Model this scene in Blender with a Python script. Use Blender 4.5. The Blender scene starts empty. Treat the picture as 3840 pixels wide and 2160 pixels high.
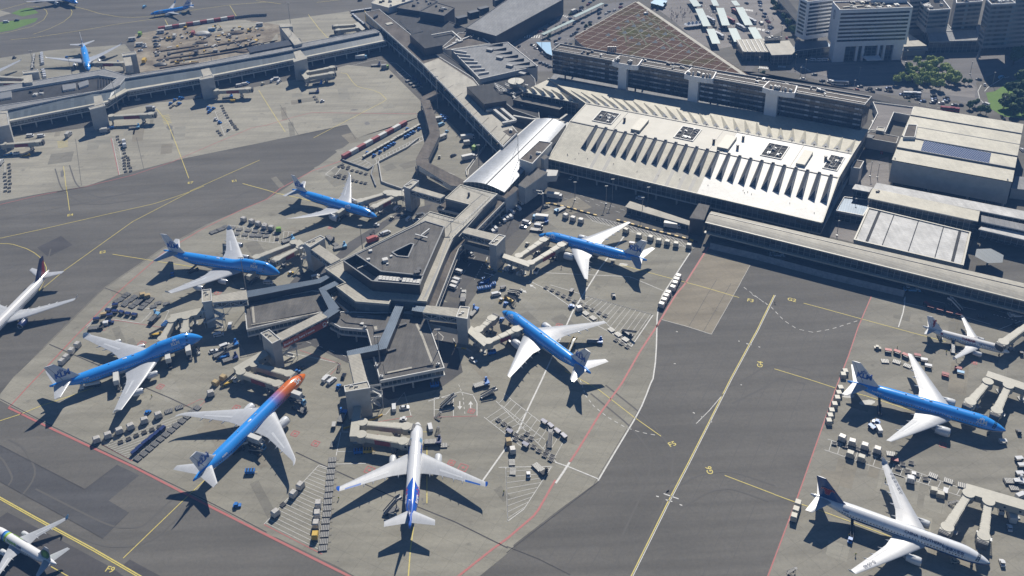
import bpy,math,random
from mathutils import Vector,Matrix
random.seed(7)
S=bpy.context.scene
COL=S.collection
R=math.radians
# ------------------------------------------------------------------ camera (solved from the parked airliners)
FPX,PITCH,ROLL,CAMH,CX,CY=3713.9055,0.4970776,-0.0404028,309.433,1809.963,577.302
cp_,sp_,cr_,sr_=math.cos(PITCH),math.sin(PITCH),math.cos(ROLL),math.sin(ROLL)
FW=Vector((0,cp_,-sp_));RT0=Vector((1,0,0));UP0=Vector((0,sp_,cp_))
RT=cr_*RT0+sr_*UP0;UP=-sr_*RT0+cr_*UP0
EYE=Vector((0,0,CAMH))
cd=bpy.data.cameras.new("camera");cam=bpy.data.objects.new("camera",cd);COL.objects.link(cam)
cd.sensor_width=36;cd.lens=36*FPX/3840
cd.shift_x=(1920-CX)/3840;cd.shift_y=(CY-1080)/3840
cd.clip_start=1;cd.clip_end=6000
cam.matrix_world=Matrix(((RT.x,UP.x,-FW.x,0),(RT.y,UP.y,-FW.y,0),(RT.z,UP.z,-FW.z,CAMH),(0,0,0,1)))
S.camera=cam
# ------------------------------------------------------------------ sky, sun, exposure
SUN_EL,SUN_AZ=R(42),R(73.5)  # azimuth counter-clockwise from +x
w=bpy.data.worlds.new("World");S.world=w;w.use_nodes=True
nt=w.node_tree;nt.nodes.clear()
sky=nt.nodes.new("ShaderNodeTexSky");sky.sky_type='NISHITA';sky.sun_disc=False
sky.sun_elevation=SUN_EL;sky.sun_rotation=R(90)-SUN_AZ
sky.air_density=1.0;sky.altitude=1500;sky.dust_density=0.0;sky.ozone_density=6.0
bg=nt.nodes.new("ShaderNodeBackground");bg.inputs[1].default_value=0.05
wo=nt.nodes.new("ShaderNodeOutputWorld")
nt.links.new(sky.outputs[0],bg.inputs[0]);nt.links.new(bg.outputs[0],wo.inputs[0])
sd=bpy.data.lights.new("sun",'SUN');sd.energy=5.0;sd.angle=R(0.53);sd.color=(1,0.935,0.83)
sun=bpy.data.objects.new("sun",sd);COL.objects.link(sun)
sv=Vector((math.cos(SUN_EL)*math.cos(SUN_AZ),math.cos(SUN_EL)*math.sin(SUN_AZ),math.sin(SUN_EL)))
sun.rotation_euler=sv.to_track_quat('Z','Y').to_euler();sun.location=(0,300,400)
S.view_settings.view_transform='Standard';S.view_settings.look='None'
S.view_settings.exposure=0.3;S.view_settings.gamma=1.0
S.cycles.max_bounces=5;S.cycles.diffuse_bounces=2;S.cycles.glossy_bounces=2;S.cycles.transmission_bounces=2
S.cycles.volume_bounces=0;S.cycles.transparent_max_bounces=6
# ------------------------------------------------------------------ where things stand: readings of the photo turned into metres on a plane of known height
K=2.0125
VIEW={'a':(0,0,K),'b':(960,0,K),'c':(1900,0,K),'d':(2840,0,K),
  'e':(0,700,K),'f':(960,700,K),'g':(1900,700,K),'h':(2840,700,K),
  'i':(0,1440,K),'j':(960,1440,K),'k':(1900,1440,K),'l':(2840,1440,K),
  'n':(1160,780,3.45),'s':(1160,1080,2.787),'w':(700,880,2.588),'x':(1500,600,2.898),
  't':(3080,0,5.5725),'D':(0,0,.67083),'F':(0,0,1)}
def W(v,x,y,z=0.0):
 ox,oy,s=VIEW[v];px=ox+x/s;py=oy+y/s
 d=FW*FPX+RT*(px-CX)-UP*(py-CY)
 return EYE+d*((z-CAMH)/d.z)
def P(v,pts,z=0.0):return[W(v,x,y,z)for x,y in pts]
def PM(pts,z=0.0):  # mixed views: 'v', x, y
 return[W(v,x,y,z)for v,x,y in pts]
# ------------------------------------------------------------------ mesh collector
class MB:
 def __init__(s):s.v=[];s.f=[];s.m=[]
 def face(s,pts,mi=0):
  n=len(s.v);s.v+=[tuple(p)for p in pts];s.f.append(list(range(n,n+len(pts))));s.m.append(mi)
 def prism(s,poly,z0,z1,mt=0,ms=None,bottom=False):
  ms=mt if ms is None else ms
  a=sum(poly[i][0]*poly[(i+1)%len(poly)][1]-poly[(i+1)%len(poly)][0]*poly[i][1]for i in range(len(poly)))
  if a<0:poly=poly[::-1]
  n=len(s.v);k=len(poly)
  s.v+=[(p[0],p[1],z0)for p in poly]+[(p[0],p[1],z1)for p in poly]
  for i in range(k):
   j=(i+1)%k;s.f.append([n+i,n+j,n+k+j,n+k+i]);s.m.append(ms)
  s.f.append([n+k+i for i in range(k)]);s.m.append(mt)
  if bottom:s.f.append([n+i for i in range(k)][::-1]);s.m.append(ms)
 def box(s,c,d,ang=0.0,mt=0,ms=None):
  """centre of the base, sizes, turn about z"""
  ca,sa=math.cos(ang),math.sin(ang);hx,hy=d[0]/2,d[1]/2
  poly=[(c[0]+x*ca-y*sa,c[1]+x*sa+y*ca)for x,y in((-hx,-hy),(hx,-hy),(hx,hy),(-hx,hy))]
  s.prism(poly,c[2],c[2]+d[2],mt,ms,True)
 def beam(s,p,q,wd,ht,mi=0,mt=None):
  """a box from p to q (middle of its base line), width wd, height ht above"""
  p=Vector(p);q=Vector(q);d=q-p;h=Vector((-d.y,d.x,0))
  h=h.normalized()*(wd/2)if h.length>1e-6 else Vector((wd/2,0,0));u=Vector((0,0,ht))
  if abs(d.x)+abs(d.y)<1e-6:u=Vector((0,ht,0))
  c=[p-h,p+h,q+h,q-h];n=len(s.v)
  s.v+=[tuple(x)for x in c]+[tuple(x+u)for x in c]
  for k,f in enumerate(([3,2,1,0],[4,5,6,7],[0,1,5,4],[1,2,6,5],[2,3,7,6],[3,0,4,7])):
   s.f.append([n+i for i in f][::-1]);s.m.append(mt if(mt is not None and k==1)else mi)
 def tube(s,p,q,r,r2=None,n=8,mi=0,caps=True):
  p=Vector(p);q=Vector(q);r2=r if r2 is None else r2
  d=(q-p).normalized();a=d.orthogonal().normalized();b=d.cross(a);k=len(s.v)
  for c,rr in((p,r),(q,r2)):
   for i in range(n):
    t=2*math.pi*i/n;s.v.append(tuple(c+(a*math.cos(t)+b*math.sin(t))*rr))
  for i in range(n):
   j=(i+1)%n;s.f.append([k+i,k+j,k+n+j,k+n+i]);s.m.append(mi)
  if caps:
   s.f.append([k+i for i in range(n)][::-1]);s.m.append(mi);s.f.append([k+n+i for i in range(n)]);s.m.append(mi)
 def loft(s,rings,mi=0,caps=True,closed=True):
  n=len(rings[0]);k=len(s.v)
  for r in rings:s.v+=[tuple(p)for p in r]
  for a in range(len(rings)-1):
   for i in range(n if closed else n-1):
    j=(i+1)%n;s.f.append([k+a*n+i,k+a*n+j,k+(a+1)*n+j,k+(a+1)*n+i]);s.m.append(mi)
  if caps and closed:
   s.f.append([k+i for i in range(n)][::-1]);s.m.append(mi)
   s.f.append([k+(len(rings)-1)*n+i for i in range(n)]);s.m.append(mi)
 def line(s,pts,wd,z,mi=0):
  """a painted strip of width wd along pts"""
  pts=[Vector((p[0],p[1]))for p in pts];L=[];Rr=[]
  for i,p in enumerate(pts):
   a=pts[max(i-1,0)];b=pts[min(i+1,len(pts)-1)];d=(b-a)
   if d.length<1e-6:d=Vector((1,0))
   h=Vector((-d.y,d.x)).normalized()*wd/2;L.append(p+h);Rr.append(p-h)
  for i in range(len(pts)-1):
   s.face([(Rr[i].x,Rr[i].y,z),(Rr[i+1].x,Rr[i+1].y,z),(L[i+1].x,L[i+1].y,z),(L[i].x,L[i].y,z)],mi)
 def dash(s,pts,wd,z,on,off,mi=0):
  pts=[Vector((p[0],p[1]))for p in pts];pos=0.0
  for a,b in zip(pts,pts[1:]):
   d=b-a;L=d.length;d=d/L;t=0.0
   while t<L:
    ph=(pos+t)%(on+off);left=min((on-ph)if ph<on else(on+off-ph),L-t)+1e-4
    if ph<on:s.line([a+d*t,a+d*min(t+left,L)],wd,z,mi)
    t+=left
   pos+=L
 def mesh(s,name,mats,smooth=False):
  me=bpy.data.meshes.new(name);me.from_pydata(s.v,[],s.f)
  for m in(mats if isinstance(mats,(list,tuple))else[mats]):me.materials.append(m)
  me.polygons.foreach_set('material_index',s.m)
  me.polygons.foreach_set('use_smooth',[smooth]*len(s.f));me.update()
  return me
def obj(name,mb,mats,parent=None,smooth=False,loc=None,rz=0.0):
 me=mb if isinstance(mb,bpy.types.Mesh)else mb.mesh(name,mats,smooth)
 o=bpy.data.objects.new(name,me);COL.objects.link(o)
 if parent is not None:o.parent=parent
 if loc is not None:o.location=loc
 if rz:o.rotation_euler=(0,0,rz)
 return o
def smooth_by_angle(me,ang=35):
 import bmesh
 bm=bmesh.new();bm.from_mesh(me);bm.normal_update();ca=R(ang)
 for f in bm.faces:f.smooth=True
 for e in bm.edges:
  e.smooth=len(e.link_faces)==2 and e.calc_face_angle(3)<ca
 bm.to_mesh(me);bm.free();return me
def tag(o,label=None,cat=None,group=None,kind=None):
 if label:o['label']=label
 if cat:o['category']=cat
 if group:o['group']=group
 if kind:o['kind']=kind
 return o
def thing(name,label,cat,loc=(0,0,0),rz=0.0,group=None):
 o=bpy.data.objects.new(name,None);COL.objects.link(o);o.location=loc;o.rotation_euler=(0,0,rz)
 o.empty_display_size=1
 return tag(o,label,cat,group)
def struct(name,mb,mats):return tag(obj(name,mb,mats),kind='structure')
KIDS={}
def kids(o):
 return[c for c in o.children]
def copy_tree(o,loc,rz=0.0,label=None,group=None,mats=None,kk=None):
 c=o.copy();COL.objects.link(c);c.location=loc;c.rotation_euler=(0,0,rz)
 if label:c['label']=label
 if group:c['group']=group
 def rec(src,dst,tree):
  for ch,sub in tree:
   d=ch.copy();COL.objects.link(d);d.parent=dst;rec(ch,d,sub)
   if mats and ch.name.split('.')[0]in mats:
    d.material_slots[0].link='OBJECT';d.material_slots[0].material=mats[ch.name.split('.')[0]]
 rec(o,c,kk)
 return c
def tree_of(o):return[(c,tree_of(c))for c in o.children]
# ------------------------------------------------------------------ materials
class G:
 def __init__(s,name):
  s.mat=bpy.data.materials.new(name);s.mat.use_nodes=True;s.t=s.mat.node_tree;s.n=s.t.nodes
  s.b=s.n['Principled BSDF'];s._c=None
 def lk(s,a,b):s.t.links.new(a,b)
 def put(s,sock,v):
  if hasattr(v,'is_linked')or isinstance(v,bpy.types.NodeSocket):s.lk(v,sock)
  else:sock.default_value=v
 def co(s):
  if s._c is None:s._c=s.n.new('ShaderNodeTexCoord').outputs['Object']
  return s._c
 def xyz(s):
  q=s.n.new('ShaderNodeSeparateXYZ');s.lk(s.co(),q.inputs[0]);return q.outputs[0],q.outputs[1],q.outputs[2]
 def m(s,op,a,b=0.0,c=None):
  q=s.n.new('ShaderNodeMath');q.operation=op;s.put(q.inputs[0],a);s.put(q.inputs[1],b)
  if c is not None:s.put(q.inputs[2],c)
  return q.outputs[0]
 def mp(s,scale=(1,1,1),rot=(0,0,0),loc=(0,0,0)):
  q=s.n.new('ShaderNodeMapping');s.lk(s.co(),q.inputs[0]);q.inputs['Scale'].default_value=scale
  q.inputs['Rotation'].default_value=rot;q.inputs['Location'].default_value=loc;return q.outputs[0]
 def noise(s,scale,detail=4,rough=.6,vec=None,dist=0.0):
  q=s.n.new('ShaderNodeTexNoise');s.lk(vec if vec is not None else s.co(),q.inputs['Vector'])
  q.inputs['Scale'].default_value=scale;q.inputs['Detail'].default_value=detail;q.inputs['Roughness'].default_value=rough
  q.inputs['Distortion'].default_value=dist
  return q.outputs['Fac']
 def ramp(s,f,stops):
  q=s.n.new('ShaderNodeValToRGB');s.put(q.inputs[0],f);e=q.color_ramp.elements
  while len(e)<len(stops):e.new(.5)
  for i,(p,c)in enumerate(stops):
   e[i].position=p;e[i].color=(c,c,c,1)if isinstance(c,(int,float))else(*c,1)
  return q.outputs[0]
 def mix(s,f,a,b,mode='MIX'):
  q=s.n.new('ShaderNodeMix');q.data_type='RGBA';q.blend_type=mode
  s.put(q.inputs[0],f)
  for i,v in((6,a),(7,b)):
   if isinstance(v,(tuple,list)):v=(*v[:3],1)
   s.put(q.inputs[i],v)
  return q.outputs[2]
 def out(s,col,rough=.6,metal=0.0,spec=None,coat=0.0,bump=None,bs=.3,bd=.1):
  if isinstance(col,(tuple,list)):col=(*col[:3],1)
  s.put(s.b.inputs['Base Color'],col);s.put(s.b.inputs['Roughness'],rough);s.put(s.b.inputs['Metallic'],metal)
  if spec is not None:s.b.inputs['Specular IOR Level'].default_value=spec
  s.b.inputs['Coat Weight'].default_value=coat;s.b.inputs['Coat Roughness'].default_value=.08
  if bump is not None:
   q=s.n.new('ShaderNodeBump');q.inputs['Strength'].default_value=bs;q.inputs['Distance'].default_value=bd
   s.lk(bump,q.inputs['Height']);s.lk(q.outputs[0],s.b.inputs['Normal'])
  return s.mat
def vary(g,col,amt=.25,scale=.15,vec=None):
 f=g.noise(scale,5,.62,vec)
 r=g.ramp(f,[(.3,1-amt),(.7,1+amt)])
 return g.mix(1.0,col,r,'MULTIPLY')
def paint(name,col,rough=.45,amt=.1,scale=.8,metal=0.0,coat=0.0,spec=None):
 g=G(name);return g.out(vary(g,col,amt,scale),rough,metal,spec,coat)
M={}
def asphalt(name,base,streak_rot=0.0):
 g=G(name)
 big=g.ramp(g.noise(.012,4),[(.3,.86),(.7,1.14)])
 st=g.ramp(g.noise(1.0,5,.6,g.mp((.006,.12,1),(0,0,streak_rot))),[(.3,.78),(.7,1.16)])
 fine=g.ramp(g.noise(.8,7,.8),[(.25,.83),(.75,1.18)])
 crack=g.ramp(g.noise(.06,8,.7,None,1.5),[(.485,1),(.5,.82),(.515,1)])
 c=g.mix(1,base,big,'MULTIPLY');c=g.mix(1,c,st,'MULTIPLY');c=g.mix(1,c,fine,'MULTIPLY');c=g.mix(.6,c,crack,'MULTIPLY')
 return g.out(c,.85,0,.25)
def concrete(name,base,rot=0.0,sl=7.5,stain=True):
 g=G(name)
 b=g.n.new('ShaderNodeTexBrick');g.lk(g.mp((1,1,1),(0,0,rot)),b.inputs['Vector'])
 b.offset=0;b.inputs['Scale'].default_value=1.0;b.inputs['Brick Width'].default_value=sl;b.inputs['Row Height'].default_value=sl
 b.inputs['Mortar Size'].default_value=.09;b.inputs['Mortar Smooth'].default_value=.2;b.inputs['Bias'].default_value=0
 b.inputs['Color1'].default_value=(.975,.975,.975,1);b.inputs['Color2'].default_value=(1.025,1.025,1.025,1);b.inputs['Mortar'].default_value=(.80,.80,.80,1)
 big=g.ramp(g.noise(.018,5),[(.3,.84),(.7,1.12)])
 fine=g.ramp(g.noise(.7,7,.8),[(.25,.84),(.75,1.13)])
 st=g.ramp(g.noise(1.0,5,.6,g.mp((.02,.16,1),(0,0,rot+.25))),[(.35,.78),(.62,1.07)])
 spot=g.ramp(g.noise(.13,4,.55),[(.27,.6),(.36,1)])
 c=g.mix(1,base,b.outputs['Color'],'MULTIPLY');c=g.mix(1,c,big,'MULTIPLY');c=g.mix(1,c,fine,'MULTIPLY');c=g.mix(.8,c,st,'MULTIPLY')
 if stain:c=g.mix(.7,c,spot,'MULTIPLY')
 return g.out(c,.85,0,.25)
M['asphalt']=asphalt('asphalt',(.128,.122,.11),R(-60))
M['asphalt_dark']=asphalt('asphalt dark patch',(.08,.076,.076),R(-30))
M['road']=asphalt('service road asphalt',(.10,.097,.095),R(45))
M['concrete']=concrete('apron concrete',(.275,.262,.216),R(30))
M['concrete_e']=concrete('pale apron concrete',(.325,.308,.255),R(12))
M['concrete_r']=concrete('side apron concrete',(.25,.238,.20),R(-28))
M['paving']=concrete('paving',(.24,.225,.215),R(-14),3.0)
def wornpaint(name,col,k=.35):
 g=G(name);f=g.ramp(g.noise(.9,5,.7),[(.33,0.0),(.55,1.0)])
 c=g.mix(g.m('MULTIPLY',g.m('SUBTRACT',1.0,f),k),col,(.2,.195,.18));return g.out(c,.7)
M['l_white']=wornpaint('white line paint',(.62,.62,.6));M['l_yellow']=wornpaint('yellow line paint',(.62,.52,.13),.35)
M['l_red']=wornpaint('red line paint',(.42,.12,.11),.5)
g=G('tyre rubber smear');M['smear']=g.out((.05,.05,.052),.8)
g=G('grass');M['grass']=g.out(g.mix(g.ramp(g.noise(.25,6,.7),[(.3,0.0),(.7,1.0)]),(.085,.17,.025),(.12,.21,.04)),.9)
g=G('sandy soil');M['sand']=g.out(g.mix(g.ramp(g.noise(.07,7,.7),[(.35,0.0),(.65,1.0)]),(.16,.135,.105),(.35,.31,.245)),.95,0,.1,0,g.noise(.5,6),.8,.5)
def roofing(name,col,rot,pitch=1.1,amt=.2,rough=.8,metal=0.0,line=.8,bs=.25):
 """sheets or felt strips laid side by side"""
 g=G(name);v=g.mp((1,1,1),(0,0,rot));q=g.n.new('ShaderNodeSeparateXYZ');g.lk(v,q.inputs[0])
 fr=g.m('FRACT',g.m('DIVIDE',q.outputs[0],pitch));seam=g.m('LESS_THAN',fr,.1)
 c=vary(g,col,amt,.09);c=g.mix(1,c,g.ramp(g.noise(1.0,5,.6,g.mp((.35,.03,1),(0,0,rot))),[(.3,1-amt*.7),(.7,1+amt*.7)]),'MULTIPLY')
 c=g.mix(g.m('MULTIPLY',seam,1-line),c,(0,0,0))
 c=g.mix(.6,c,g.ramp(g.noise(.55,6,.7),[(.3,.75),(.6,1.05)]),'MULTIPLY')
 return g.out(c,rough,metal,.2,0,g.m('PINGPONG',fr,.5),bs,.12)
M['roof_dark']=roofing('dark felt roof',(.135,.13,.122),R(14),1.2,.25)
M['roof_black']=roofing('black roof felt',(.05,.052,.055),R(-40),2.0,.25)
M['roof_beige']=roofing('beige roof sheets',(.40,.38,.325),R(-50),1.6,.15,.6)
M['roof_brown']=roofing('brown gravel roof',(.125,.11,.095),R(-45),3.0,.3)
M['roof_grey']=roofing('grey flat roof',(.26,.265,.27),R(20),2.4,.15)
M['roof_metal']=roofing('standing seam metal roof',(.53,.505,.42),R(-14),1.0,.12,.55,0,.85,.3)
M['roof_alu']=roofing('aluminium curved roof',(.36,.38,.41),R(-52),3.0,.08,.5,.3,.9,.06)
M['roof_blue']=roofing('blue grey zinc cladding',(.10,.13,.17),R(14),.9,.12,.45,.3,.7)
M['white_wall']=paint('white panel',(.55,.55,.53),.5,.08,.3)
M['pale_wall']=paint('pale concrete panel',(.40,.40,.385),.6,.12,.3)
M['grey_wall']=paint('grey cladding',(.20,.21,.22),.55,.1,.3)
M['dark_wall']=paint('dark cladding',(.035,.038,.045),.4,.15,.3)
M['cream']=paint('cream panel',(.40,.385,.325),.5,.1,.5)
M['steel']=paint('galvanised steel',(.30,.31,.32),.45,.15,1.5,.5)
M['black']=paint('black rubber',(.018,.018,.02),.7,.2,2)
M['darkmetal']=paint('dark grey metal',(.07,.072,.078),.5,.3,2,.3)
M['yellow']=paint('yellow paint',(.55,.36,.04),.5,.15,2)
M['red']=paint('red paint',(.33,.035,.035),.5,.2,1)
M['brick_red']=paint('dark red paint',(.26,.045,.05),.55,.2,1)
M['orange_banner']=paint('orange red banner',(.38,.075,.04),.5,.1,1)
M['blue']=paint('blue vehicle paint',(.02,.16,.50),.35,.12,2)
M['navy']=paint('navy paint',(.015,.03,.12),.35,.1,2)
M['lblue']=paint('light blue paint',(.16,.38,.60),.4,.15,2)
M['carwhite']=paint('white car paint',(.66,.67,.68),.25,.05,2,0,.6)
M['carblack']=paint('black car paint',(.012,.013,.017),.2,.05,2,0,.8)
M['cargrey']=paint('grey car paint',(.16,.17,.18),.25,.05,2,.3,.6)
M['carblue']=paint('blue car paint',(.03,.07,.2),.25,.05,2,.2,.6)
M['carred']=paint('red car paint',(.25,.02,.02),.25,.05,2,0,.6)
M['green']=paint('green paint',(.20,.36,.06),.45,.1,2)
M['wood']=paint('plywood',(.40,.30,.15),.7,.2,1)
M['shrink']=paint('shrink wrapped cargo',(.46,.445,.42),.4,.3,1.2)
M['glass']=G('dark window glass').out((.015,.022,.03),.08,0,.6)
def glazing(name,col,rot,px=1.8,pz=2.0,frame=(.28,.30,.31),fw=.09,rough=.12,amt=.5):
 """glass wall with mullions: rot turns the wall's run onto x"""
 g=G(name);v=g.mp((1,1,1),(0,0,rot));q=g.n.new('ShaderNodeSeparateXYZ');g.lk(v,q.inputs[0])
 fx=g.m('FRACT',g.m('DIVIDE',q.outputs[0],px));fz=g.m('FRACT',g.m('DIVIDE',q.outputs[2],pz))
 bars=g.m('MAXIMUM',g.m('LESS_THAN',fx,fw),g.m('LESS_THAN',fz,fw*.8))
 cell=g.n.new('ShaderNodeTexWhiteNoise');cell.noise_dimensions='3D'
 cv=g.n.new('ShaderNodeCombineXYZ');g.lk(g.m('FLOOR',g.m('DIVIDE',q.outputs[0],px)),cv.inputs[0]);g.lk(g.m('FLOOR',g.m('DIVIDE',q.outputs[2],pz)),cv.inputs[2]);g.lk(cv.outputs[0],cell.inputs[0])
 c=g.mix(1,col,g.ramp(cell.outputs[0],[(0,1-amt),(.8,1+amt*.4),(1,1+amt*2)]),'MULTIPLY')
 c=g.mix(bars,c,frame)
 return g.out(c,g.m('ADD',g.m('MULTIPLY',bars,.4),rough),0,.6)
M['glaz_f']=glazing('pier glazing',(.05,.065,.075),R(-14),2.0,2.4)
M['glaz_e']=glazing('long pier glazing',(.10,.115,.115),R(-12),2.2,3.0,(.33,.35,.36))
M['glaz_t']=glazing('terminal glazing',(.035,.045,.055),R(26),3.0,2.5,(.16,.18,.19))
M['glaz_o']=glazing('office glazing',(.02,.026,.034),R(26),1.5,3.0,(.02,.024,.03))
M['glaz_drum']=glazing('blue grey glass panels',(.14,.165,.18),R(-14),2.4,5.5,(.10,.13,.15),.05,.3,.12)

TEXTS={}
def text_mesh(body,size,m,bold=.035,ext=.02):
 k=(body,size,m.name,bold)
 if k not in TEXTS:
  c=bpy.data.curves.new('lettering','FONT');c.body=body;c.size=size;c.offset=bold*size;c.align_x='CENTER';c.align_y='CENTER';c.extrude=ext;c.resolution_u=2
  o=bpy.data.objects.new('lettering',c);COL.objects.link(o);dg=bpy.context.evaluated_depsgraph_get();dg.update()
  me=bpy.data.meshes.new_from_object(o.evaluated_get(dg));bpy.data.objects.remove(o);bpy.data.curves.remove(c)
  me.materials.clear();me.materials.append(m);TEXTS[k]=me
 return TEXTS[k]
def text(body,size,m,parent,loc,rot,name='lettering',bold=.035,ext=.02):
 o=bpy.data.objects.new(name,text_mesh(body,size,m,bold,ext));COL.objects.link(o);o.parent=parent;o.matrix_local=Matrix.Translation(loc)@rot.to_4x4();return o
# ================================================================== ground, aprons, roads, paint
mb=MB();mb.face([(-1600,-300,0),(1600,-300,0),(1600,2600,0),(-1600,2600,0)])
struct('ground_asphalt',mb,M['asphalt'])
def sheet(name,pts,z,m):
 mb=MB();pts=[(p[0],p[1],z)for p in pts]
 a=sum(pts[i][0]*pts[(i+1)%len(pts)][1]-pts[(i+1)%len(pts)][0]*pts[i][1]for i in range(len(pts)))
 mb.face(pts if a>0 else pts[::-1]);return struct(name,mb,m)
Z1,Z2,Z3=.02,.04,.06
sheet('pier_apron',PM([('b',750,1045),('b',480,1245),('b',180,1449),('e',2013,95),('e',1560,285),('e',1230,460),('e',780,765),('e',370,1170),('e',100,1440),
 ('i',-120,230),('i',0,125),('i',400,335),('i',985,615),('i',1620,925),('i',2013,1135),('j',160,1160),('j',640,1390),('j',900,1540),('j',1540,1570),('j',1945,1240),
 ('k',50,1215),('k',400,945),('k',690,735),('k',860,440),('k',970,260),('k',1050,80),('k',1085,0),('g',1105,1449),('g',1125,1250),('g',1132,1000),('g',1145,900),('g',1200,780),('g',1390,490),('g',1430,450),
 ('g',1300,410),('g',600,240),('g',330,190),('g',280,260),('x',1560,620),('x',1160,1100),('x',830,1449),('f',1560,960),('f',1300,760),('f',1270,100),('b',1570,1390),('b',1650,1170),('b',1540,1000),('b',1400,860),('b',1270,870)]),Z1,M['concrete'])
sheet('pier_apron_north',PM([('a',-60,1030),('a',390,1000),('a',680,960),('a',900,840),('a',1180,775),('a',1450,750),('a',2013,640),('b',300,600),('b',690,490),('b',1000,520),('b',1240,760),('b',1270,870),('b',1100,940),('b',750,1045),
 ('b',685,940),('b',330,1015),('b',0,1085),('a',1390,1195),('a',900,1320),('e',640,0),('e',350,45),('e',-120,130)]),Z1,M['concrete_e'])
sheet('stand_apron_far',PM([('a',-80,450),('a',370,380),('a',945,335),('a',1010,420),('a',1010,520),('a',0,640),('a',-80,640)]),Z1,M['concrete'])
sheet('stand_apron_behind_pier',PM([('b',60,170),('b',440,120),('b',700,85),('b',770,170),('b',830,235),('b',280,340)]),Z1,M['concrete_e'])
sheet('side_apron',PM([('h',862,825),('h',1100,872),('h',1800,1060),('h',2200,1170),('l',2300,1600),('l',30,1600),('l',75,1449),('l',300,850),('l',600,0),('h',690,1270),('h',760,1060)]),Z1,M['concrete_r'])
sheet('stand_patch',PM([('g',1505,490),('g',1840,590),('g',1690,860),('g',1545,1112),('g',1155,1000),('g',1220,900)]),Z2,concrete('tan concrete',(.27,.24,.185),R(-25),9.0))
sheet('sandy_ground',PM([('a',1020,260),('a',1200,225),('a',1480,185),('a',1850,150),('b',0,160),('b',175,190),('b',190,300),('a',2013,440),('a',1040,545),('a',1010,400)]),Z2,M['sand'])
for nm,pts in(('works_concrete',[('a',1560,165),('a',1850,150),('a',2013,200),('a',1560,255),('a',1450,240)]),('works_concrete_strip',[('a',1350,440),('a',2013,350),('b',160,250),('b',170,300),('a',1380,480)])):
 sheet(nm,PM(pts),Z3,M['concrete_e'])
for i,(pts,m)in enumerate(([[('a',85,100),('a',150,72),('a',205,60),('a',250,62),('a',290,98),('a',170,125)],'grass'],[[('a',-40,172),('a',150,150),('a',288,135),('a',265,165),('a',100,225),('a',-40,250)],'grass'])):
 sheet('grass_island',PM(pts),Z2,M[m])
sheet('pale_taxiway_shoulder',PM([('a',-60,90),('a',0,78),('a',85,100),('a',-60,145)]),Z1,M['concrete_e'])
sheet('asphalt_patch',PM([('i',-60,440),('i',0,465),('i',640,795),('i',885,610),('i',1050,690),('i',820,880),('i',970,970),('i',775,1165),('i',0,735),('i',-60,700)]),Z1,asphalt('patched asphalt',(.088,.087,.088),R(-30)))
sheet('dark_asphalt_strip',PM([('i',-60,1050),('i',55,968),('i',480,1190),('i',850,1390),('i',1000,1500),('i',-60,1560)]),Z1,M['asphalt_dark'])
sheet('asphalt_patch_small',PM([('e',280,460),('e',460,372),('e',548,440),('e',365,530)]),Z1,M['asphalt_dark'])
sheet('asphalt_corner_patch',PM([('i',930,1365),('i',980,1325),('i',1210,1449),('i',1150,1500)]),Z1,M['asphalt_dark'])
sheet('pier_service_road',PM([('x',640,1000),('x',800,800),('x',1330,400),('x',1560,330),('x',1620,500),('x',1230,800),('x',940,1100),('x',620,1500),('x',540,1480),('x',480,1300)]),Z2,M['road'])
sheet('ring_service_road',PM([('f',1390,870),('f',1580,880),('f',1560,1000),('f',1520,1200),('f',1560,1400),('j',1380,40),('j',1000,120),('j',930,80),('f',900,1300),('f',690,1330),('f',420,1200),('f',180,1270),('f',0,1000),('f',320,660),('f',640,560),('f',900,1000)]),Z2,M['road'])
sheet('west_service_road',PM([('f',660,540),('f',1050,250),('f',1290,200),('f',1330,130),('f',1060,200),('f',700,420),('f',560,560)]),Z2,M['road'])
sheet('city_road',PM([('d',-200,740),('d',0,480),('d',300,560),('d',800,700),('d',1500,760),('d',2100,930),('d',2100,860),('d',1680,760),('d',1650,620),('d',2100,400),('d',2100,300),('d',1100,420),('d',0,330)]),Z1,asphalt('city asphalt',(.16,.155,.155),R(20)))
sheet('forecourt_paving',PM([('d',100,480),('d',560,470),('d',1100,470),('d',1520,560),('d',1650,660),('d',1640,740),('d',1200,690),('d',850,640),('d',450,560)]),Z2,M['paving'])
sheet('plaza_paving',PM([('c',1080,30),('c',1350,20),('c',1400,160),('c',1500,330),('c',1580,370),('c',1450,330),('c',1250,150)]),Z2,M['paving'])
sheet('bus_station_paving',PM([('c',1080,10),('c',1390,-30),('c',2060,-40),('d',250,200),('d',60,300),('c',1600,370),('c',1500,330),('c',1290,160)]),Z1,M['paving']);sheet('drop_off_road',PM([('c',980,0),('c',800,20),('c',500,90),('c',250,180),('c',0,300),('c',30,420),('c',200,540),('c',340,540),('c',340,400),('c',520,290),('c',700,160)]),Z1,asphalt('drop off asphalt',(.17,.165,.165),R(30)))
sheet('terminal_ramp_paving',PM([('d',700,1280),('d',990,1180),('h',1000,90),('h',830,170),('h',760,430),('h',540,375),('h',600,110)]),Z2,M['paving'])
sheet('grass_verge',PM([('d',1725,700),('d',1790,690),('d',1900,620),('d',2100,560),('d',2100,900),('d',1860,880),('d',1760,820)]),Z3,M['grass'])
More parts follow.
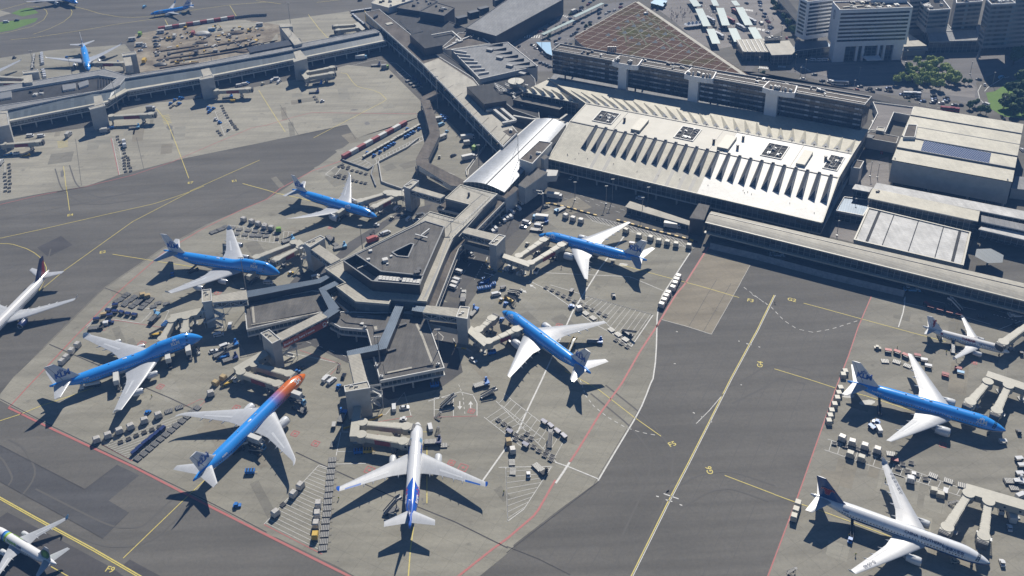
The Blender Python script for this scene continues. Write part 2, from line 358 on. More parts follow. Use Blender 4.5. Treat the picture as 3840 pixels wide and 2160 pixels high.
# ---- paint
ye,wh,rd,bk,gr=MB(),MB(),MB(),MB(),MB()
def pl(mb,wd,*pts,z=.075):mb.line(PM(pts),wd,z)
def pv(mb,wd,v,*pts,z=.075):mb.line(P(v,pts),wd,z)
pv(ye,.36,'e',(-60,405),(0,390),(300,325),(780,215),(1160,130),(1330,75),(1430,40),(1540,-5))
pl(ye,.36,('e',290,795),('e',480,637),('e',1000,265),('e',1430,42),('a',1440,1440),('a',1960,1208))
pv(ye,.36,'e',(-60,432),(0,430),(60,431),(100,436),(200,468),(260,500),(300,532),(335,575),(350,610),(350,655),(332,715),(290,795))
pv(ye,.36,'e',(500,0),(513,90),(525,180));pv(ye,.36,'a',(480,1255),(503,1449))
pl(ye,.4,('e',850,510),('e',1100,550),('e',1270,577),('e',1500,612))
pl(ye,.4,('a',1180,820),('a',1262,920),('a',1330,1090),('a',1425,1345))
pl(ye,.45,('a',1830,1385),('a',2013,1435),('f',150,48),('f',320,85),('f',600,155),('f',800,220))
pv(ye,.36,'b',(20,680),(120,840),(220,995));pv(ye,.36,'b',(640,550),(685,557),(730,620),(760,650),(800,662),(880,680),(940,705),(985,750),(955,772),(780,862),(600,955),(435,1040))
pv(ye,.4,'b',(395,110),(470,210),(545,290))
pl(ye,.36,('g',860,590),('g',1080,650),('g',1500,762),('g',1755,838));pl(ye,.36,('g',440,1390),('k',690,40),('k',960,250),('k',1165,395))
pl(ye,.42,('h',127,818),('h',0,1078),('g',1690,1449),('k',1520,300),('k',1365,605),('k',1222,880),('k',940,1449),('k',890,1560))
CLN=PM([('h',127,818),('h',0,1078),('g',1690,1449),('k',1365,605),('k',1222,880),('k',940,1449),('k',890,1560)])
off=[(p[0]+.62,p[1]-.1)for p in CLN];wh.line(off,.3,.075)
pv(ye,.36,'h',(350,880),(500,920),(790,1000),(1140,1095),(1420,1170));pl(ye,.36,('h',128,1375),('h',370,1449),('l',480,-5),('l',600,35),('l',820,90),('l',1160,200))
pl(ye,.36,('k',1645,690),('k',2013,830),('l',130,835),('l',280,890),('l',500,965),('l',720,1045),('l',1000,1150))
pv(ye,.5,'i',(-40,830),(0,855),(350,1050),(700,1240),(1060,1449),(1200,1530));pv(ye,.42,'i',(-40,848),(0,870),(350,1066),(700,1257),(1030,1449),(1180,1540))
pv(ye,.36,'i',(1560,712),(1390,872),(930,1315));pv(ye,.4,'i',(-30,290),(0,278),(150,230),(310,165),(520,95),(700,30));pv(ye,.36,'i',(385,1378),(510,1449),(560,1480))
pv(ye,.45,'j',(1190,1080),(1165,1250),(1150,1449),(1145,1520));pv(ye,.4,'j',(1290,470),(1290,900))
pv(ye,.36,'a',(560,50),(650,72),(760,105),(900,128),(1000,132),(1140,125),(1300,105),(1500,70),(1760,35),(2013,15));pv(ye,.36,'a',(80,300),(250,285),(600,232),(900,180),(1200,138))
pv(ye,.36,'a',(530,60),(545,90),(535,120),(480,165),(380,215),(250,260));pv(ye,.36,'a',(200,55),(270,48),(320,58),(350,80),(357,105),(330,150),(240,200),(60,245),(-30,258));pv(ye,.4,'a',(1735,42),(1785,125));pv(ye,.4,'a',(1245,148),(1272,200));pv(ye,.45,'a',(-30,85),(120,45),(250,10))
pv(ye,.4,'b',(0,5),(100,18),(190,30));pv(ye,.4,'b',(460,18),(560,8),(650,-4))
# red limits
pl(rd,.45,('a',430,1449),('a',640,1410),('a',1000,1322),('a',1300,1222),('a',1600,1092),('a',1900,965),('a',2013,945),('b',280,885),('b',420,850),('b',1220,860));pv(rd,.45,'e',(-60,150),(0,135),(320,60),(650,0))
pl(rd,.6,('i',65,180),('i',230,0),('e',270,1449),('e',560,1140),('e',900,790),('e',1230,500),('e',1500,335),('e',1800,185),('e',2013,95),('b',180,1425),('b',420,1292),('b',650,1212))
pl(rd,1.0,('i',65,180),('i',420,352),('i',1000,622),('i',1600,932),('i',2013,1140),('j',400,1300),('j',700,1449),('j',860,1530))
pl(rd,.9,('j',1440,1520),('j',1530,1449),('j',1780,1250),('k',0,1170),('k',200,1000),('k',240,950),('k',330,790),('k',368,725));pl(wh,.9,('k',370,750),('k',425,670),('k',475,592),z=.09)
pl(rd,.9,('k',478,588),('k',540,495),('k',700,230),('k',870,-5),('g',1000,1255),('g',1140,1042),('g',1200,940),('g',1280,810),('g',1345,735),('g',1500,490),('g',1522,455))
pl(rd,.5,('h',862,825),('h',760,1062),('h',690,1272),('l',605,0),('l',305,850),('l',80,1449),('l',40,1560));pl(wh,.5,('h',1065,1060),('h',1100,950),('h',1112,880),('h',1115,830))
# white lines
KERB=[('k',690,730),('k',790,560),('k',970,260),('k',1020,165),('k',1055,80),('k',1085,0),('g',1105,1449),('g',1122,1330),('g',1130,1210),('g',1135,1000),('g',1145,905),('g',1175,820),('g',1200,780),('g',1390,490)]
pl(wh,.6,*KERB);pv(wh,.25,'g',(1155,1000),(1350,1052),(1545,1115));pv(wh,.5,'k',(365,590),(480,630),(695,718));pv(wh,.15,'g',(1545,1115),(1690,860),(1838,592))
pl(wh,.7,('j',1690,760),('j',1860,520),('k',90,350),('k',150,210),('k',260,-20),('g',400,1160),('g',500,940),('g',700,620),('g',890,370));pv(wh,.4,'g',(600,825),(1105,968));pv(wh,.45,'g',(1105,968),(940,1208));pv(wh,.35,'g',(170,712),(280,765),(460,890),(650,1030),(800,1110),(930,1215));pv(wh,.3,'g',(330,742),(560,810),(600,825));pv(wh,.35,'g',(930,680),(1180,785));pv(wh,.35,'g',(280,650),(930,680),(940,690))
wh.dash(PM([('h',-40,815),('h',0,838),('h',100,905),('h',200,1010),('h',300,1075),('h',420,1100),('h',560,1075),('h',780,1005)]),.3,.075,2.2,2.0);wh.dash(P('g',[(1790,760),(1870,820),(1965,892)]),.3,.075,2.2,2.0)
wh.dash(P('k',[(555,-30),(600,95),(660,170),(760,250),(900,330),(1010,365),(1140,390)]),.3,.075,1.8,1.6)
pv(wh,.3,'k',(1430,300),(1530,200),(1640,70));
for a,b in(((1185,828),(1298,868)),((1200,874),(1250,888)),((1128,846),(1148,852)),((1305,910),(1325,917)),((1405,215),(1420,222)),((1468,248),(1482,252)),((1535,284),(1550,288)),((1765,5),(1775,9))):pv(wh,.5,'k',a,b)
for a,b in(((1748,1165),(1758,1168)),((1808,1185),(1848,1195)),((1900,1209),(1914,1212)),((1278,1094),(1290,1096)),((1262,1336),(1275,1337))):pv(wh,.5,'g',a,b)
def hatch(v,a0,a1,b0,b1,n,wd=.18,mb=None,edge=True):
 mb=mb or wh
 A0,A1,B0,B1=(W(v,*p)for p in(a0,a1,b0,b1))
 for i in range(n):
  t=(i+.5)/n;mb.line([A0.lerp(A1,t),B0.lerp(B1,t)],wd,.075)
 if edge:
  mb.line([A0,A1],.25,.075);mb.line([B0,B1],.25,.075)
hatch('j',(475,612),(60,1060),(548,632),(498,1278),19);pv(rd,.35,'j',(60,1060),(500,1285));pv(wh,.3,'j',(475,612),(548,635))
hatch('k',(-5,640),(10,1035),(340,622),(130,945),9);pv(wh,.3,'k',(-60,630),(345,622));pv(wh,.3,'k',(10,1035),(130,945));pv(wh,.3,'j',(1885,632),(1900,1035))
hatch('k',(-20,75),(455,442),(-80,130),(375,590),12);hatch('j',(1720,250),(2013,480),(1850,160),(2180,420),9)
hatch('g',(600,825),(1105,968),(550,845),(940,1208),14);hatch('g',(580,205),(1330,405),(640,258),(1395,468),24,.22)
hatch('i',(765,455),(985,572),(1520,165),(1040,585),11);pv(rd,.3,'i',(765,455),(1000,582));pv(rd,.3,'i',(1400,170),(1520,112),(1552,128),(1040,588))
hatch('e',(1720,290),(2230,345),(1740,385),(2210,440),15);hatch('a',(848,1045),(903,1320),(880,1030),(942,1302),24,.2);hatch('a',(1622,840),(1698,1025),(1665,815),(1760,985),11,.2);hatch('a',(-10,1240),(-10,1470),(38,1235),(38,1449),16,.2)
pv(rd,.4,'a',(838,1045),(898,1320));hatch('l',(530,415),(1570,800),(507,497),(1540,850),15,.2)
pv(wh,.3,'e',(655,1065),(840,890),(1275,938),(1215,1062));pv(rd,.3,'e',(655,1065),(790,1088),(850,1005),(1215,1062));pv(wh,.3,'e',(850,1000),(1060,1030),(1140,950));pv(wh,.25,'e',(640,1060),(860,890));
pv(wh,.3,'j',(1345,105),(1490,100),(1490,245),(1345,248),(1345,105));pv(wh,.25,'j',(1345,195),(1490,190));pv(rd,.3,'j',(1340,250),(1670,242));pv(wh,.35,'j',(1640,90),(1668,145),(1668,240));pv(wh,.35,'j',(1300,130),(1540,60),(1640,85))
wh.dash(P('j',[(1530,5),(1560,80),(1578,240)]),.25,.075,1.5,1.5);pv(wh,.3,'j',(940,235),(980,230),(1120,65),(1170,240));pv(rd,.3,'j',(900,290),(1178,243));pv(wh,.3,'j',(600,605),(830,600));pv(wh,.3,'j',(605,540),(640,365),(700,365),(830,370));pv(wh,.25,'j',(610,510),(730,510));pv(wh,.25,'j',(655,290),(650,358),(700,358))
for y0,y1 in(((1300,362),(1255,362)),((1300,428),(1255,428)),((1300,460),(1255,460)),((1300,492),(1255,492))):pv(ye,.25,'j',y0,y1)
def arrow(v,p,q,wd=.5):
 a,b=W(v,*p),W(v,*q);d=(b-a).normalized();h=Vector((-d.y,d.x,0));c=b-d*2.2
 wh.line([a,c],wd,.075);wh.face([tuple(x+Vector((0,0,.075)))for x in(c-h*1.1,b,c+h*1.1)])
arrow('j',(1538,130),(1538,195));arrow('j',(1620,190),(1620,130));arrow('f',(1720,650),(1800,672));arrow('g',(220,768),(172,738));arrow('g',(105,770),(150,802))
wh.dash(P('x',[(900,1130),(860,1210),(810,1300)]),.3,.075,1.2,1.2);wh.dash(P('x',[(820,1050),(720,1180),(640,1330),(600,1449)]),.2,.075,3,4);wh.dash(P('f',[(380,1170),(560,1235),(700,1290)]),.2,.075,3,4);pv(rd,.3,'f',(330,1235),(640,1340),(560,1420));pv(wh,.3,'f',(240,1250),(630,1335),(500,1440));pv(wh,.3,'s',(1310,500),(1350,465),(1400,510),(1390,545),(1320,560));wh.dash(P('f',[(1200,480),(1000,560),(860,660),(720,760)]),.25,.075,2,3)
# roads by the terminal
for a,b in(((480,40),(1330,330)),((520,80),(1330,360)),((360,60),(560,130))):wh.dash(P('g',[a,b]),.2,.075,3,4)
hatch('h',(1250,790),(1900,960),(1330,790),(2013,960),9,.35);wh.dash(P('h',[(1780,965),(2013,1025)]),.5,.075,.8,.8);wh.dash(P('h',[(0,430),(300,500)]),.5,.075,.8,.8);pv(wh,.3,'h',(1115,830),(1100,875),(1500,965),(1760,1040));pv(wh,.25,'h',(1320,860),(1650,930));pv(wh,.3,'h',(1820,1080),(1930,1035),(2013,1010));wh.dash(P('h',[(350,520),(700,600),(1020,690)]),.3,.075,4,5);wh.dash(P('h',[(150,560),(700,690),(1000,760)]),.3,.075,4,5)
# bays and lanes behind the barrier
pv(wh,.3,'b',(690,1225),(760,1265),(840,1285),(880,1250),(1290,1040));hatch('b',(890,1205),(1290,1010),(900,1235),(1300,1040),16,.25);hatch('b',(690,1215),(840,1280),(780,1185),(880,1245),5,.25);pv(wh,.35,'b',(525,1315),(600,1255),(640,1270),(580,1345),(525,1315));pv(wh,.35,'b',(1600,1320),(1605,1280),(1660,1200),(1720,1120),(1730,1090));hatch('b',(1340,1260),(1500,1320),(1330,1290),(1480,1350),8,.2);hatch('b',(1060,540),(1220,680),(1100,520),(1260,660),9,.2);pv(wh,.3,'b',(700,500),(900,450),(1060,480),(1150,560),(1250,660))
# zebra crossings and lanes on the city side
for v,a0,a1,b0,b1,n in(('d',(330,500),(390,540),(330,490),(410,540),5),('c',(390,110),(470,140),(400,100),(480,132),6),('c',(110,265),(260,265),(110,285),(250,288),8),('d',(10,500),(90,510),(10,515),(80,522),6),('d',(155,495),(215,500),(155,508),(215,512),5),('d',(860,905),(930,915),(870,940),(935,945),4),('c',(1780,65),(1860,75),(1780,78),(1860,88),7),('d',(0,210),(60,222),(0,225),(50,236),6)):hatch(v,a0,a1,b0,b1,n,1.0,None,False)
wh.dash(P('c',[(850,60),(600,220),(450,300),(380,330)]),.2,.075,3,4);wh.dash(P('c',[(600,60),(350,240),(280,270)]),.2,.075,3,4);wh.dash(P('c',[(90,320),(170,420),(330,510)]),.2,.075,3,4);wh.dash(P('d',[(300,610),(800,740),(1500,830)]),.2,.075,3,4);pv(wh,.4,'d',(1690,640),(1665,690),(1680,750),(1760,830));pv(wh,.4,'d',(1715,690),(1740,660),(1850,590),(1900,580))
for k in range(4):wh.dash(P('c',[(1390+k*95,20),(1600+k*95,330)]),.2,.075,3,4)
# joints, drains, tyre smears
pl(bk,.45,('j',300,515),('j',480,600),('j',1030,850),('j',1500,1040),('j',1900,1238));pv(bk,.5,'i',(1090,25),(1280,105),(1450,185));pv(bk,.5,'e',(372,1190),(560,1270),(770,1360));pv(bk,.4,'e',(790,765),(880,797),(945,822))
pv(bk,.35,'i',(0,112),(400,322),(985,602),(1620,912),(2013,1120));pv(bk,.25,'e',(130,1410),(370,1178),(780,772),(1230,468),(1560,293));pv(bk,.3,'b',(330,1020),(690,945),(752,1050));pv(bk,.25,'a',(570,1050),(615,1400));pv(bk,.25,'a',(1030,1040),(1085,1275));pv(bk,.25,'b',(180,790),(320,1020));pv(bk,.3,'k',(0,1275),(55,1230),(410,955),(695,738));pv(bk,.25,'k',(0,1225),(240,1320),(480,1440))
pv(bk,.3,'i',(0,462),(640,795));pv(bk,.25,'i',(0,737),(500,1010),(775,1165),(972,970));pv(bk,.25,'i',(640,795),(885,612))
struct('yellow_lines',ye,M['l_yellow']);struct('white_lines',wh,M['l_white']);struct('red_lines',rd,M['l_red']);struct('drain_lines',bk,M['asphalt_dark'])
sm=MB()
def blob(v,x,y,rx,ry,z=.05):
 c=W(v,x,y);pts=[]
 ex=(W(v,x+rx,y)-c);ey=(W(v,x,y+ry)-c)
 for k in range(14):
  t=2*math.pi*k/14;r=random.uniform(.75,1.15);pts.append(tuple(c+ex*math.cos(t)*r+ey*math.sin(t)*r+Vector((0,0,z))))
 a=sum(pts[i][0]*pts[(i+1)%14][1]-pts[(i+1)%14][0]*pts[i][1]for i in range(14));return pts if a>0 else pts[::-1]
for v,x,y,rx,ry in(('j',1265,905,12,9),('j',1255,870,8,14),('a',1300,1020,14,40),('a',470,1310,14,30),('i',1062,886,5,6),('a',1280,960,26,20),('j',620,1340,8,5),('b',740,830,30,6),('b',840,930,20,14)):sm.face(blob(v,x,y,rx,ry))
g=G('oil stain');struct('oil_stains',sm,g.out(g.mix(g.ramp(g.noise(.8,5),[(.3,0.0),(.7,1.0)]),(.10,.10,.10),(.17,.165,.155)),.7))
sm=MB()
for v,x,y,rx,ry in(('g',880,590,40,14),('g',800,545,35,8),('l',830,140,60,22),('l',690,90,50,14)):sm.face(blob(v,x,y,rx,ry))
struct('spilled_water',sm,paint('dried foam',(.40,.40,.38),.6,.2,.5))
pm_=MB()
for v,c in(('a',[(1215,870),(1270,860),(1300,930),(1240,945)]),('a',[(430,1065),(510,1055),(515,1110),(440,1120)])):hatch(v,c[0],c[3],c[1],c[2],6,.5,pm_,False)
struct('stop_bars',pm_,M['l_yellow'])
# stand numbers painted on the ground
def painted(txt,v,x,y,x2,y2,size,m):
 """letters along the direction from (x, y) to (x2, y2)"""
 a,b=W(v,x,y),W(v,x2,y2);d=b-a
 o=bpy.data.objects.new('stand_number_marking',text_mesh(txt,size,m,.015,.002));COL.objects.link(o);o.location=(a.x,a.y,.08);o.rotation_euler=(0,0,math.atan2(d.y,d.x));tag(o,kind='structure')
painted('F5','k',1250,455,1275,447,3.6,M['l_yellow']);painted('G6','k',1532,652,1520,620,3.6,M['l_yellow']);painted('F3','g',1840,860,1870,866,3.6,M['l_yellow']);painted('G2','h',260,855,290,862,3.6,M['l_yellow']);painted('G4','h',22,1342,25,1310,3.6,M['l_yellow']);painted('F9','i',830,1402,865,1410,3.6,M['l_yellow'])
painted('E7','a',1437,1380,1465,1376,3.6,M['l_yellow']);painted('E4','e',530,215,560,210,3.6,M['l_yellow']);painted('E2','e',775,495,805,490,3.6,M['l_yellow']);painted('E1','a',1770,1366,1800,1360,3.6,M['l_yellow'])
# red and white hydrant marks
dm,dw=MB(),MB()
for v,x,y,s in(('j',295,375,2.0),('j',450,450,2.0),('j',857,650,2.5),('j',1475,595,1.8),('j',1562,632,2.5),('j',1625,205,1.8),('i',1210,20,2.0),('i',1785,180,2.0),('e',1070,1185,2.2),('e',1645,800,2.2),('f',560,310,1.6),('g',395,1050,2),('h',1635,1328,1.6),('l',1400,460,1.8)):
 c=W(v,x,y)
 for k in range(4):
  t=R(20)+k*R(90);a=c+Vector((math.cos(t),math.sin(t),0))*s*1.0;b=c+Vector((math.cos(t+R(90)),math.sin(t+R(90)),0))*s;dm.line([a,b],.45,.08)
 dm.face([(c.x-.6,c.y-.6,.08),(c.x+.6,c.y-.6,.08),(c.x+.6,c.y+.6,.08),(c.x-.6,c.y+.6,.08)])
struct('hydrant_markings',dm,M['l_red'])

# ---- slab repairs, seams and wheel tracks
def inside(p,poly):
 c=False;n=len(poly)
 for i in range(n):
  a,b=poly[i],poly[i-1]
  if(a.y>p.y)!=(b.y>p.y)and p.x<(b.x-a.x)*(p.y-a.y)/(b.y-a.y)+a.x:c=not c
 return c
rnd=random.Random(5);pt=MB()
for poly,rot,n in((PM([('e',1230,460),('e',370,1170),('i',0,125),('i',985,615),('j',640,1390),('j',1945,1240),('k',690,735),('g',1125,1250),('g',1200,780),('g',600,240),('b',750,1045)]),30,110),(PM([('h',862,825),('h',1800,1060),('l',2100,1449),('l',75,1449),('l',600,0)]),-28,45),(PM([('a',0,1040),('a',2013,660),('b',1200,760),('b',700,930),('a',900,1310),('a',0,1480)]),12,45)):
 xs=[p.x for p in poly];ys=[p.y for p in poly];k=0
 while k<n:
  p=Vector((rnd.uniform(min(xs),max(xs)),rnd.uniform(min(ys),max(ys)),0));k+=1
  if not inside(p,poly):continue
  a=R(rot);w_,h_=rnd.choice((7.5,7.5,15,3.7)),rnd.choice((7.5,7.5,15,22));c,s_=math.cos(a),math.sin(a);m_=rnd.randrange(3)
  pt.face([(p.x+x*c-y*s_,p.y+x*s_+y*c,.026+.002*(k%4))for x,y in((0,0),(w_,0),(w_,h_),(0,h_))],m_)
struct('slab_repairs',pt,[concrete('darker slab',(.215,.205,.172),R(30)),concrete('lighter slab',(.29,.278,.235),R(30)),concrete('brownish slab',(.25,.23,.185),R(30))])
sm2=MB();d=(CLN[0]-CLN[-1]);d.z=0;d.normalize();o_=Vector((-d.y,d.x,0))
for k in range(-4,5):
 if k==0:continue
 a=CLN[0]+o_*7.5*k;b=CLN[-1]+o_*7.5*k;sm2.line([a.lerp(b,t/12)+o_*rnd.uniform(-.15,.15)for t in range(13)],.22,.05)
for pts in([('e',0,250),('e',700,110),('e',1300,-40)],[('e',0,640),('e',500,470),('e',1100,300),('e',1900,30)],[('e',0,180),('e',640,40),('a',1300,1300),('b',600,990)],[('e',400,1040),('e',900,640),('e',1500,240),('b',400,1190)]):sm2.line(PM(pts),.25,.05)
struct('asphalt_seams',sm2,G('asphalt seam').out((.104,.10,.094),.85))
tr=MB()
def track(pts,wd=.8,gap=4.5,z=.055):
 p=PM(pts);q=[]
 for i in range(len(p)-1):
  for t in range(6):q.append(p[i].lerp(p[i+1],t/6))
 q.append(p[-1])
 for _ in range(3):q=[q[0]]+[(q[i-1]+q[i]*2+q[i+1])/4 for i in range(1,len(q)-1)]+[q[-1]]
 for s_ in(-1,1):
  l=[]
  for i,c in enumerate(q):
   t=(q[min(i+1,len(q)-1)]-q[max(i-1,0)]).normalized();l.append(c+Vector((-t.y,t.x,0))*s_*gap)
  tr.line(l,wd,z)
track([('k',690,40),('k',1000,290),('k',1180,520),('k',1150,760),('k',900,1300)]);track([('h',350,885),('h',60,840),('g',1960,900),('g',1750,1250)]);track([('k',2000,825),('k',1700,720),('k',1500,740),('k',1250,880)]);track([('h',370,1440),('h',130,1380),('k',1900,-20),('k',1650,100)]);track([('e',850,515),('e',700,520),('e',520,620),('e',300,800)]);track([('i',1390,872),('i',1100,1150),('i',800,1160),('i',200,850)]);track([('e',60,700),('e',180,640),('e',300,560),('e',320,480)]);track([('a',470,1260),('a',520,1420),('e',700,120),('e',1100,60)]);track([('i',0,940),('i',200,700),('i',100,520),('i',0,470)])
struct('wheel_tracks',tr,G('faint rubber track').out((.109,.104,.095),.85))
# ================================================================== airliners
def livery(kind,L,Rr,zc):
 g=G('fuselage paint '+kind);x,y,z=g.xyz()
 def band(v,a,b):return g.m('MULTIPLY',g.m('GREATER_THAN',v,a),g.m('LESS_THAN',v,b))
 belly=(.46,.47,.48)
 if kind in('blue','orange'):
  top=(.03,.30,.84)
  if kind=='orange':
   f=g.ramp(g.m('DIVIDE',g.m('ADD',g.m('ADD',x,.40*L),g.m('MULTIPLY',g.noise(.5,3),.0)),.40*L),[(.16,0.0),(.42,1.0)])
   f2=g.ramp(g.m('DIVIDE',g.m('ADD',x,.40*L),.40*L),[(.10,0.0),(.26,1.0),(.34,1.0),(.48,0.0)])
   top=g.mix(f,(.03,.30,.84),(.66,.15,.01));top=g.mix(g.m('MULTIPLY',f2,.35),top,(.18,.07,.35))
  c=g.mix(g.m('GREATER_THAN',z,zc-.30*Rr),belly,top)
  c=g.mix(band(z,zc-.38*Rr,zc-.27*Rr),c,(.01,.02,.12))
 elif kind=='whiteblue':  # white body, blue rear with a pointed front
  edge=g.m('ADD',x,g.m('MULTIPLY',g.m('ABSOLUTE',y),1.9))
  c=g.mix(g.m('LESS_THAN',edge,-.59*L),(.72,.73,.75),(.01,.10,.50))
  f=g.m('MULTIPLY',band(x,-.80*L,-.655*L),g.m('GREATER_THAN',g.m('ABSOLUTE',y),.62*Rr))
  c=g.mix(g.m('MULTIPLY',f,g.m('GREATER_THAN',g.noise(1.1,3),.53)),c,(.5,.02,.08))
 elif kind=='greenband':
  c=(.76,.77,.78)
  c=g.mix(band(x,-9.9,-9.1),c,(.01,.09,.45));c=g.mix(band(x,-10.7,-9.9),c,(.10,.36,.62));c=g.mix(band(x,-11.8,-10.7),c,(.36,.55,.03))
 elif kind=='southern':
  c=g.mix(g.m('GREATER_THAN',z,zc-.42*Rr),(.40,.42,.44),(.74,.76,.79))
  c=g.mix(band(z,zc-.52*Rr,zc-.16*Rr),c,(.01,.03,.16));c=g.mix(g.m('MULTIPLY',band(z,zc-.16*Rr,zc-.10*Rr),1.0),c,(.10,.28,.45))
  c=g.mix(g.m('LESS_THAN',x,-.90*L),c,(.7,.72,.75))
 else:
  c=g.mix(g.m('GREATER_THAN',z,zc-.55*Rr),(.38,.39,.40),(.70,.70,.70))
 win=g.m('MULTIPLY',band(z,zc+.10*Rr,zc+.24*Rr),g.m('LESS_THAN',g.m('FRACT',g.m('DIVIDE',x,1.05)),.42))
 win=g.m('MULTIPLY',win,g.m('MULTIPLY',band(x,-.86*L,-.13*L),g.m('GREATER_THAN',g.m('FRACT',g.m('DIVIDE',g.m('ADD',x,1.3),.215*L)),.06)))
 win=g.m('MULTIPLY',win,g.m('GREATER_THAN',g.m('ABSOLUTE',y),.8*Rr))
 c=g.mix(win,c,(.015,.02,.03))
 door=g.m('LESS_THAN',g.m('ABSOLUTE',g.m('SUBTRACT',g.m('FRACT',g.m('DIVIDE',g.m('ADD',x,1.3),.215*L)),.03)),.006)
 c=g.mix(g.m('MULTIPLY',g.m('MULTIPLY',door,band(z,zc-.2*Rr,zc+.5*Rr)),.5),c,(.1,.12,.15))
 seam=g.m('LESS_THAN',g.m('FRACT',g.m('DIVIDE',x,7.3)),.006)
 c=g.mix(g.m('MULTIPLY',seam,.35),c,(.05,.06,.08))
 c=g.mix(.35,c,g.ramp(g.noise(.6,5,.65,g.mp((.25,1,1))),[(.3,.84),(.7,1.06)]),'MULTIPLY')
 return g.out(c,.24,0,.6,.5)
WING=None
def wing_paint():
 g=G('wing paint');c=vary(g,(.43,.45,.48),.07,.3)
 c=g.mix(.5,c,g.ramp(g.noise(1.0,5,.7,g.mp((.08,1.6,1))),[(.35,.86),(.6,1.04)]),'MULTIPLY')
 return g.out(c,.38,0,.5,.15)
M['wing']=wing_paint();M['flap']=paint('flap paint',(.40,.42,.45),.42,.08,.6);M['nacelle']=paint('nacelle paint',(.60,.62,.64),.3,.06,.8,0,.3);M['lip']=paint('bare intake metal',(.65,.66,.68),.2,.05,1,.9)
M['finwhite']=paint('white tail paint',(.66,.68,.72),.32,.04,.5,0,.3);M['klmblue']=paint('airline blue',(.01,.10,.42),.35,.05,1);M['txtwhite']=paint('white lettering',(.78,.8,.82),.4,.03,1)
SPEC={  # length, radius, centre z, nose z, tail z, wing root LE, tip LE, semispan, root chord, tip chord, kink y, kink chord, wing root z, tip z, engines (y, x, r, len, z), fin (root LE, root TE, tip LE, tip TE, height), stab (root LE, root chord, tip LE, tip chord, semispan, z), device
 '747':(70.7,3.25,5.5,4.9,8.2,-20.5,-46.0,31.2,17.5,4.0,12.0,10.2,4.0,5.9,[(11.7,-25.5,1.42,5.6,2.9),(20.9,-34.5,1.42,5.6,3.6)],(-56.5,-67.2,-66.4,-70.6,19.2),(-60.3,8.6,-67.7,2.7,11.1,8.2),'winglet'),
 '772':(63.7,3.1,5.6,4.5,6.6,-19.5,-41.0,30.3,15.0,1.9,10.0,9.3,4.4,7.3,[(9.6,-20.2,1.95,6.6,2.95)],(-50.0,-59.8,-59.7,-63.6,18.5),(-53.8,7.6,-61.6,2.6,10.75,7.2),None),
 '773':(73.9,3.1,5.6,4.5,6.6,-24.8,-47.4,32.3,15.0,1.2,10.0,9.3,4.4,7.5,[(9.6,-26.0,2.0,7.0,2.95)],(-60.0,-69.8,-69.0,-73.2,18.5),(-63.4,7.6,-71.2,2.6,10.75,7.2),None),
 '789':(62.8,2.95,5.2,4.2,6.5,-19.4,-40.6,30.0,13.2,.8,9.6,8.2,4.1,8.6,[(9.9,-21.0,1.85,6.2,2.7)],(-50.4,-59.4,-59.0,-62.2,17.0),(-54.0,6.6,-60.0,2.2,9.9,7.0),None),
 '332':(58.8,2.82,5.0,4.2,6.6,-17.0,-37.2,29.0,12.0,2.6,9.5,8.0,4.0,6.8,[(9.4,-18.2,1.6,6.0,2.6)],(-45.5,-55.5,-54.3,-57.9,17.0),(-50.2,6.4,-56.0,2.6,9.7,6.9),'winglet'),
 '333':(63.7,2.82,5.0,4.2,6.6,-20.3,-40.5,29.0,12.0,2.6,9.5,8.0,4.0,6.8,[(9.4,-21.5,1.6,6.0,2.6)],(-50.4,-60.4,-59.2,-62.8,17.0),(-55.1,6.4,-60.9,2.6,9.7,6.9),'winglet'),
 '320':(37.6,1.99,3.7,3.2,5.2,-11.4,-21.0,16.9,6.9,1.6,6.3,3.9,2.9,4.4,[(5.75,-11.0,1.12,4.4,1.9)],(-28.6,-35.0,-34.3,-36.9,11.8),(-31.4,4.0,-34.9,1.5,6.2,5.1),'fence'),
 '738':(39.5,1.9,3.25,2.9,4.9,-13.4,-23.6,16.8,7.4,1.5,5.6,4.3,2.5,4.2,[(4.83,-12.6,1.06,4.3,1.6)],(-29.2,-36.6,-35.6,-38.0,12.3),(-33.0,4.2,-37.2,1.5,7.1,4.7),'blended')}
def crown(mb,o,u,v,s,n):
 """a crown of four dots, a cross and a bar in the plane u, v at o"""
 def disc(a,b,r):mb.face([tuple(o+u*(a+r*math.cos(t*.7854))*s+v*(b+r*math.sin(t*.7854))*s)for t in range(8)][::n])
 for a,b in((-.62,.34),(-.24,.46),(.24,.46),(.62,.34)):disc(a,b,.17)
 def q(a0,b0,a1,b1):mb.face([tuple(o+u*a*s+v*b*s)for a,b in((a0,b0),(a1,b0),(a1,b1),(a0,b1))][::n])
 q(-.75,-.05,.75,.12);q(-.05,.55,.05,.9);q(-.16,.67,.16,.77)
def basis(xa,ya):
 xa=xa.normalized();za=xa.cross(ya).normalized();ya=za.cross(xa);return Matrix((xa,ya,za)).transposed()
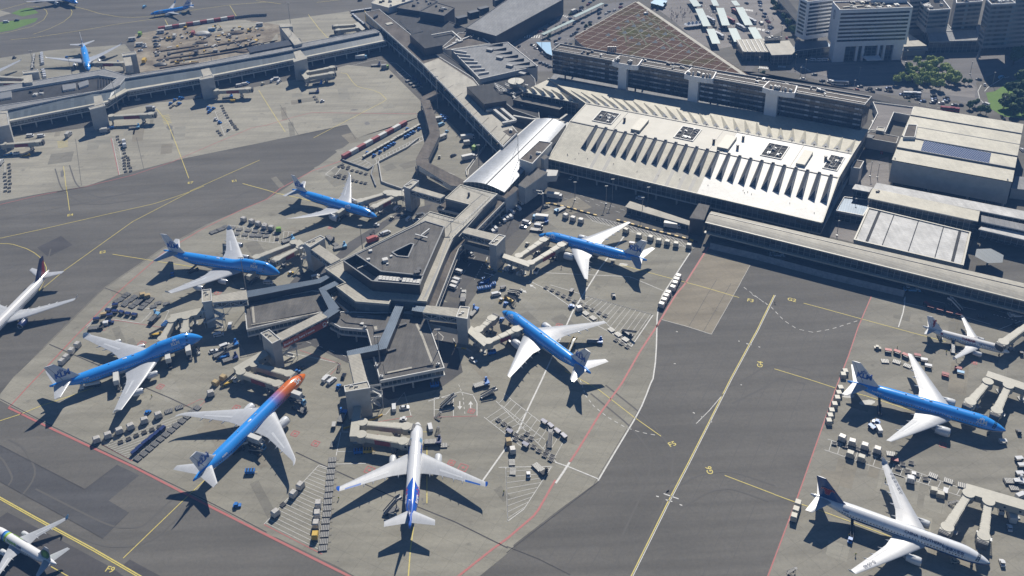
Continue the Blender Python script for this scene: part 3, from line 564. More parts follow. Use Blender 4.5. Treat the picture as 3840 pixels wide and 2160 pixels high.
def airliner(typ,kind,label,x,y,head,fin_mat,fin_text=None,gears=True,group=None,opts=()):
 (L,Rr,zc,nz,tz,rle,tle,ss,rc,tc,ky,kc,wz,tipz,engs,fin,stab,dev)=SPEC[typ]
 a=thing('airliner',label,'airliner',(x,y,0),R(head),group)
 fm=livery(kind,L,Rr,zc)
 # --- body
 def section(s):
  D=2*Rr;ln=1.75*D;lt=3.15*D
  hw=Rr;zt=zc+Rr;zb=zc-Rr
  if s<ln:
   t=max(s/ln,0.0);r=(1-(1-t)**1.75)**.62;rt_=(1-(1-t)**1.9)**.85*.62+.38*t**.8 if typ!='747' else(1-(1-t)**1.9)**.7
   hw=Rr*r;zt=nz+(zc+Rr-nz)*(rt_*.75+r*.25);zb=nz-(nz-zc+Rr)*(1-(1-t)**2.2)**.6
  if s>L-lt:
   t=(s-(L-lt))/lt;hw=Rr*(1-t**1.55)+.3*t;zt=(zc+Rr)-(zc+Rr-tz-.45)*t**2.1;zb=zc-Rr+(tz-.4-zc+Rr)*t**1.25
  if typ=='747':
   h=0.0
   if s<29:
    h=2.0*min(1,max(0,(s-1.0)/6.0))**.8*(1-max(0,min(1,(s-20)/9))**1.0*(1 if s>20 else 0))
    q=max(0,min(1,(s-20)/9));h=2.0*(min(1,max(0,(s-.8)/6.2))**.85)*(1-q*q*(3-2*q))
   zt+=h
  return hw,zt,zb
 def surf(s,th,out=0.0):  # th from the top, towards +y
  hw,zt,zb=section(s);m=max(zc if s>3.5*Rr else nz+(zc-nz)*min(1,s/(3.5*Rr)),zb+.1)
  if s>L-6.3*Rr:m=(zt+zb)/2
  cz,sn=math.cos(th),math.sin(th)
  zz=m+(zt-m)*cz if cz>0 else m+(m-zb)*cz
  p=Vector((-s,hw*sn,zz));nrm=Vector((0,sn*(zt-zb)/2,cz*hw)).normalized()
  return p+nrm*out,nrm
 ss_=[.02,.25,.6,1.0,1.5,2.1,2.8,3.6,4.5,5.5,6.7,8,9.5,11]
 ss_=[q*Rr/3 for q in ss_];q=ss_[-1]+2
 while q<L-6.3*Rr:ss_.append(q);q+=2.2
 for k in range(15):ss_.append(L-6.3*Rr+6.3*Rr*k/14)
 mb=MB();NS=28
 mb.loft([[surf(s,2*math.pi*i/NS)[0]for i in range(NS)][::-1]for s in ss_])
 fus=obj('fuselage',mb,fm,a,True)
 mb=MB()  # belly fairing
 lf=rc*1.35;xs=[-(-rle)-1.5-lf*k/8 for k in range(9)];pr=[.35,.8,1,1,1,1,.95,.75,.3]
 mb.loft([[(xx,math.sin(t)*Rr*(.55+.5*p_),zc-Rr*.42-math.cos(t)*Rr*(.45+.30*p_))for t in[R(-105+210*i/10)for i in range(11)]]for xx,p_ in zip(xs,pr)],0,False,False)
 obj('belly_fairing',mb,M['wing']if kind not in('blue','orange')else M['nacelle'],a,True)
 mb=MB()  # flight deck windows
 s0,s1=(1.15*Rr,1.55*Rr)if typ!='747' else(2.15*Rr,2.45*Rr)
 for sgn in(1,-1):
  for k,(t0,t1,so)in enumerate(((2,17,0),(19,33,.1),(35,48,.3))):
   if typ=='747':t0,t1=t0*1.1,t1*1.1
   pts=[surf(s0+so*Rr*.5+(.02*Rr),R(sgn*t0*1.55),.03)[0],surf(s0+so*Rr*.5+.08*Rr,R(sgn*t1*1.55),.03)[0],surf(s1+so*Rr*.5+.06*Rr,R(sgn*t1*1.45),.03)[0],surf(s1+so*Rr*.5,R(sgn*t0*1.45),.03)[0]]
   mb.face(pts if sgn>0 else pts[::-1])
 obj('cockpit_window',mb,M['glass'],a)
 # --- wings
 def foil(xle,yv,zv,ch,th):
  pr=((0,0),(.02,.35),(.10,.72),(.30,1),(.55,.85),(.80,.42),(1,.03),(1,-.03),(.75,-.22),(.45,-.55),(.2,-.62),(.05,-.36))
  return[(xle-u*ch,yv,zv+w_*th*ch*.62)for u,w_ in pr]
 def wing_side(sg):
  def st(yv):
   t=max(0.0,(yv-Rr*.6)/(ss-Rr*.6));xle=rle+(tle-rle)*t
   if yv<ky:u=(yv-Rr*.6)/(ky-Rr*.6);ch=rc+(kc-rc)*u
   else:ch=kc+(tc-kc)*(yv-ky)/(ss-ky)
   if typ in('773','789')and yv>ss*.92:xle-=((yv-ss*.92)/(ss*.08))**2*1.6
   zz=wz+(tipz-wz)*(t**(1.25 if typ!='789' else 1.7))
   return xle,yv*sg,zz,ch,.125-.045*t
  ys=[Rr*.5]+[Rr*.6+(ss-Rr*.6)*t for t in(.08,.18,.28,.4,.52,.65,.78,.88,.94,.975,1)]
  mb=MB();rings=[foil(*st(q))for q in ys]
  mb.loft([r if sg>0 else r[::-1]for r in rings]);wg=obj('wing',smooth_by_angle(mb.mesh('wing',M['wing']),40),None,a)
  def panel(y0,y1,f0,f1,nm,mt,up=.012):
   mb=MB();p=[]
   for yv in(y0,(y0+y1)/2,y1):
    xle,yy,zz,ch,th=st(yv)
    def top(f):
     kx=((0,0),(.02,.35),(.10,.72),(.30,1),(.55,.85),(.80,.42),(1,.03))
     for(a0,b0),(a1,b1)in zip(kx,kx[1:]):
      if a0<=f<=a1:return b0+(b1-b0)*(f-a0)/(a1-a0)
     return 0
    p.append([(xle-f*ch,yy,zz+top(f)*th*ch*.62+up+(.03 if nm=='flap' else 0))for f in(f0,(f0+f1)/2,f1)])
   for i in range(2):
    for j in range(2):
     fcs=[p[i][j],p[i+1][j],p[i+1][j+1],p[i][j+1]];mb.face(fcs[::-1]if sg>0 else fcs)
   return obj(nm,mb,mt,wg)
  panel(Rr*1.12,ky*.93,.74,.985,'flap',M['flap']);panel(ky*1.08,ss*.70,.76,.985,'flap',M['flap']);panel(ss*.72,ss*.93,.78,.985,'aileron',M['klmblue']if 'blueail' in opts else M['flap'])
  panel(ky*1.1,ss*.68,.60,.725,'spoiler',M['nacelle'],.02)
  for fy in([.22,.40,.56,.68]if Rr>2.5 else[.34,.5,.64]):  # flap track fairings
   xle,yy,zz,ch,th=st(ss*fy);mb=MB();rr=.34*Rr/3
   mb.loft([[(xle-ch*u,yy+rr*w_*math.cos(t),zz-.25*Rr/3+rr*w_*math.sin(t)*1.2)for t in[R(60*k)for k in range(6)][::sg]]for u,w_ in((.55,.2),(.7,1),(.95,1),(1.0+1.6/ch*Rr/3,.12))][::-1])
   obj('flap_fairing',mb,M['nacelle'],wg,True)
  if dev:
   xle,yy,zz,ch,th=st(ss);mb=MB()
   if dev=='winglet':hgt_,rk,c1,ow=(1.9,2.0,1.2,1.0)
   elif dev=='blended':hgt_,rk,c1,ow=(2.4,1.7,.6,.55)
   else:hgt_,rk,c1,ow=(.95,1.0,.5,.1)
   mid=foil(xle-rk*.25,yy+sg*ow*.75,zz+hgt_*.3,ch*.82,.09)
   tp=[(px,yy+sg*ow+(pz-zz-hgt_)*.0,0)for px,py,pz in foil(xle-rk,0,zz+hgt_,c1,.08)]
   ring1=foil(xle,yy,zz,ch,.09);c0=[(px,yy+sg*ow*1.05+(q_-zz-hgt_)*sg*.6,zz+hgt_)for px,py,q_ in foil(xle-rk,0,zz+hgt_,c1,.08)]
   rr=[ring1,mid,c0];mb.loft([r if sg>0 else r[::-1]for r in rr]);obj('winglet',mb,fin_mat if 'bluetip' in opts else(M['lblue']if dev=='blended' else M['nacelle']),wg,False)
   if dev=='fence':
    mb=MB();mb.loft([r if sg>0 else r[::-1]for r in(ring1,[(px-.3,py+sg*.05,pz-.9)for px,py,pz in foil(xle-.5,yy,zz,c1,.08)])]);obj('winglet',mb,M['nacelle'],wg)
  for ey,ex,er,el,ez in engs:  # engines
   mb=MB();prof=((0,.84),(.06,.97),(.2,1.03),(.5,1.02),(.78,.88),(.86,.82));n=20
   mb.loft([[(ex-u*el,sg*ey+er*r_*math.cos(2*math.pi*k/n),ez+er*r_*math.sin(2*math.pi*k/n))for k in range(n)][::-1]for u,r_ in prof],0,False)
   en=obj('engine',mb,M['navy']if kind=='delta' else M['nacelle'],a,True)
   mb=MB();mb.loft([[(ex-u*el,sg*ey+er*r_*math.cos(2*math.pi*k/n),ez+er*r_*math.sin(2*math.pi*k/n))for k in range(n)][::-1]for u,r_ in((.10,.78),(.02,.80),(-.012,.86),(-.004,.92),(.03,.955))],0,False);obj('intake_lip',mb,M['lip'],en,True)
   mb=MB();mb.loft([[(ex-u*el,sg*ey+er*r_*math.cos(2*math.pi*k/n),ez+er*r_*math.sin(2*math.pi*k/n))for k in range(n)][::-1]for u,r_ in((.06,.02),(.12,.2),(.13,.8))],0,False);obj('fan',mb,M['darkmetal'],en)
   mb=MB();mb.loft([[(ex-u*el,sg*ey+er*r_*math.cos(2*math.pi*k/n),ez+er*r_*math.sin(2*math.pi*k/n))for k in range(n)][::-1]for u,r_ in((.80,.6),(.86,.60),(1.02,.42),(1.04,.3),(1.2,.06))],0,True);obj('exhaust',mb,M['steel'],en,True)
   t=(ey-Rr*.6)/(ss-Rr*.6);xle=rle+(tle-rle)*t;zz=wz+(tipz-wz)*t**1.25;mb=MB();hw=.22
   A=[(ex-.22*el,ez+er*.95),(xle-.5,zz+.12),(xle-kc*.5,zz-.25),(ex-.95*el,ez+er*.45)]
   for s2 in(1,-1):
    f=[(px,sg*ey+s2*hw,pz)for px,pz in A];mb.face(f if s2>0 else f[::-1])
   for i in range(4):
    p0,p1=A[i],A[(i+1)%4];mb.face([(p0[0],sg*ey+hw,p0[1]),(p0[0],sg*ey-hw,p0[1]),(p1[0],sg*ey-hw,p1[1]),(p1[0],sg*ey+hw,p1[1])])
   obj('pylon',mb,M['nacelle'],en)
 wing_side(1);wing_side(-1)
 # --- tail
 fr,ft,tl_,tt,fh=fin;zr=zc+Rr*.72
 mb=MB();rings=[]
 for t in(0,.12,.5,1):
  le=fr+(tl_-fr)*t+(1.6*Rr/3 if t==0 else 0);te=ft+(tt-ft)*t;zz=zr+(fh-zr)*t;ch=le-te;th=.105-.02*t
  rings.append([(le-u*ch,w_*th*ch*.5,zz)for u,w_ in((0,0),(.06,.55),(.3,1),(.65,.75),(1,.04),(1,-.04),(.65,-.75),(.3,-1),(.06,-.55))])
 mb.loft(rings);fo=obj('tail_fin',smooth_by_angle(mb.mesh('tail_fin',fin_mat),45),None,a)
 def fin_pt(u,t,sg,out=.06):
  le=fr+(tl_-fr)*t;te=ft+(tt-ft)*t;ch=le-te;th=.105-.02*t
  prf=((0,0),(.06,.55),(.3,1),(.65,.75),(1,.04));w_=0
  for(a0,b0),(a1,b1)in zip(prf,prf[1:]):
   if a0<=u<=a1:w_=b0+(b1-b0)*(u-a0)/(a1-a0)
  return Vector((le-u*ch,sg*(w_*th*ch*.5+out),zr+(fh-zr)*t))
 mb=MB()  # rudder hinge line
 for sg in(1,-1):
  f=[tuple(fin_pt(u,t,sg,.02))for u,t in((.69,.1),(.71,.1),(.71,.98),(.69,.98))];mb.face(f if sg<0 else f[::-1])
 obj('rudder_gap',mb,M['darkmetal'],fo)
 if fin_text=='KLM':
  for sg in(1,-1):
   o0=fin_pt(.42,.40,sg,.10);X=Vector((sg*-1.0,0,0));U=Vector((tl_-fr,0,fh-zr)).normalized();nrm=Vector((0,sg,0))
   rot=Matrix((X,Vector((0,0,1)),X.cross(Vector((0,0,1))))).transposed()
   text('KLM',3.3*Rr/3.1,M['klmblue'],fo,o0+Vector((-.2,0,0)),rot,'lettering',.05,.03)
   mb=MB();crown(mb,o0+Vector((-.75,0,1.75*Rr/3.1)),X,Vector((0,0,1)),1.55*Rr/3.1,-1 if sg>0 and False else 1);obj('crown_emblem',mb,M['klmblue'],fo)
 sl,sc,tl2,tc2,sspan,sz=stab
 for sg in(1,-1):
  mb=MB();rings=[foil(sl+(tl2-sl)*t,sg*(.3+(sspan-.3)*t),sz+.55*t,sc+(tc2-sc)*t,.10)for t in(0,.3,.7,.97,1)]
  mb.loft([r if sg>0 else r[::-1]for r in rings]);sb=obj('tailplane',smooth_by_angle(mb.mesh('tailplane',M['wing']),40),None,a)
  mb=MB();q=[]
  for t in(.12,.95):
   xle=sl+(tl2-sl)*t;ch=sc+(tc2-sc)*t;q+=[[(xle-f*ch,sg*(.3+(sspan-.3)*t),sz+.55*t+(.42*(1-f)/.2 if f>.8 else .48)*.1*ch*.62+.02)for f in(.72,.98)]]
  f=[q[0][0],q[1][0],q[1][1],q[0][1]];mb.face(f[::-1]if sg>0 else f);obj('elevator',mb,M['flap'],sb)
 # --- gear
 if gears:
  def wheel(mb,c,r,wd):mb.tube((c[0],c[1]-wd/2,c[2]),(c[0],c[1]+wd/2,c[2]),r,None,12)
  def gear(nm,gx,gy,rows,r,top):
   mb=MB();mb.tube((gx,gy,r),(gx,gy,top),.16*Rr/3,None,8);g_=obj(nm,mb,M['steel'],a)
   for k in range(rows):
    for s2 in(1,-1):
     mb=MB();wheel(mb,(gx+(k-(rows-1)/2)*r*2.25,gy+s2*.48*Rr/3,r),r,.38*Rr/3);obj('wheel',mb,M['black'],g_,True)
  k=Rr/3
  gear('nose_gear',-(1.95*Rr if typ!='747' else 7.5),0,1,.52*k,nz)
  mx=rle-rc*.72
  for sg in(1,-1):
   gear('main_gear',mx,sg*5.3*k,3 if typ in('772','773')else(1 if Rr<2.5 else 2),.66*k,wz)
   if typ=='747':gear('main_gear',mx-3,sg*1.9,2,.66,3)
 # --- writing on the body
 def on_body(s,th,body,size,m,nm='lettering',bold=.035):
  for sg in(1,-1):
   p,nrm=surf(s,R(th)*sg,.04+.045*size*size/Rr*.5);X=Vector((-1.0*sg,0,0));Y=nrm.cross(X);Y=Y if Y.z>0 else-Y
   if Y.z<0:Y=-Y
   # reading direction: to the viewer's right when he looks at that side
   X=Y.cross(nrm);text(body,size,m,fus,p,Matrix((X,Y,nrm)).transposed(),nm,bold)
 def crown_body(s,th,sc_,m):
  for sg in(1,-1):
   p,nrm=surf(s,R(th)*sg,.14);X=Vector((-1.0*sg,0,0));Y=nrm.cross(X);Y=Y if Y.z>0 else-Y;X=Y.cross(nrm)
   mb=MB();crown(mb,p,X,Y,sc_,1);obj('crown_emblem',mb,m,fus)
 return a,fus,fo,surf,on_body,crown_body,fin_pt
def klm(typ,label,x,y,h,kind='blue',s=None,**kw):
 a,fus,fo,surf,ob,cb,fp=airliner(typ,kind,label,x,y,h,M['finwhite'],'KLM',group='blue airliners',**kw)
 s=s or(13.5 if typ=='747' else(9.5 if typ!='789' else 17.5))
 ob(s,52,'KLM',2.1,M['txtwhite'],'lettering',.05);cb(s,33,1.15,M['txtwhite'])
 L=SPEC[typ][0];ob(L*.78,62,'Royal Dutch Airlines',.8,M['txtwhite'])if typ=='772' else ob(L*.78,62,'PH-BFL' if typ=='747' else 'PH-BVA',.9,M['txtwhite'])
 for k,(ss2,lf)in enumerate(((.30,.5),(.46,1.0),(.62,.5),(.20,.4))):
  p,n=surf(L*ss2,0);mb=MB();mb.prism([(p.x-lf,-.05),(p.x+lf*.2,-.05),(p.x+lf*.2,.05),(p.x-lf,.05)],p.z-.05,p.z+.35);obj('antenna',mb,M['txtwhite'],fus)
 mb=MB();p,n=surf(L*.52,0);mb.loft([[(p.x+u*1.3,w_*.45*math.cos(t),p.z-.1+.3*w_*math.sin(t))for t in[R(30*k)for k in range(7)]]for u,w_ in((1,.1),(.5,.9),(0,1),(-.6,.8),(-1,.1))],0,False,False);obj('dome_fairing',mb,M['txtwhite'],fus,True)
 return a
klm('789','blue airliner with white swept tail, parked at the upper left gate',-62.99,490.62,-30.89,s=19)
klm('747','blue four engined airliner at the left gate with one white lift truck beside its nose',-110.83,436.78,-18.04)
klm('747','blue four engined airliner with three raised catering boxes along its side',-140.43,385.48,30.11)
klm('773','airliner with an orange nose that fades into a blue rear body',-86.19,355.76,60.77,kind='orange',s=8.5)
klm('772','blue airliner at the right gates, second from the terminal, nose to the upper left',6.64,396.90,126.87)
klm('772','blue airliner parked nearest the big pale terminal roof, tail to the right',29.35,464.27,150.25)
klm('772','blue airliner on the side apron below the small white jet',212.57,302.61,-29.43)
# --- white jet with the blue rear body
M['deepblue']=paint('deep blue tail paint',(.01,.10,.50),.3,.05,1,0,.3)
a,fus,fo,surf,ob,cb,fp=airliner('332','whiteblue','white airliner with blue rear body and blue wing tips',-32.72,321.94,89.29,M['deepblue'],opts=('bluetip','blueail'))
ob(13.5,50,'Air',2.0,M['lblue']);ob(45,52,'Europa',1.5,M['txtwhite']);ob(18,62,'AirEuropa',1.2,M['deepblue'])
# --- white jet with the dark blue tail and red flower
M['greyblue']=paint('grey blue lettering',(.10,.13,.20),.4);M['southern']=paint('dark teal blue tail paint',(.008,.055,.19),.3,.05,1,0,.3);M['flower']=paint('dark red emblem',(.30,.02,.035),.4);M['flower_rim']=paint('pale emblem outline',(.6,.45,.42),.4)
a,fus,fo,surf,ob,cb,fp=airliner('333','southern','white airliner with a dark blue tail bearing a red flower, blue line along its side',176.15,238.89,-31.07,M['southern'])
ob(22.5,46,'CHINA  SOUTHERN',1.5,M['navy'],bold=.02);ob(12.5,58,'\u4e2d\u56fd\u5357\u65b9\u822a\u7a7a',1.25,M['navy'],bold=.02);ob(50,60,'B-6548',.7,M['navy'])
for sg in(1,-1):
 rim,fl=MB(),MB()
 base=fp(.47,.47,sg,.12);X=Vector((-1.0*sg,0,0));Y=Vector((0,0,1))
 def strip(mb,pts,wd,off):
  pts=[Vector(p)for p in pts]
  for p,q in zip(pts,pts[1:]):
   d=(q-p).normalized();h=Vector((-d.y,d.x))*wd
   mb.face([tuple(base+X*c.x+Y*c.y+Vector((0,sg*off,0)))for c in(p-h,q-h,q+h,p+h)])
 for k in(-2.5,-1.5,-.5,.5,1.5,2.5):
  c=[(k*.22,-1.5),(k*.34,-.5),(k*.52,.5+.12*abs(k)),(k*.8,1.0-.13*abs(k)),(k*.98,.72-.2*abs(k)),(k*.9,.4-.18*abs(k))]
  strip(rim,c,.30,0);strip(fl,c,.19,.03)
 strip(rim,[(-.85,-1.35),(-.4,-1.85),(.4,-1.85),(.85,-1.35)],.34,0);strip(fl,[(-.85,-1.35),(-.4,-1.8),(.4,-1.8),(.85,-1.35)],.24,.03)
 e=obj('flower_emblem',fl,M['flower'],fo);obj('emblem_outline',rim,M['flower_rim'],e)
for o in[c for c in a.children if c.name.startswith('wing')]:
 sg=1 if o.data.vertices[0].co.y>0 else-1
 if sg>0:text('\u4e2d \u56fd \u5357 \u65b9 \u822a \u7a7a',1.35,M['greyblue'],o,Vector((-36.2,21.3,6.3)),basis(Vector((.56,-.83,-.06)),Vector((.83,.56,0))),bold=.0)
 else:text('B-6548',2.0,M['greyblue'],o,Vector((-37.6,-22.3,6.4)),basis(Vector((-.5,-.86,.05)),Vector((.86,-.5,0))),bold=.0)
# --- small white jet with the leaping animal
a,fus,fo,surf,ob,cb,fp=airliner('320','tunis','small white airliner with a dark red curl on its tail',238.71,352.54,-29.77,M['finwhite'])
ob(17.5,48,'TUNISAIR',1.35,M['flower'],bold=.05);ob(8.8,55,'\u0627\u0644\u062e\u0637\u0648\u0637 \u0627\u0644\u062a\u0648\u0646\u0633\u064a\u0629',.9,M['navy'],bold=.02)
mb=MB()
for sg in(1,-1):
 base=fp(.40,.42,sg,.08)
 for p,q,wd in(((-.5,2.4),(.6,1.7),.3),((.6,1.7),(-.1,.9),.42),((-.1,.9),(.5,.1),.5),((.5,.1),(-.1,-.7),.36),((-.1,-.7),(.5,-1.6),.2),((.4,1.9),(1.2,2.4),.16)):
  p,q=Vector(p),Vector(q);d=(q-p).normalized();h=Vector((-d.y,d.x))*wd;mb.face([tuple(base+Vector((-c.x,0,c.y)))for c in(p-h,q-h,q+h,p+h)])
obj('leaping_emblem',mb,M['flower'],fo)
mb=MB()
for sg in(1,-1):
 p,n=surf(29.0,R(62)*sg,.05);Y=Vector((0,0,1));X=Vector((1,0,0));Yt=n.cross(X).normalized();mb.face([tuple(p+X*u*.55+Yt*v_*.4)for u,v_ in((-1,-1),(1,-1),(1,1),(-1,1))])
obj('flag_marking',mb,M['flower'],fus)
# --- white jet with red and navy tail, rolling out at the left edge
def tricolour():
 g=G('navy and red tail paint');x,y,z=g.xyz();f=g.m('ADD',g.m('MULTIPLY',x,.7),g.m('ADD',z,33.0))
 c=g.mix(g.m('GREATER_THAN',g.m('ADD',g.m('MULTIPLY',g.m('SUBTRACT',z,8.0),.55),g.m('ADD',x,55.5)),-1.2),(.30,.012,.03),(.012,.02,.09));c=g.mix(g.m('LESS_THAN',g.m('ADD',x,g.m('MULTIPLY',z,.35)),-55.3),c,(.33,.015,.035));c=g.mix(g.m('GREATER_THAN',z,14.5),c,(.012,.02,.09));return g.out(c,.3,0,.5,.3)
airliner('333','delta','white airliner with a navy and red tail rolling in from the left',-251.03,383.73,-102.45,tricolour())
# --- white jet with green band
def oval():
 g=G('white tail with green oval');x,y,z=g.xyz();dx=g.m('DIVIDE',g.m('ADD',x,g.m('ADD',34.6,g.m('MULTIPLY',g.m('SUBTRACT',z,8.0),.45))),2.4);dz=g.m('DIVIDE',g.m('SUBTRACT',z,7.6),2.9)
 r=g.m('SQRT',g.m('ADD',g.m('MULTIPLY',dx,dx),g.m('MULTIPLY',dz,dz)))
 c=g.mix(g.m('LESS_THAN',r,1.0),(.55,.58,.63),(.01,.03,.06));c=g.mix(g.m('LESS_THAN',r,.88),c,(.05,.20,.015));c=g.mix(g.m('LESS_THAN',r,.45),c,(.20,.42,.05));return g.out(c,.3,0,.5,.3)
a,fus,fo,surf,ob,cb,fp=airliner('738','greenband','white jet with green and blue bands taxiing in the lower left corner',-198.61,275.15,148.5,oval())
ob(15.4,52,'transavia',1.5,M['green']);ob(19.6,52,'.com',1.5,M['navy'])
# --- far jets
klm('332','blue airliner parked nose in behind the long pier, beside the building site',-309.56,727.82,-67.34)
klm('738','small blue jet taxiing on the far taxiway beyond the striped barriers',-296.40,856.11,-157.98)
def fit_heading(typ,nose,tip,sgn):
 L=SPEC[typ];n=W('F',*nose,L[3]);best=None
 for h in range(0,3600):
  t=R(h/10);p=n+Vector((math.cos(t),math.sin(t),0))*(L[6]-1)+Vector((-math.sin(t),math.cos(t),0))*sgn*L[7];p.z=L[13]
  d=p-EYE;q=d.dot(FW);e=(CX+FPX*d.dot(RT)/q-tip[0])**2+(CY-FPX*d.dot(UP)/q-tip[1])**2
  if best is None or e<best[0]:best=(e,h/10)
 return n.x,n.y,best[1]
ox,oy,oh=fit_heading('332',(290,12),(104,11),-1)
klm('332','blue airliner taxiing at the top left corner beside the grass islands',ox,oy,oh)
tipw=W('F',77,226,6.8);t=R(-67.34);L=SPEC['332']
px_=tipw-Vector((math.cos(t),math.sin(t),0))*(L[6]-1)-Vector((-math.sin(t),math.cos(t),0))*L[7]
klm('332','airliner at the left edge showing only its white wing and engine',px_.x,px_.y,-67.34)
# ================================================================== the piers
from mathutils.geometry import tessellate_polygon
def area(p):return sum(p[i][0]*p[(i+1)%len(p)][1]-p[(i+1)%len(p)][0]*p[i][1]for i in range(len(p)))/2
def inset(poly,d):
 """poly moved inward by d (outward when negative)"""
 p=[Vector((q[0],q[1]))for q in poly]
 if area(p)<0:p=p[::-1]
 out=[];n=len(p)
 for i in range(n):
  a,b,c=p[i-1],p[i],p[(i+1)%n];e1=(b-a).normalized();e2=(c-b).normalized()
  n1=Vector((-e1.y,e1.x));n2=Vector((-e2.y,e2.x));k=max(1+n1.dot(n2),.35);out.append(b+(n1+n2)*(d/k))
 return out
def holed(mb,outer,holes,z0,z1,mt=0,ms=None,zfloor=None,mf=None):
 ms=mt if ms is None else ms
 loops=[[Vector((p[0],p[1],z1))for p in l]for l in[outer]+holes];fl=[v for l in loops for v in l]
 for t in tessellate_polygon(loops):
  f=[fl[i]for i in t];mb.face(f if area(f)>0 else f[::-1],mt)
 def side(l,out,a,b):
  l=list(l)if(area(l)>0)==out else list(l)[::-1]
  for i in range(len(l)):
   p,q=l[i],l[(i+1)%len(l)];mb.face([(p[0],p[1],a),(q[0],q[1],a),(q[0],q[1],b),(p[0],p[1],b)],ms)
 side(outer,True,z0,z1)
 for h in holes:
  zf=zfloor if zfloor is not None else z0;side(h,False,zf,z1);hh=h if area(h)>0 else h[::-1];mb.face([(p[0],p[1],zf)for p in hh],ms if mf is None else mf)
def pr(name,poly,z0,z1,mt,ms,parent,bottom=False):
 mb=MB();mb.prism(poly,z0,z1,0,1,bottom);return obj(name,mb,[M[mt],M[ms]],parent)
def parapet(poly,z,h,wd,m,parent,name='parapet'):
 mb=MB();p=[Vector((q[0],q[1],z))for q in poly]
 q=inset(poly,wd);o=[Vector((a[0],a[1]))for a in poly]
 if area(o)<0:o=o[::-1]
 n=len(o)
 for i in range(n):
  j=(i+1)%n;mb.face([(o[i].x,o[i].y,z+h),(o[j].x,o[j].y,z+h),(q[j].x,q[j].y,z+h),(q[i].x,q[i].y,z+h)])
  mb.face([(o[i].x,o[i].y,z),(o[j].x,o[j].y,z),(o[j].x,o[j].y,z+h),(o[i].x,o[i].y,z+h)]);mb.face([(q[j].x,q[j].y,z),(q[i].x,q[i].y,z),(q[i].x,q[i].y,z+h),(q[j].x,q[j].y,z+h)])
 return obj(name,mb,M[m],parent)
def along(poly,step,closed=True):
 n=len(poly)
 for i in range(n if closed else n-1):
  a=Vector(poly[i][:2]);b=Vector(poly[(i+1)%n][:2]);L=(b-a).length;k=max(1,int(L/step))
  for j in range(k):yield a.lerp(b,(j+.5)/k),math.atan2(b.y-a.y,b.x-a.x)
def deck(parent,poly,zt,roof='roof_dark',glaz='glaz_f',fascia='white_wall',zf=4.2,cols=9.0,th=1.2,under=4.0,colside=None):
 """a concourse on columns: roof slab, glazing, floor slab, columns, dark undercroft"""
 pr('roof',poly,zt-th,zt,roof,fascia,parent,True);parapet(poly,zt,.35,.45,fascia,parent)
 pr('glazing',inset(poly,.5),zf+.7,zt-th,glaz,glaz,parent);pr('floor_slab',poly,zf,zf+.7,fascia,fascia,parent,True)
 pr('undercroft_shade',inset(poly,under),0,zf,'dark_wall','dark_wall',parent)  # dark core stands in for the shade of the open undercroft
 for c,a in along(inset(poly,1.2),cols):
  mb=MB();mb.box((0,0,0),(.8,.8,zf));obj('column',mb,M['pale_wall'],parent,False,(c.x,c.y,0),a)
def rail(parent,pts,h=1.1,m='steel',step=3.0):
 mb=MB()
 for p,q in zip(pts,pts[1:]):
  p,q=Vector(p),Vector(q);d=q-p;k=max(1,int(d.length/step))
  for z in(h,h*.55):mb.beam(p+Vector((0,0,z-.04)),q+Vector((0,0,z-.04)),.09,.09)
  for i in range(k+1):c=p.lerp(q,i/k);mb.beam(c,c+Vector((0,0,h)),.1,.1)
 return obj('railing',mb,M[m],parent)
hub=thing('pier_terminal','hub of the round-headed pier, dark raised roof with a wedge shaped court','terminal',W('n',1000,700,0))
hub.location=(0,0,0)
ring=PM([('n',200,785),('n',460,970),('n',345,1020),('n',600,1215),('n',1030,1250),('n',1065,1180),('n',1520,1215),('x',565,868),('x',600,828),('x',1063,372),('x',655,270),('x',487,420),('x',757,490),('x',600,637),('x',325,562),('n',1350,215)],14)
pr('upper_roof',ring,13.2,14,'roof_beige','pale_wall',hub);parapet(ring,14,.4,.5,'cream',hub);pr('upper_wall',inset(ring,.3),8.5,13.2,'glaz_drum','glaz_drum',hub)
deck(hub,inset(ring,-3.6),8.5,'roof_brown','glaz_f','pale_wall',4.2,10.0)
drum=P('n',[(440,685),(810,945),(1425,995),(1750,245),(1500,170),(640,585)],20)
droof=P('n',[(600,605),(925,825),(1470,880),(1750,245),(1500,170)],20);court=P('n',[(1060,580),(1310,458),(1362,472),(1285,645),(1135,630)],20)
mb=MB();holed(mb,droof,[court],14,20,0,1,14.6,1);obj('raised_roof',mb,[M['roof_dark'],M['dark_wall']],hub)
parapet(inset(droof,-.15),19.9,.55,.6,'grey_wall',hub);parapet(court[::1],20.02,.45,.7,'grey_wall',hub,'court_rim')
scr=P('n',[(600,605),(440,685),(810,945),(1425,995),(1470,880)],20);mb=MB()
for p,q in zip(scr,scr[1:]):mb.beam((p.x,p.y,14),(q.x,q.y,14),.4,6.0)
obj('plant_screen',mb,M['dark_wall'],hub);mb=MB()
for p,q in zip(scr,scr[1:]):mb.beam((p.x,p.y,20),(q.x,q.y,20),.6,.25)
obj('screen_rim',mb,M['grey_wall'],hub)
pit=P('n',[(895,858),(830,925),(1425,975),(1455,885)],19);pr('plant_deck',pit,18.0,18.4,'grey_wall','dark_wall',hub,True)
for k in range(12):
 if k==6:continue
 for r in(0,1):
  t=(k+.35)/12;a=P('n',[(908,882),(905,908)],19.2)[r];b=P('n',[(1442,932),(1430,958)],19.2)[r];c=a.lerp(b,t);mb=MB();mb.box((0,0,0),(2.0,1.5,.7));obj('cooling_unit',mb,M['white_wall'],hub,False,(c.x,c.y,18.45),-.08)
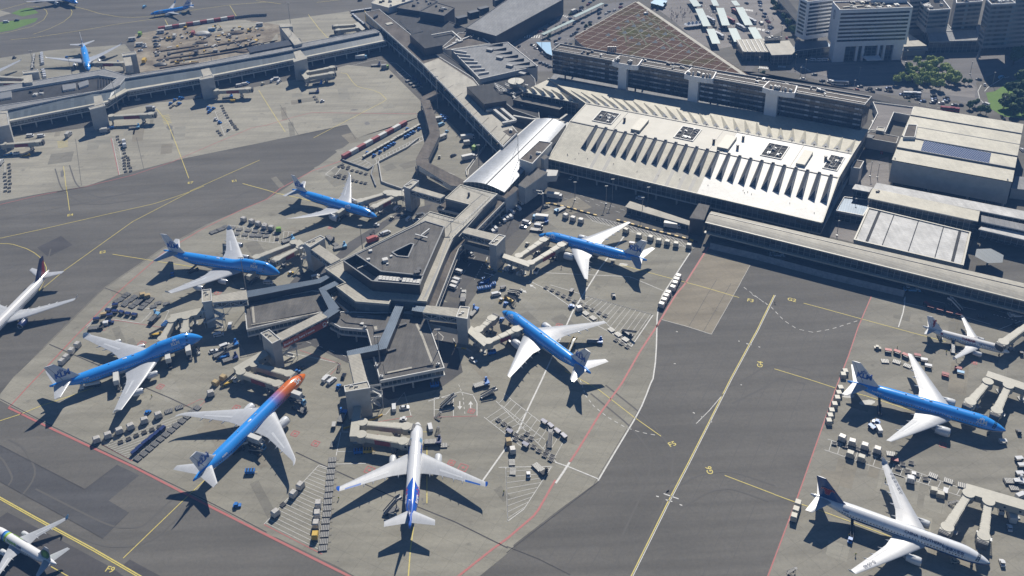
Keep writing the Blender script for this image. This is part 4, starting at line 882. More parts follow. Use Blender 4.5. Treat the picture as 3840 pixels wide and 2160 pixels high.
mb=MB();c=P('n',[(1150,905),(1200,910),(1195,935),(1150,930)],19.2);mb.prism(c,18.4,19.3);obj('plant_unit',mb,M['grey_wall'],hub)
a,b=P('n',[(620,790),(755,733)],18);mb=MB();mb.beam(a,b,.5,.5);obj('strut',mb,M['pale_wall'],hub)
for x,y,s in((790,545,1.6),(763,655,1.6),(980,668,2.6),(1058,612,1.2),(1010,708,1.0),(1415,790,2.2),(1393,830,2.6)):
 c=W('n',x,y,21);mb=MB();mb.box((0,0,0),(s,s*.85,s*.55));mb.box((0,0,s*.55),(s*1.1,s*.95,.12));obj('roof_vent',mb,M['white_wall']if y<720 else M['dark_wall'],hub,False,(c.x,c.y,20),.3)
mb=MB();a,b,c,d=P('n',[(1370,345),(1530,390),(1450,355),(1555,275)],21.2)
mb.beam(a,b,.7,.5);mb.beam(c,d,.7,.5);e=W('n',1450,360,20);mb.tube(e,e+Vector((0,0,9)),.09);obj('roof_mast',mb,M['steel'],hub)
mb=MB()  # wiring and pipe runs on the roof
for p,q in(((1450,370),(1355,500)),((1450,330),(1500,215)),((950,820),(945,690)),((1555,640),(1545,480))):a,b=W('n',*p,20.1),W('n',*q,20.1);mb.beam(a,b,.12,.1)
obj('roof_cable',mb,M['black'],hub)
mb=MB()
for v,pts in(('n',[(1500,1150),(1690,760),(1860,390)]),('n',[(1470,1185),(1670,770),(1780,420)]),('x',[(640,830),(1030,380)]),('x',[(560,790),(900,480)])):mb.line(P(v,pts,14),.5,14.02)
obj('roof_gutter',mb,M['grey_wall'],hub)
mb=MB();mb.line(P('x',[(600,637),(490,745)],14),.6,14.03);mb.line(P('x',[(757,490),(905,365)],14),.6,14.03);obj('roof_joint',mb,M['dark_wall'],hub)
rail(hub,P('x',[(215,640),(300,590),(420,625),(690,690),(985,400),(860,350),(680,290)],14));rail(hub,P('n',[(270,775),(640,590)],14));rail(hub,P('x',[(540,870),(690,720),(1050,385)],14))
c=W('x',748,375,15);mb=MB();mb.tube((0,0,0),(0,0,2.4),.7);obj('flue',mb,M['dark_wall'],hub,False,(c.x,c.y,14))
# ---- low wings
sp=thing('pier_wing','low dark roofed wing with white window bands, nearest the viewer','terminal')
spo=P('s',[(205,350),(325,418),(600,442),(645,610),(738,975),(1415,840),(1240,345),(1215,250),(700,260),(330,250)],8.5)
deck(sp,spo,8.5,'roof_dark','glaz_f','white_wall',4.0,8.5)
pr('raised_roof',P('s',[(770,790),(940,420),(1120,370),(1300,800),(790,900)],8.8),8.5,8.9,'roof_dark','roof_black',sp);pr('raised_roof',P('s',[(330,320),(380,360),(665,390),(690,590),(730,570),(860,300),(420,260)],8.8),8.5,8.9,'roof_dark','roof_black',sp)
mb=MB();mb.line(P('s',[(1120,375),(1180,500),(1285,780)],8.9),1.1,8.93);mb.line(P('s',[(815,885),(940,860),(1070,830)],8.9),1.0,8.93);mb.line(P('s',[(500,300),(565,303)],8.9),1.0,8.93);mb.line(P('s',[(690,400),(705,470)],8.9),1.4,8.93);obj('roof_walkway',mb,M['roof_beige'],sp)
a=PM([('s',525,372),('s',545,355),('s',570,357),('s',565,378)],9.4);pr('skylight',a,8.9,9.3,'white_wall','white_wall',sp)
for x,y in((580,415),(700,820),(755,930),(1345,800)):
 c=W('s',x,y,9);mb=MB();mb.box((0,0,0),(1.6,1.2,.8));mb.tube((.3,.2,.8),(.3,.2,2.2),.12);mb.tube((-.4,0,.8),(-.2,0,1.6),.2);obj('lighting_unit',mb,M['steel'],sp,False,(c.x,c.y,8.85),.5)
for p,q in(((940,395),(1015,372)),((820,660),(905,632)),((680,455),(790,430))):a,b=P('s',[p,q],9.4);mb=MB();mb.beam(a-Vector((0,0,.5)),b-Vector((0,0,.5)),1.3,.9);obj('duct',mb,M['dark_wall'],sp)
wp=thing('pier_wing','low dark roofed wing behind the gate with the red banner','terminal')
wpo=P('w',[(556,660),(582,925),(1290,760),(1480,760),(1400,560),(1220,545)],8.5);deck(wp,wpo,8.5,'roof_dark','glaz_f','white_wall',4.0,8.5)
pr('raised_roof',P('w',[(610,690),(640,870),(1270,745),(1240,590),(900,640)],8.8),8.5,8.9,'roof_dark','roof_black',wp)
mb=MB();mb.line(P('w',[(640,690),(655,855)],8.9),1.1,8.93);mb.line(P('w',[(625,880),(1280,765)],8.6),.5,8.95);obj('roof_walkway',mb,M['roof_beige'],wp);rail(wp,P('w',[(590,930),(1180,800)],8.6),.9)
# ---- covered walkways
def walkway(label,pts,zt=12.6,th=3.6,m='roof_blue',side='dark_wall',name='covered_walkway'):
 o=thing(name,label,'walkway',(0,0,0),0,'covered walkways on the pier')
 for k,q in enumerate(pts):pr('roof',q,zt-.3-k*.03,zt-k*.03,m,side,o);pr('wall',inset(q,.12),zt-th,zt-.3-k*.03,side,side,o,True)
 return o
walkway('long blue grey covered walkway running left from the hub',[P('w',[(583,545),(1262,432),(1300,468),(590,610)],12.6),P('w',[(1255,436),(1365,385),(1398,408),(1300,468)],12.6)])
walkway('bent blue grey covered walkway leading to the red banner gate',[P('f',[(470,770),(598,710),(632,733),(528,785)],12.6),P('f',[(474,772),(528,782),(632,915),(560,945)],12.6),P('f',[(498,962),(566,905),(636,932),(543,992)],12.6)])
walkway('straight dark blue covered walkway running towards the viewer',[P('f',[(1058,880),(1122,884),(985,1222),(920,1195)],12.6),P('f',[(684,1240),(925,1185),(985,1220),(690,1278)],12.6)])
walkway('short pale blue covered link beside the right hand gate',[P('f',[(1175,935),(1185,892),(1280,903),(1262,948)],12.6)])
# ---- gates: gallery, tower, stair
def gate(label,gal,tow,zt=16.0,corridor=None,stair=None,banner=None,facing=None):
 o=thing('gate_tower',label,'gate tower',(0,0,0),0,'gate towers round the pier')
 g_=P(gal[0],gal[1],zt-1);t_=P(tow[0],tow[1],zt)
 pr('tower_wall',inset(t_,.25),0,zt-.5,'pale_wall','pale_wall',o);pr('tower_roof',t_,zt-.5,zt,'roof_beige','pale_wall',o);parapet(t_,zt,.4,.4,'white_wall',o)
 pr('gallery_roof',g_,zt-1.8,zt-1,'roof_beige','white_wall',o,True);pr('gallery_glazing',inset(g_,.35),zt-4.4,zt-1.8,'glaz_f','glaz_f',o);fl=pr('gallery_floor',g_,zt-5.1,zt-4.4,'pale_wall','pale_wall',o,True)
 mb=MB();n=len(g_)  # truss in the gallery sides
 for i in range(n):
  a,b=g_[i],g_[(i+1)%n];L=(b-a).length
  if L<9:continue
  k=max(2,int(L/4));nm=Vector((b.y-a.y,a.x-b.x,0)).normalized()*.06*(1 if area(g_)>0 else-1)
  for j in range(k):
   p=a.lerp(b,j/k)+nm;q=a.lerp(b,(j+1)/k)+nm;z0,z1=(zt-4.4,zt-1.8)if j%2 else(zt-1.8,zt-4.4)
   mb.tube((p.x,p.y,z0),(q.x,q.y,z1),.13,None,6);mb.tube((p.x,p.y,zt-4.4),(p.x,p.y,zt-1.8),.13,None,6)
 obj('truss',mb,M['white_wall'],o)
 for k in range(2):
  c=t_[0].lerp(t_[2],.25+.18*k);mb=MB();mb.tube((0,0,0),(0,0,.8),.35);mb.box((.8,.3,0),(.7,.5,.5));obj('roof_vent',mb,M['steel'],o,False,(c.x,c.y,zt))
 if corridor:
  q=P(corridor[0],corridor[1],8.0);pr('lower_corridor',q,4.6,8.0,'roof_dark','pale_wall',o,True)
  mb=MB();a,b=q[-1],q[-2];nm=Vector((b.y-a.y,a.x-b.x,0)).normalized()*.05
  for t in(.2,.4,.6,.8):
   for s in(1,-1):c=a.lerp(b,t);mb.tube((c.x-s*nm.x,c.y-s*nm.y,6.2),(c.x+s*nm.x*2,c.y+s*nm.y*2,6.2),.42,None,12)
  obj('porthole',mb,M['glass'],o)
 if stair:  # zig-zag escape stair beside the tower
  v,x,y,ang,w_,l_=stair;c=W(v,x,y,0);st=MB()
  for k in range(3):
   z0,z1=k*3.6,(k+1)*3.6;s=1 if k%2 else-1
   for i in range(9):
    t=i/9;st.box((s*(t-.5)*l_*.62,-w_*.25*s,z0+t*3.6),(l_*.09,w_*.45,.25))
   st.box((s*l_*.42,0,z1-.2),(l_*.26,w_,.25));st.box((s*l_*.54,0,z1),(.1,w_,1.1));st.beam((-s*l_*.31,-w_*.48*s,z0+.2),(s*l_*.31,-w_*.48*s,z1+.1),.1,1.2);st.box((0,w_*.49,z1),(l_,.1,1.1))
  for sx in(-1,1):
   for sy in(-1,1):st.tube((sx*l_*.5,sy*w_*.45,0),(sx*l_*.5,sy*w_*.45,11.5),.14,None,6)
  obj('escape_stair',st,M['white_wall'],o,False,(c.x,c.y,0),ang)
 return o,g_,t_
gate('pale gate tower with a glazed gallery at the upper right of the hub',('x',[(672,787),(737,733),(1072,812),(1000,872)]),('x',[(963,917),(1073,810),(1150,830),(1047,937)]),16,('x',[(680,905),(720,870),(1000,930),(968,985)]))
gate('pale gate tower right of the hub with a gallery over the service road',('f',[(1258,948),(1285,895),(1540,920),(1512,982)]),('f',[(1508,987),(1540,905),(1613,912),(1596,1002)]),16,('f',[(1300,1030),(1320,1000),(1530,1035),(1515,1075)]))
gate('grey gate tower nearest the viewer with stairs on its right side',('s',[(403,706),(530,685),(612,980),(470,1005)]),('s',[(361,1027),(612,975),(639,1050),(373,1093)]),16,None,('s',690,1250,.15,3.2,7.0))
o,g_,t_=gate('gate tower whose gallery carries the long red banner',('w',[(868,968),(1303,755),(1367,797),(917,1028)]),('w',[(716,960),(803,922),(916,1020),(829,1063)]),16,None,('w',985,1210,R(20),3.0,9.0))
a,b=g_[3],g_[2];d=(b-a);nm=Vector((d.y,-d.x,0)).normalized();nm=nm if nm.y<0 else-nm
mb=MB();p0=a+d*.02+nm*.3;p1=a+d*.97+nm*.3;mb.face([(p0.x,p0.y,10.2),(p1.x,p1.y,10.2),(p1.x,p1.y,13.6),(p0.x,p0.y,13.6)]);mb.beam((p0.x-nm.x*.12,p0.y-nm.y*.12,10.1),(p1.x-nm.x*.12,p1.y-nm.y*.12,10.1),.2,3.6);bn=obj('banner',mb,M['orange_banner'],o)
c=a+d*.36+nm*.36;text('Bucket list, here I come',1.75,M['txtwhite'],bn,Vector((c.x,c.y,11.8)),Matrix((d.normalized(),Vector((0,0,1)),nm)).transposed(),'banner_lettering',.03)
c=a+d*.91+nm*.36;ring_=MB()
for k in range(20):
 t0,t1=R(18*k),R(18*(k+1));D=d.normalized();f=[c+D*(r*math.cos(t))+Vector((0,0,12.0-c.z+r*math.sin(t)))for r,t in((.75,t0),(1.1,t0),(1.1,t1),(.75,t1))];ring_.face(f)
ring_.face([c+D*x+Vector((0,0,z-c.z))for x,z in((-1.1,10.4),(1.1,10.4),(.6,11.1),(-.6,11.1))]);obj('banner_emblem',ring_,M['txtwhite'],bn)
gate('gate tower at the left end with a truss gallery and white stairs',('w',[(247,597),(578,535),(592,627),(250,657)]),('w',[(147,540),(238,530),(246,647),(148,662)]),16,None,('w',285,900,R(-12),3.2,10.0))
gate('gate tower at the upper left of the hub with a wide white gallery',('w',[(1193,132),(1283,92),(1492,237),(1400,283)]),('w',[(1138,86),(1300,10),(1346,36),(1196,128)]),16,None,('w',1180,300,R(-40),3.0,8.0))
gate('gate tower at the top of the pier below the curved metal roof',('x',[(108,322),(165,285),(492,382),(440,417)]),('x',[(34,292),(140,212),(209,231),(107,318)]),16,None,('x',110,510,R(-40),3.0,9.0))
# ---- boarding bridges
def bridge(label,v,rot,v2,cab,zt=7.0,sign=True,group='boarding bridges',rotunda=True,wd=3.4):
 a=W(v,rot[0],rot[1],zt);b=W(v2,cab[0],cab[1],zt);d=(b-a);L=d.length;d.normalize();h=Vector((-d.y,d.x,0));ang=math.atan2(d.y,d.x)
 o=thing('boarding_bridge',label,'boarding bridge',(a.x,a.y,0),ang,group)
 if rotunda:
  mb=MB();mb.tube((0,0,zt-3.2),(0,0,zt+.25),2.3,None,18);r=obj('rotunda',mb,M['cream'],o);mb=MB();mb.tube((0,0,0),(0,0,zt-3.2),.7,None,10);obj('column',mb,M['steel'],r)
 n=3;x0=1.8;L2=L-4.0
 for k in range(n):
  xa=x0+(L2-x0)*k/n;xb=x0+(L2-x0)*(k+1)/n+(.6 if k<n-1 else 0);w_=wd-.3*(n-1-k);mb=MB();zb=zt-3.0+.12*(n-1-k);z1=zt-.14*(n-1-k)
  mb.box(((xa+xb)/2,0,zb),(xb-xa,w_,z1-zb));mb.box(((xa+xb)/2,0,z1),(xb-xa,w_*.8,.12))
  for q in range(5):mb.box((xa+(xb-xa)*(q+.5)/5,0,zb-.03),(.18,w_+.16,z1-zb+.1))
  t=obj('tunnel',mb,M['cream'],o)
 if sign:
  xa,xb=x0+(L2-x0)*.28,x0+(L2-x0)*.72
  for s in(1,-1):mb=MB();mb.box(((xa+xb)/2,s*(wd/2+.02),zt-2.75),(xb-xa,.12,2.3));sn=obj('advert_panel',mb,M['brick_red'],o)
 mb=MB();mb.tube((L2+.4,0,zt-3.0),(L2+.4,0,zt+.3),2.35,None,14);mb.box((L2+1.9,0,zt-3.0),(2.6,3.9,3.1));cb_=obj('cab',mb,M['cream'],o)
 mb=MB()
 for q in range(4):mb.box((L2+3.1+q*.35,0,zt-2.9-.0),(.3,3.7-(q%2)*.25,3.1-(q%2)*.15))
 obj('bellows',mb,M['darkmetal'],cb_);mb=MB();mb.box((L2+2.0,-1.98,zt-1.8),(1.2,.06,1.1));mb.box((L2+2.0,1.98,zt-1.8),(1.2,.06,1.1));obj('cab_window',mb,M['glass'],cb_)
 mb=MB();xs=L2*.80
 for s in(1,-1):mb.box((xs,s*(wd/2+.35),.9),(.7,.5,zt-3.6))
 mb.box((xs,0,zt-3.6),(1.2,wd+1.2,.6));mb.box((xs,0,.6),(1.0,wd+1.0,.5));lg=obj('lift_column',mb,M['steel'],o)
 mb=MB()
 for s in(1,-1):mb.tube((xs-.5,s*.9,.6),(xs-.5,s*1.35,.6),.6,None,12);mb.tube((xs+.5,s*.9,.6),(xs+.5,s*1.35,.6),.6,None,12)
 obj('wheel',mb,M['black'],lg)
 mb=MB();mb.box((L2-2,wd/2+.9,zt-3.0),(1.6,1.4,.15))
 for q in range(9):mb.box((L2-3-q*.42,wd/2+.9,zt-3.0-(q+1)*.42),(.4,.9,.1))
 mb.beam((L2-2.4,wd/2+1.4,zt-2.6),(L2-6.8,wd/2+1.4,.3),.08,.5);obj('service_stair',mb,M['steel'],o)
 return o
def fixed(label,v,pts,zt=7.2,posts=2):
 q=P(v,pts,zt);o=thing('fixed_walkway',label,'walkway',(0,0,0),0,'fixed walkways to the boarding bridges');pr('roof',q,zt-.25,zt,'cream','cream',o);pr('wall',inset(q,.1),zt-3.2,zt-.25,'cream','cream',o,True)
 a,b=(q[0]+q[1])/2,(q[2]+q[3])/2
 for k in range(posts):c=a.lerp(b,(k+.75)/(posts+.25));mb=MB();mb.box((0,0,0),(1.0,1.0,zt-3.2));mb.box((0,0,0),(2.4,2.4,.5));obj('column',mb,M['pale_wall'],o,False,(c.x,c.y,0))
 mb=MB();e=[(q[i],q[(i+1)%4])for i in(1,3)]
 for p0,p1 in e:
  nm=Vector((p1.y-p0.y,p0.x-p1.x,0)).normalized()*.06
  for t in(.2,.42,.64,.86):c=p0.lerp(p1,t);mb.tube((c.x-nm.x,c.y-nm.y,zt-1.6),(c.x+nm.x,c.y+nm.y,zt-1.6),.42,None,12)
 obj('porthole',mb,M['glass'],o);return o
fixed('fixed cream walkway from the upper right gate tower','x',[(1100,1055),(1120,1012),(1420,1108),(1400,1160)]);bridge('cream boarding bridge reaching the nose of the jet by the pale terminal roof','g',(92,520),'g',(308,380),sign=False);bridge('cream boarding bridge with red panel behind the nose bridge of that jet','g',(182,572),'g',(445,418))
fixed('fixed cream walkway from the gate tower right of the hub','f',[(1592,1095),(1625,1050),(1765,1160),(1720,1205)]);bridge('short cream boarding bridge at the nose of the second right hand jet','f',(1680,1078),'f',(1812,965),sign=False);bridge('cream boarding bridge with red panel at the second right hand jet','f',(1755,1165),'f',(2010,1055))
fixed('fixed grey walkway dropping from the nearest gate tower','j',[(735,165),(795,165),(775,395),(705,395)]);bridge('cream boarding bridge at the nose of the white jet with blue tail','j',(805,288),'j',(1195,325),sign=False);bridge('cream boarding bridge with red panel at the white jet with blue tail','j',(795,380),'j',(1170,440))
fixed('fixed cream walkway with round windows from the banner gate','w',[(800,1165),(755,1115),(450,1290),(490,1335)]);bridge('cream boarding bridge beside the orange nose','w',(655,1255),'w',(1055,1365),sign=False);bridge('cream boarding bridge with red panel behind the orange nose','w',(525,1330),'w',(940,1465))
fixed('fixed cream walkway from the gate tower at the left end','e',[(1545,955),(1540,910),(1285,965),(1290,1005)]);bridge('short cream boarding bridge by the nose of the three box jet','e',(1405,980),'e',(1392,1115),sign=False);bridge('cream boarding bridge at the shoulder of the three box jet','e',(1300,1005),'e',(1205,1180),sign=False)
fixed('fixed cream walkway from the gate tower at the upper left','w',[(1145,140),(1155,95),(1095,45),(1040,85)],posts=1);bridge('cream boarding bridge with red panel at the left four engined jet','w',(1100,115),'w',(828,262));bridge('long cream boarding bridge behind the panel bridge of the left jet','w',(1040,72),'w',(622,238),sign=False)
fixed('fixed cream walkway from the gate tower at the top of the pier','f',[(1118,70),(1112,30),(985,25),(985,65)],posts=1);bridge('cream boarding bridge with red panel at the upper left jet','f',(1055,62),'f',(865,165));bridge('cream boarding bridge over the wing root of the upper left jet','f',(985,42),'f',(745,118),sign=False)
# ================================================================== the terminal side
def bld(name,label,cat='building',group=None):return thing(name,label,cat,(0,0,0),0,group)
def clutter(parent,poly,z,n,name='roof_unit',ms=('grey_wall','white_wall','dark_wall'),smin=1.2,smax=3.5,h=1.6,ang=0.0):
 """air handling boxes set out on a roof"""
 p=[Vector(q)for q in poly]
 for k in range(n):
  u,v=random.uniform(.1,.9),random.uniform(.12,.88);c=p[0].lerp(p[1],u).lerp(p[3].lerp(p[2],u),v);s=random.uniform(smin,smax);mb=MB();hh=random.uniform(.5,1)*h
  mb.box((0,0,0),(s,s*random.uniform(.5,.9),hh));mb.box((s*.1,0,hh),(s*.5,s*.4,.25));mb.tube((-s*.3,0,hh),(-s*.3,0,hh+.5),.18*s,None,8)
  obj(name,mb,M[random.choice(ms)],parent,False,(c.x,c.y,z),ang+random.choice((0,1.57)))
# ---- long pier at the upper left
ep=bld('long_pier','long pale pier with sloping glass sides at the upper left','terminal')
top=PM([('a',-60,668),('a',0,655),('a',790,522),('a',965,573),('a',1500,480),('b',80,378),('b',895,222),('b',935,243),('b',130,405),('a',1500,505),('a',945,592),('a',905,640),('a',850,668),('a',0,838),('a',-60,850)],13)
well=PM([('a',-40,700),('a',740,570),('a',885,592),('a',770,683),('a',-40,805)],13)
mb=MB();holed(mb,top,[well],12.2,13,0,1,11.5,2);obj('roof',mb,[M['roof_grey'],M['white_wall'],M['roof_black']],ep);parapet(top,13,.35,.4,'white_wall',ep);parapet(inset(well,-.5),13.0,.4,.5,'white_wall',ep,'well_rim')
for q in([(470,645),(570,630),(572,668),(475,685)],[(590,630),(665,605),(670,640),(600,665)],[(0,705),(85,690),(88,735),(0,750)]):
 q=P('a',q,12.5);pr('roof_plant',q,11.5,12.9,'grey_wall','white_wall',ep)
clutter(ep,P('a',[(190,690),(440,650),(440,700),(190,750)],12),11.5,4)
mb=MB()
for k in range(6):a,b=P('a',[(745+k*22,585+k*2),(745+k*22,660-k*9)],12.6);mb.beam(a,b,.35,.3)
obj('roof_lattice',mb,M['dark_wall'],ep)
edge=PM([('a',-60,938),('a',80,915),('a',660,802),('a',810,772),('a',945,682),('a',955,690),('a',1500,596),('b',110,488),('b',985,308)],8.8)
rim=PM([('a',-60,850),('a',0,838),('a',640,725),('a',850,668),('a',905,640),('a',945,592),('a',1500,505),('b',130,405),('b',935,243)],12.2)
mb=MB()
for i in range(len(edge)-1):
 a,b=rim[i],rim[i+1];c,d=edge[i],edge[i+1];ic=c.lerp(a,.22);idd=d.lerp(b,.22);mb.face([(ic.x,ic.y,8.9),(idd.x,idd.y,8.9),(b.x,b.y,12.25),(a.x,a.y,12.25)],0);mb.face([(c.x,c.y,8.8),(d.x,d.y,8.8),(idd.x,idd.y,8.9),(ic.x,ic.y,8.9)],1)
obj('sloping_glazing',mb,[M['glaz_drum'],M['roof_metal']],ep)
back=PM([('b',895,222),('b',80,378),('a',1500,480),('a',965,573),('a',790,522),('a',0,655),('a',-60,668)],8.8);body=[Vector((p.x,p.y))for p in edge]+[Vector((p.x,p.y))for p in back]
deck(ep,body,8.8,'roof_grey','glaz_e','white_wall',4.4,9.0,1.0,5.0);pr('upper_wall',inset(top,.6),8.8,11.3,'glaz_drum','glaz_drum',ep)
pr('roof_screen',PM([('a',1860,360),('a',2013,330),('b',330,290),('b',350,325),('b',0,390),('a',1890,400)],14),12.5,14.2,'dark_wall','dark_wall',ep)
pr('stair_hood',PM([('a',815,745),('a',945,665),('a',957,690),('a',835,752)],9.8),8.8,9.8,'roof_metal','white_wall',ep)
for lab,tow,gal in(('grey gate tower of the long pier, leftmost one on its near side',[(-40,860),(55,852),(70,945),(-40,965)],[(-40,855),(55,850),(58,835),(-40,840)]),('grey gate tower of the long pier with a pale roof tongue, at the pier bend',[(668,815),(785,778),(795,800),(680,830)],[(705,728),(765,718),(785,778),(715,800)]),('grey gate tower of the long pier standing right of its bend',[(1500,590),(1605,562),(1618,585),(1510,605)],[(1515,525),(1578,512),(1605,565),(1535,580)]),
 ('grey gate tower behind the long pier by the building site',[(918,405),(1022,390),(1030,410),(925,425)],[(925,425),(985,420),(1000,490),(945,498)]),('grey gate tower behind the long pier near the left edge',[(170,540),(285,525),(292,545),(175,558)],[(175,558),(240,556),(245,620),(180,625)])):
 o=thing('gate_tower',lab,'gate tower',(0,0,0),0,'gate towers of the long pier');t_=P('a',tow,16.2);pr('tower_wall',inset(t_,.2),0,15.7,'grey_wall','pale_wall',o);pr('tower_roof',t_,15.7,16.2,'roof_beige','white_wall',o);parapet(t_,16.2,.35,.4,'white_wall',o)
 g_=P('a',gal,15.4);pr('gallery_roof',g_,14.9,15.4,'roof_beige','white_wall',o,True);pr('gallery_wall',inset(g_,.2),9.0,14.9,'glaz_f','pale_wall',o)
o=thing('gate_tower','grey gate tower of the long pier nearest the connecting building','gate tower',(0,0,0),0,'gate towers of the long pier');t_=P('b',[(278,448),(375,420),(388,440),(285,468)],16.2);pr('tower_wall',inset(t_,.2),0,15.7,'grey_wall','pale_wall',o);pr('tower_roof',t_,15.7,16.2,'roof_beige','white_wall',o);g_=P('b',[(283,392),(335,378),(372,422),(300,442)],15.4);pr('gallery_roof',g_,14.9,15.4,'roof_beige','white_wall',o,True);pr('gallery_wall',inset(g_,.2),9,14.9,'glaz_f','pale_wall',o)
o=thing('gate_tower','grey gate tower behind the long pier beside the pale stand','gate tower',(0,0,0),0,'gate towers of the long pier');t_=P('b',[(170,182),(270,178),(278,200),(185,205)],16.2);pr('tower_wall',inset(t_,.2),0,15.7,'grey_wall','pale_wall',o);pr('tower_roof',t_,15.7,16.2,'roof_beige','white_wall',o);g_=P('b',[(185,207),(240,203),(350,325),(290,340)],15.4);pr('gallery_roof',g_,14.9,15.4,'roof_beige','white_wall',o,True);pr('gallery_wall',inset(g_,.2),9,14.9,'glaz_f','pale_wall',o)
EG='boarding bridges of the long pier'
bridge('boarding bridge with red panel at the bend of the long pier','a',(840,872),'a',(1175,855),group=EG);bridge('boarding bridge with red panel right of the long pier bend','a',(1630,680),'a',(1905,665),group=EG);bridge('boarding bridge with red panel at the far left of the long pier','a',(25,1085),'a',(325,1062),group=EG)
bridge('boarding bridge behind the long pier reaching the nosed in blue jet','a',(925,470),'a',(690,470),group=EG);bridge('upper boarding bridge at the left edge behind the long pier','a',(175,585),'a',(-60,575),sign=False,group=EG);bridge('lower boarding bridge at the left edge behind the long pier','a',(180,618),'a',(-60,622),group=EG)
bridge('upper empty boarding bridge of the stand at the connecting building','b',(385,540),'b',(605,500),sign=False,group=EG);bridge('lower empty boarding bridge of the stand at the connecting building','b',(385,578),'b',(600,545),sign=False,group=EG);bridge('upper retracted boarding bridge on the pale stand behind the long pier','b',(760,180),'b',(575,195),sign=False,group=EG);bridge('lower retracted boarding bridge on the pale stand behind the long pier','b',(770,205),'b',(590,228),sign=False,group=EG)
fixed('fixed walkway from the pale stand to the connecting building','b',[(770,165),(740,180),(800,230),(825,218)]);fixed('fixed walkway under the empty twin boarding bridges','b',[(330,540),(360,525),(400,585),(370,600)],posts=1)
# ---- connecting building
cn=bld('connecting_building','long diagonal connecting building with a beige roof and dark blocks on it','terminal')
cro=PM([('b',820,95),('b',1250,478),('b',1865,1110),('b',1975,1000),('b',1640,590),('b',1375,425),('b',930,70)],14)
deck(cn,cro,14,'roof_brown','glaz_f','white_wall',5.0,11.0,1.0,3.0)
pr('roof_cover',PM([('b',1262,482),('b',1862,1092),('b',1962,990),('b',1640,610),('b',1375,440)],14.2),14,14.2,'roof_beige','cream',cn);rail(cn,PM([('b',822,97),('b',1250,478),('b',1865,1108)],14),1.2,'steel',6)
pr('rooflight',P('b',[(975,175),(1020,165),(1035,178),(990,188)],14.6),14,14.6,'cream','cream',cn);pr('roof_cabin',P('b',[(885,115),(915,100),(920,112),(890,128)],16),14,16,'dark_wall','dark_wall',cn)
mb=MB()
for k in range(9):
 a,b=P('b',[(1290+k*66,545+k*68),(1360+k*66,515+k*62)],14.25);mb.line([a,b],.5,14.23)
obj('roof_joint',mb,M['roof_brown'],cn)
for q,z in(([(1160,262),(1285,238),(1408,340),(1275,365)],21),([(1590,655),(1757,634),(1890,760),(1720,785)],20)):q=P('b',q,z);pr('plant_block',q,14.1,z,'roof_black','dark_wall',cn)
pr('roof_frame',P('b',[(1080,158),(1160,150),(1260,240),(1180,260)],14.3),14,14.8,'roof_black','steel',cn)
for pts in([(1740,845),(1840,820),(1960,920),(1860,940)],):mb=MB();a,b,c,d=P('b',pts,15);[mb.beam(p,q,2.0,1.6)for p,q in((a,b),(b,c),(c,d),(a.lerp(b,.5),d.lerp(c,.5)))];obj('air_duct',mb,M['pale_wall'],cn)
pr('roof_patch',P('b',[(1865,990),(1935,965),(1975,1000),(1915,1028)],14.3),14.2,14.4,'roof_brown','steel',cn);clutter(cn,P('b',[(1890,985),(1930,975),(1950,1000),(1915,1010)],14.4),14.4,2)
yl=MB();a,b=PM([('b',822,105),('b',875,165)],9);yl.beam((a.x,a.y,2),(b.x,b.y,2),.4,10);obj('end_glazing',yl,M['yellow'],cn)
# bridge tube zig-zagging over the bays
zz=bld('elevated_walkway','brown roofed elevated walkway that zigzags over the parking bays','walkway')
pts=[[(1385,700),(1375,670),(1240,735),(1262,758)],[(1240,748),(1310,755),(1345,850),(1275,850)],[(1275,850),(1345,850),(1385,985),(1310,990)],[(1310,985),(1388,990),(1388,1015),(1300,1195),(1205,1200),(1310,1010)],[(1205,1200),(1300,1200),(1310,1240),(1215,1250)],[(1212,1240),(1300,1225),(1590,1370),(1570,1410),(1470,1400)]]
for k,q in enumerate(pts):
 q=P('b',q,8.6-k*.02);pr('roof',q,8.0,8.6-k*.02,'roof_brown','pale_wall',zz);pr('wall',inset(q,.15),4.6,8.0,'pale_wall','white_wall' if k==5 else 'grey_wall',zz,True)
for x,y in((1250,830),(1340,1060),(1210,1290),(1480,1395),(1290,960),(1375,1080),(1320,1010),(1215,1310)):c=W('b',x,y+18,0);mb=MB();mb.box((0,0,0),(.8,.8,4.8));obj('column',mb,M['steel'],zz,False,(c.x,c.y,0))
mb=MB();a,b=P('b',[(1230,1290),(1470,1400)],7.2);d=(b-a);nm=Vector((d.y,-d.x,0)).normalized()*.25
for t0,t1 in((.02,.22),(.36,1.0)):p,q=a+d*t0+nm,a+d*t1+nm;mb.face([(p.x,p.y,5.9),(q.x,q.y,5.9),(q.x,q.y,7.0),(p.x,p.y,7.0)])
obj('window',mb,M['glass'],zz)
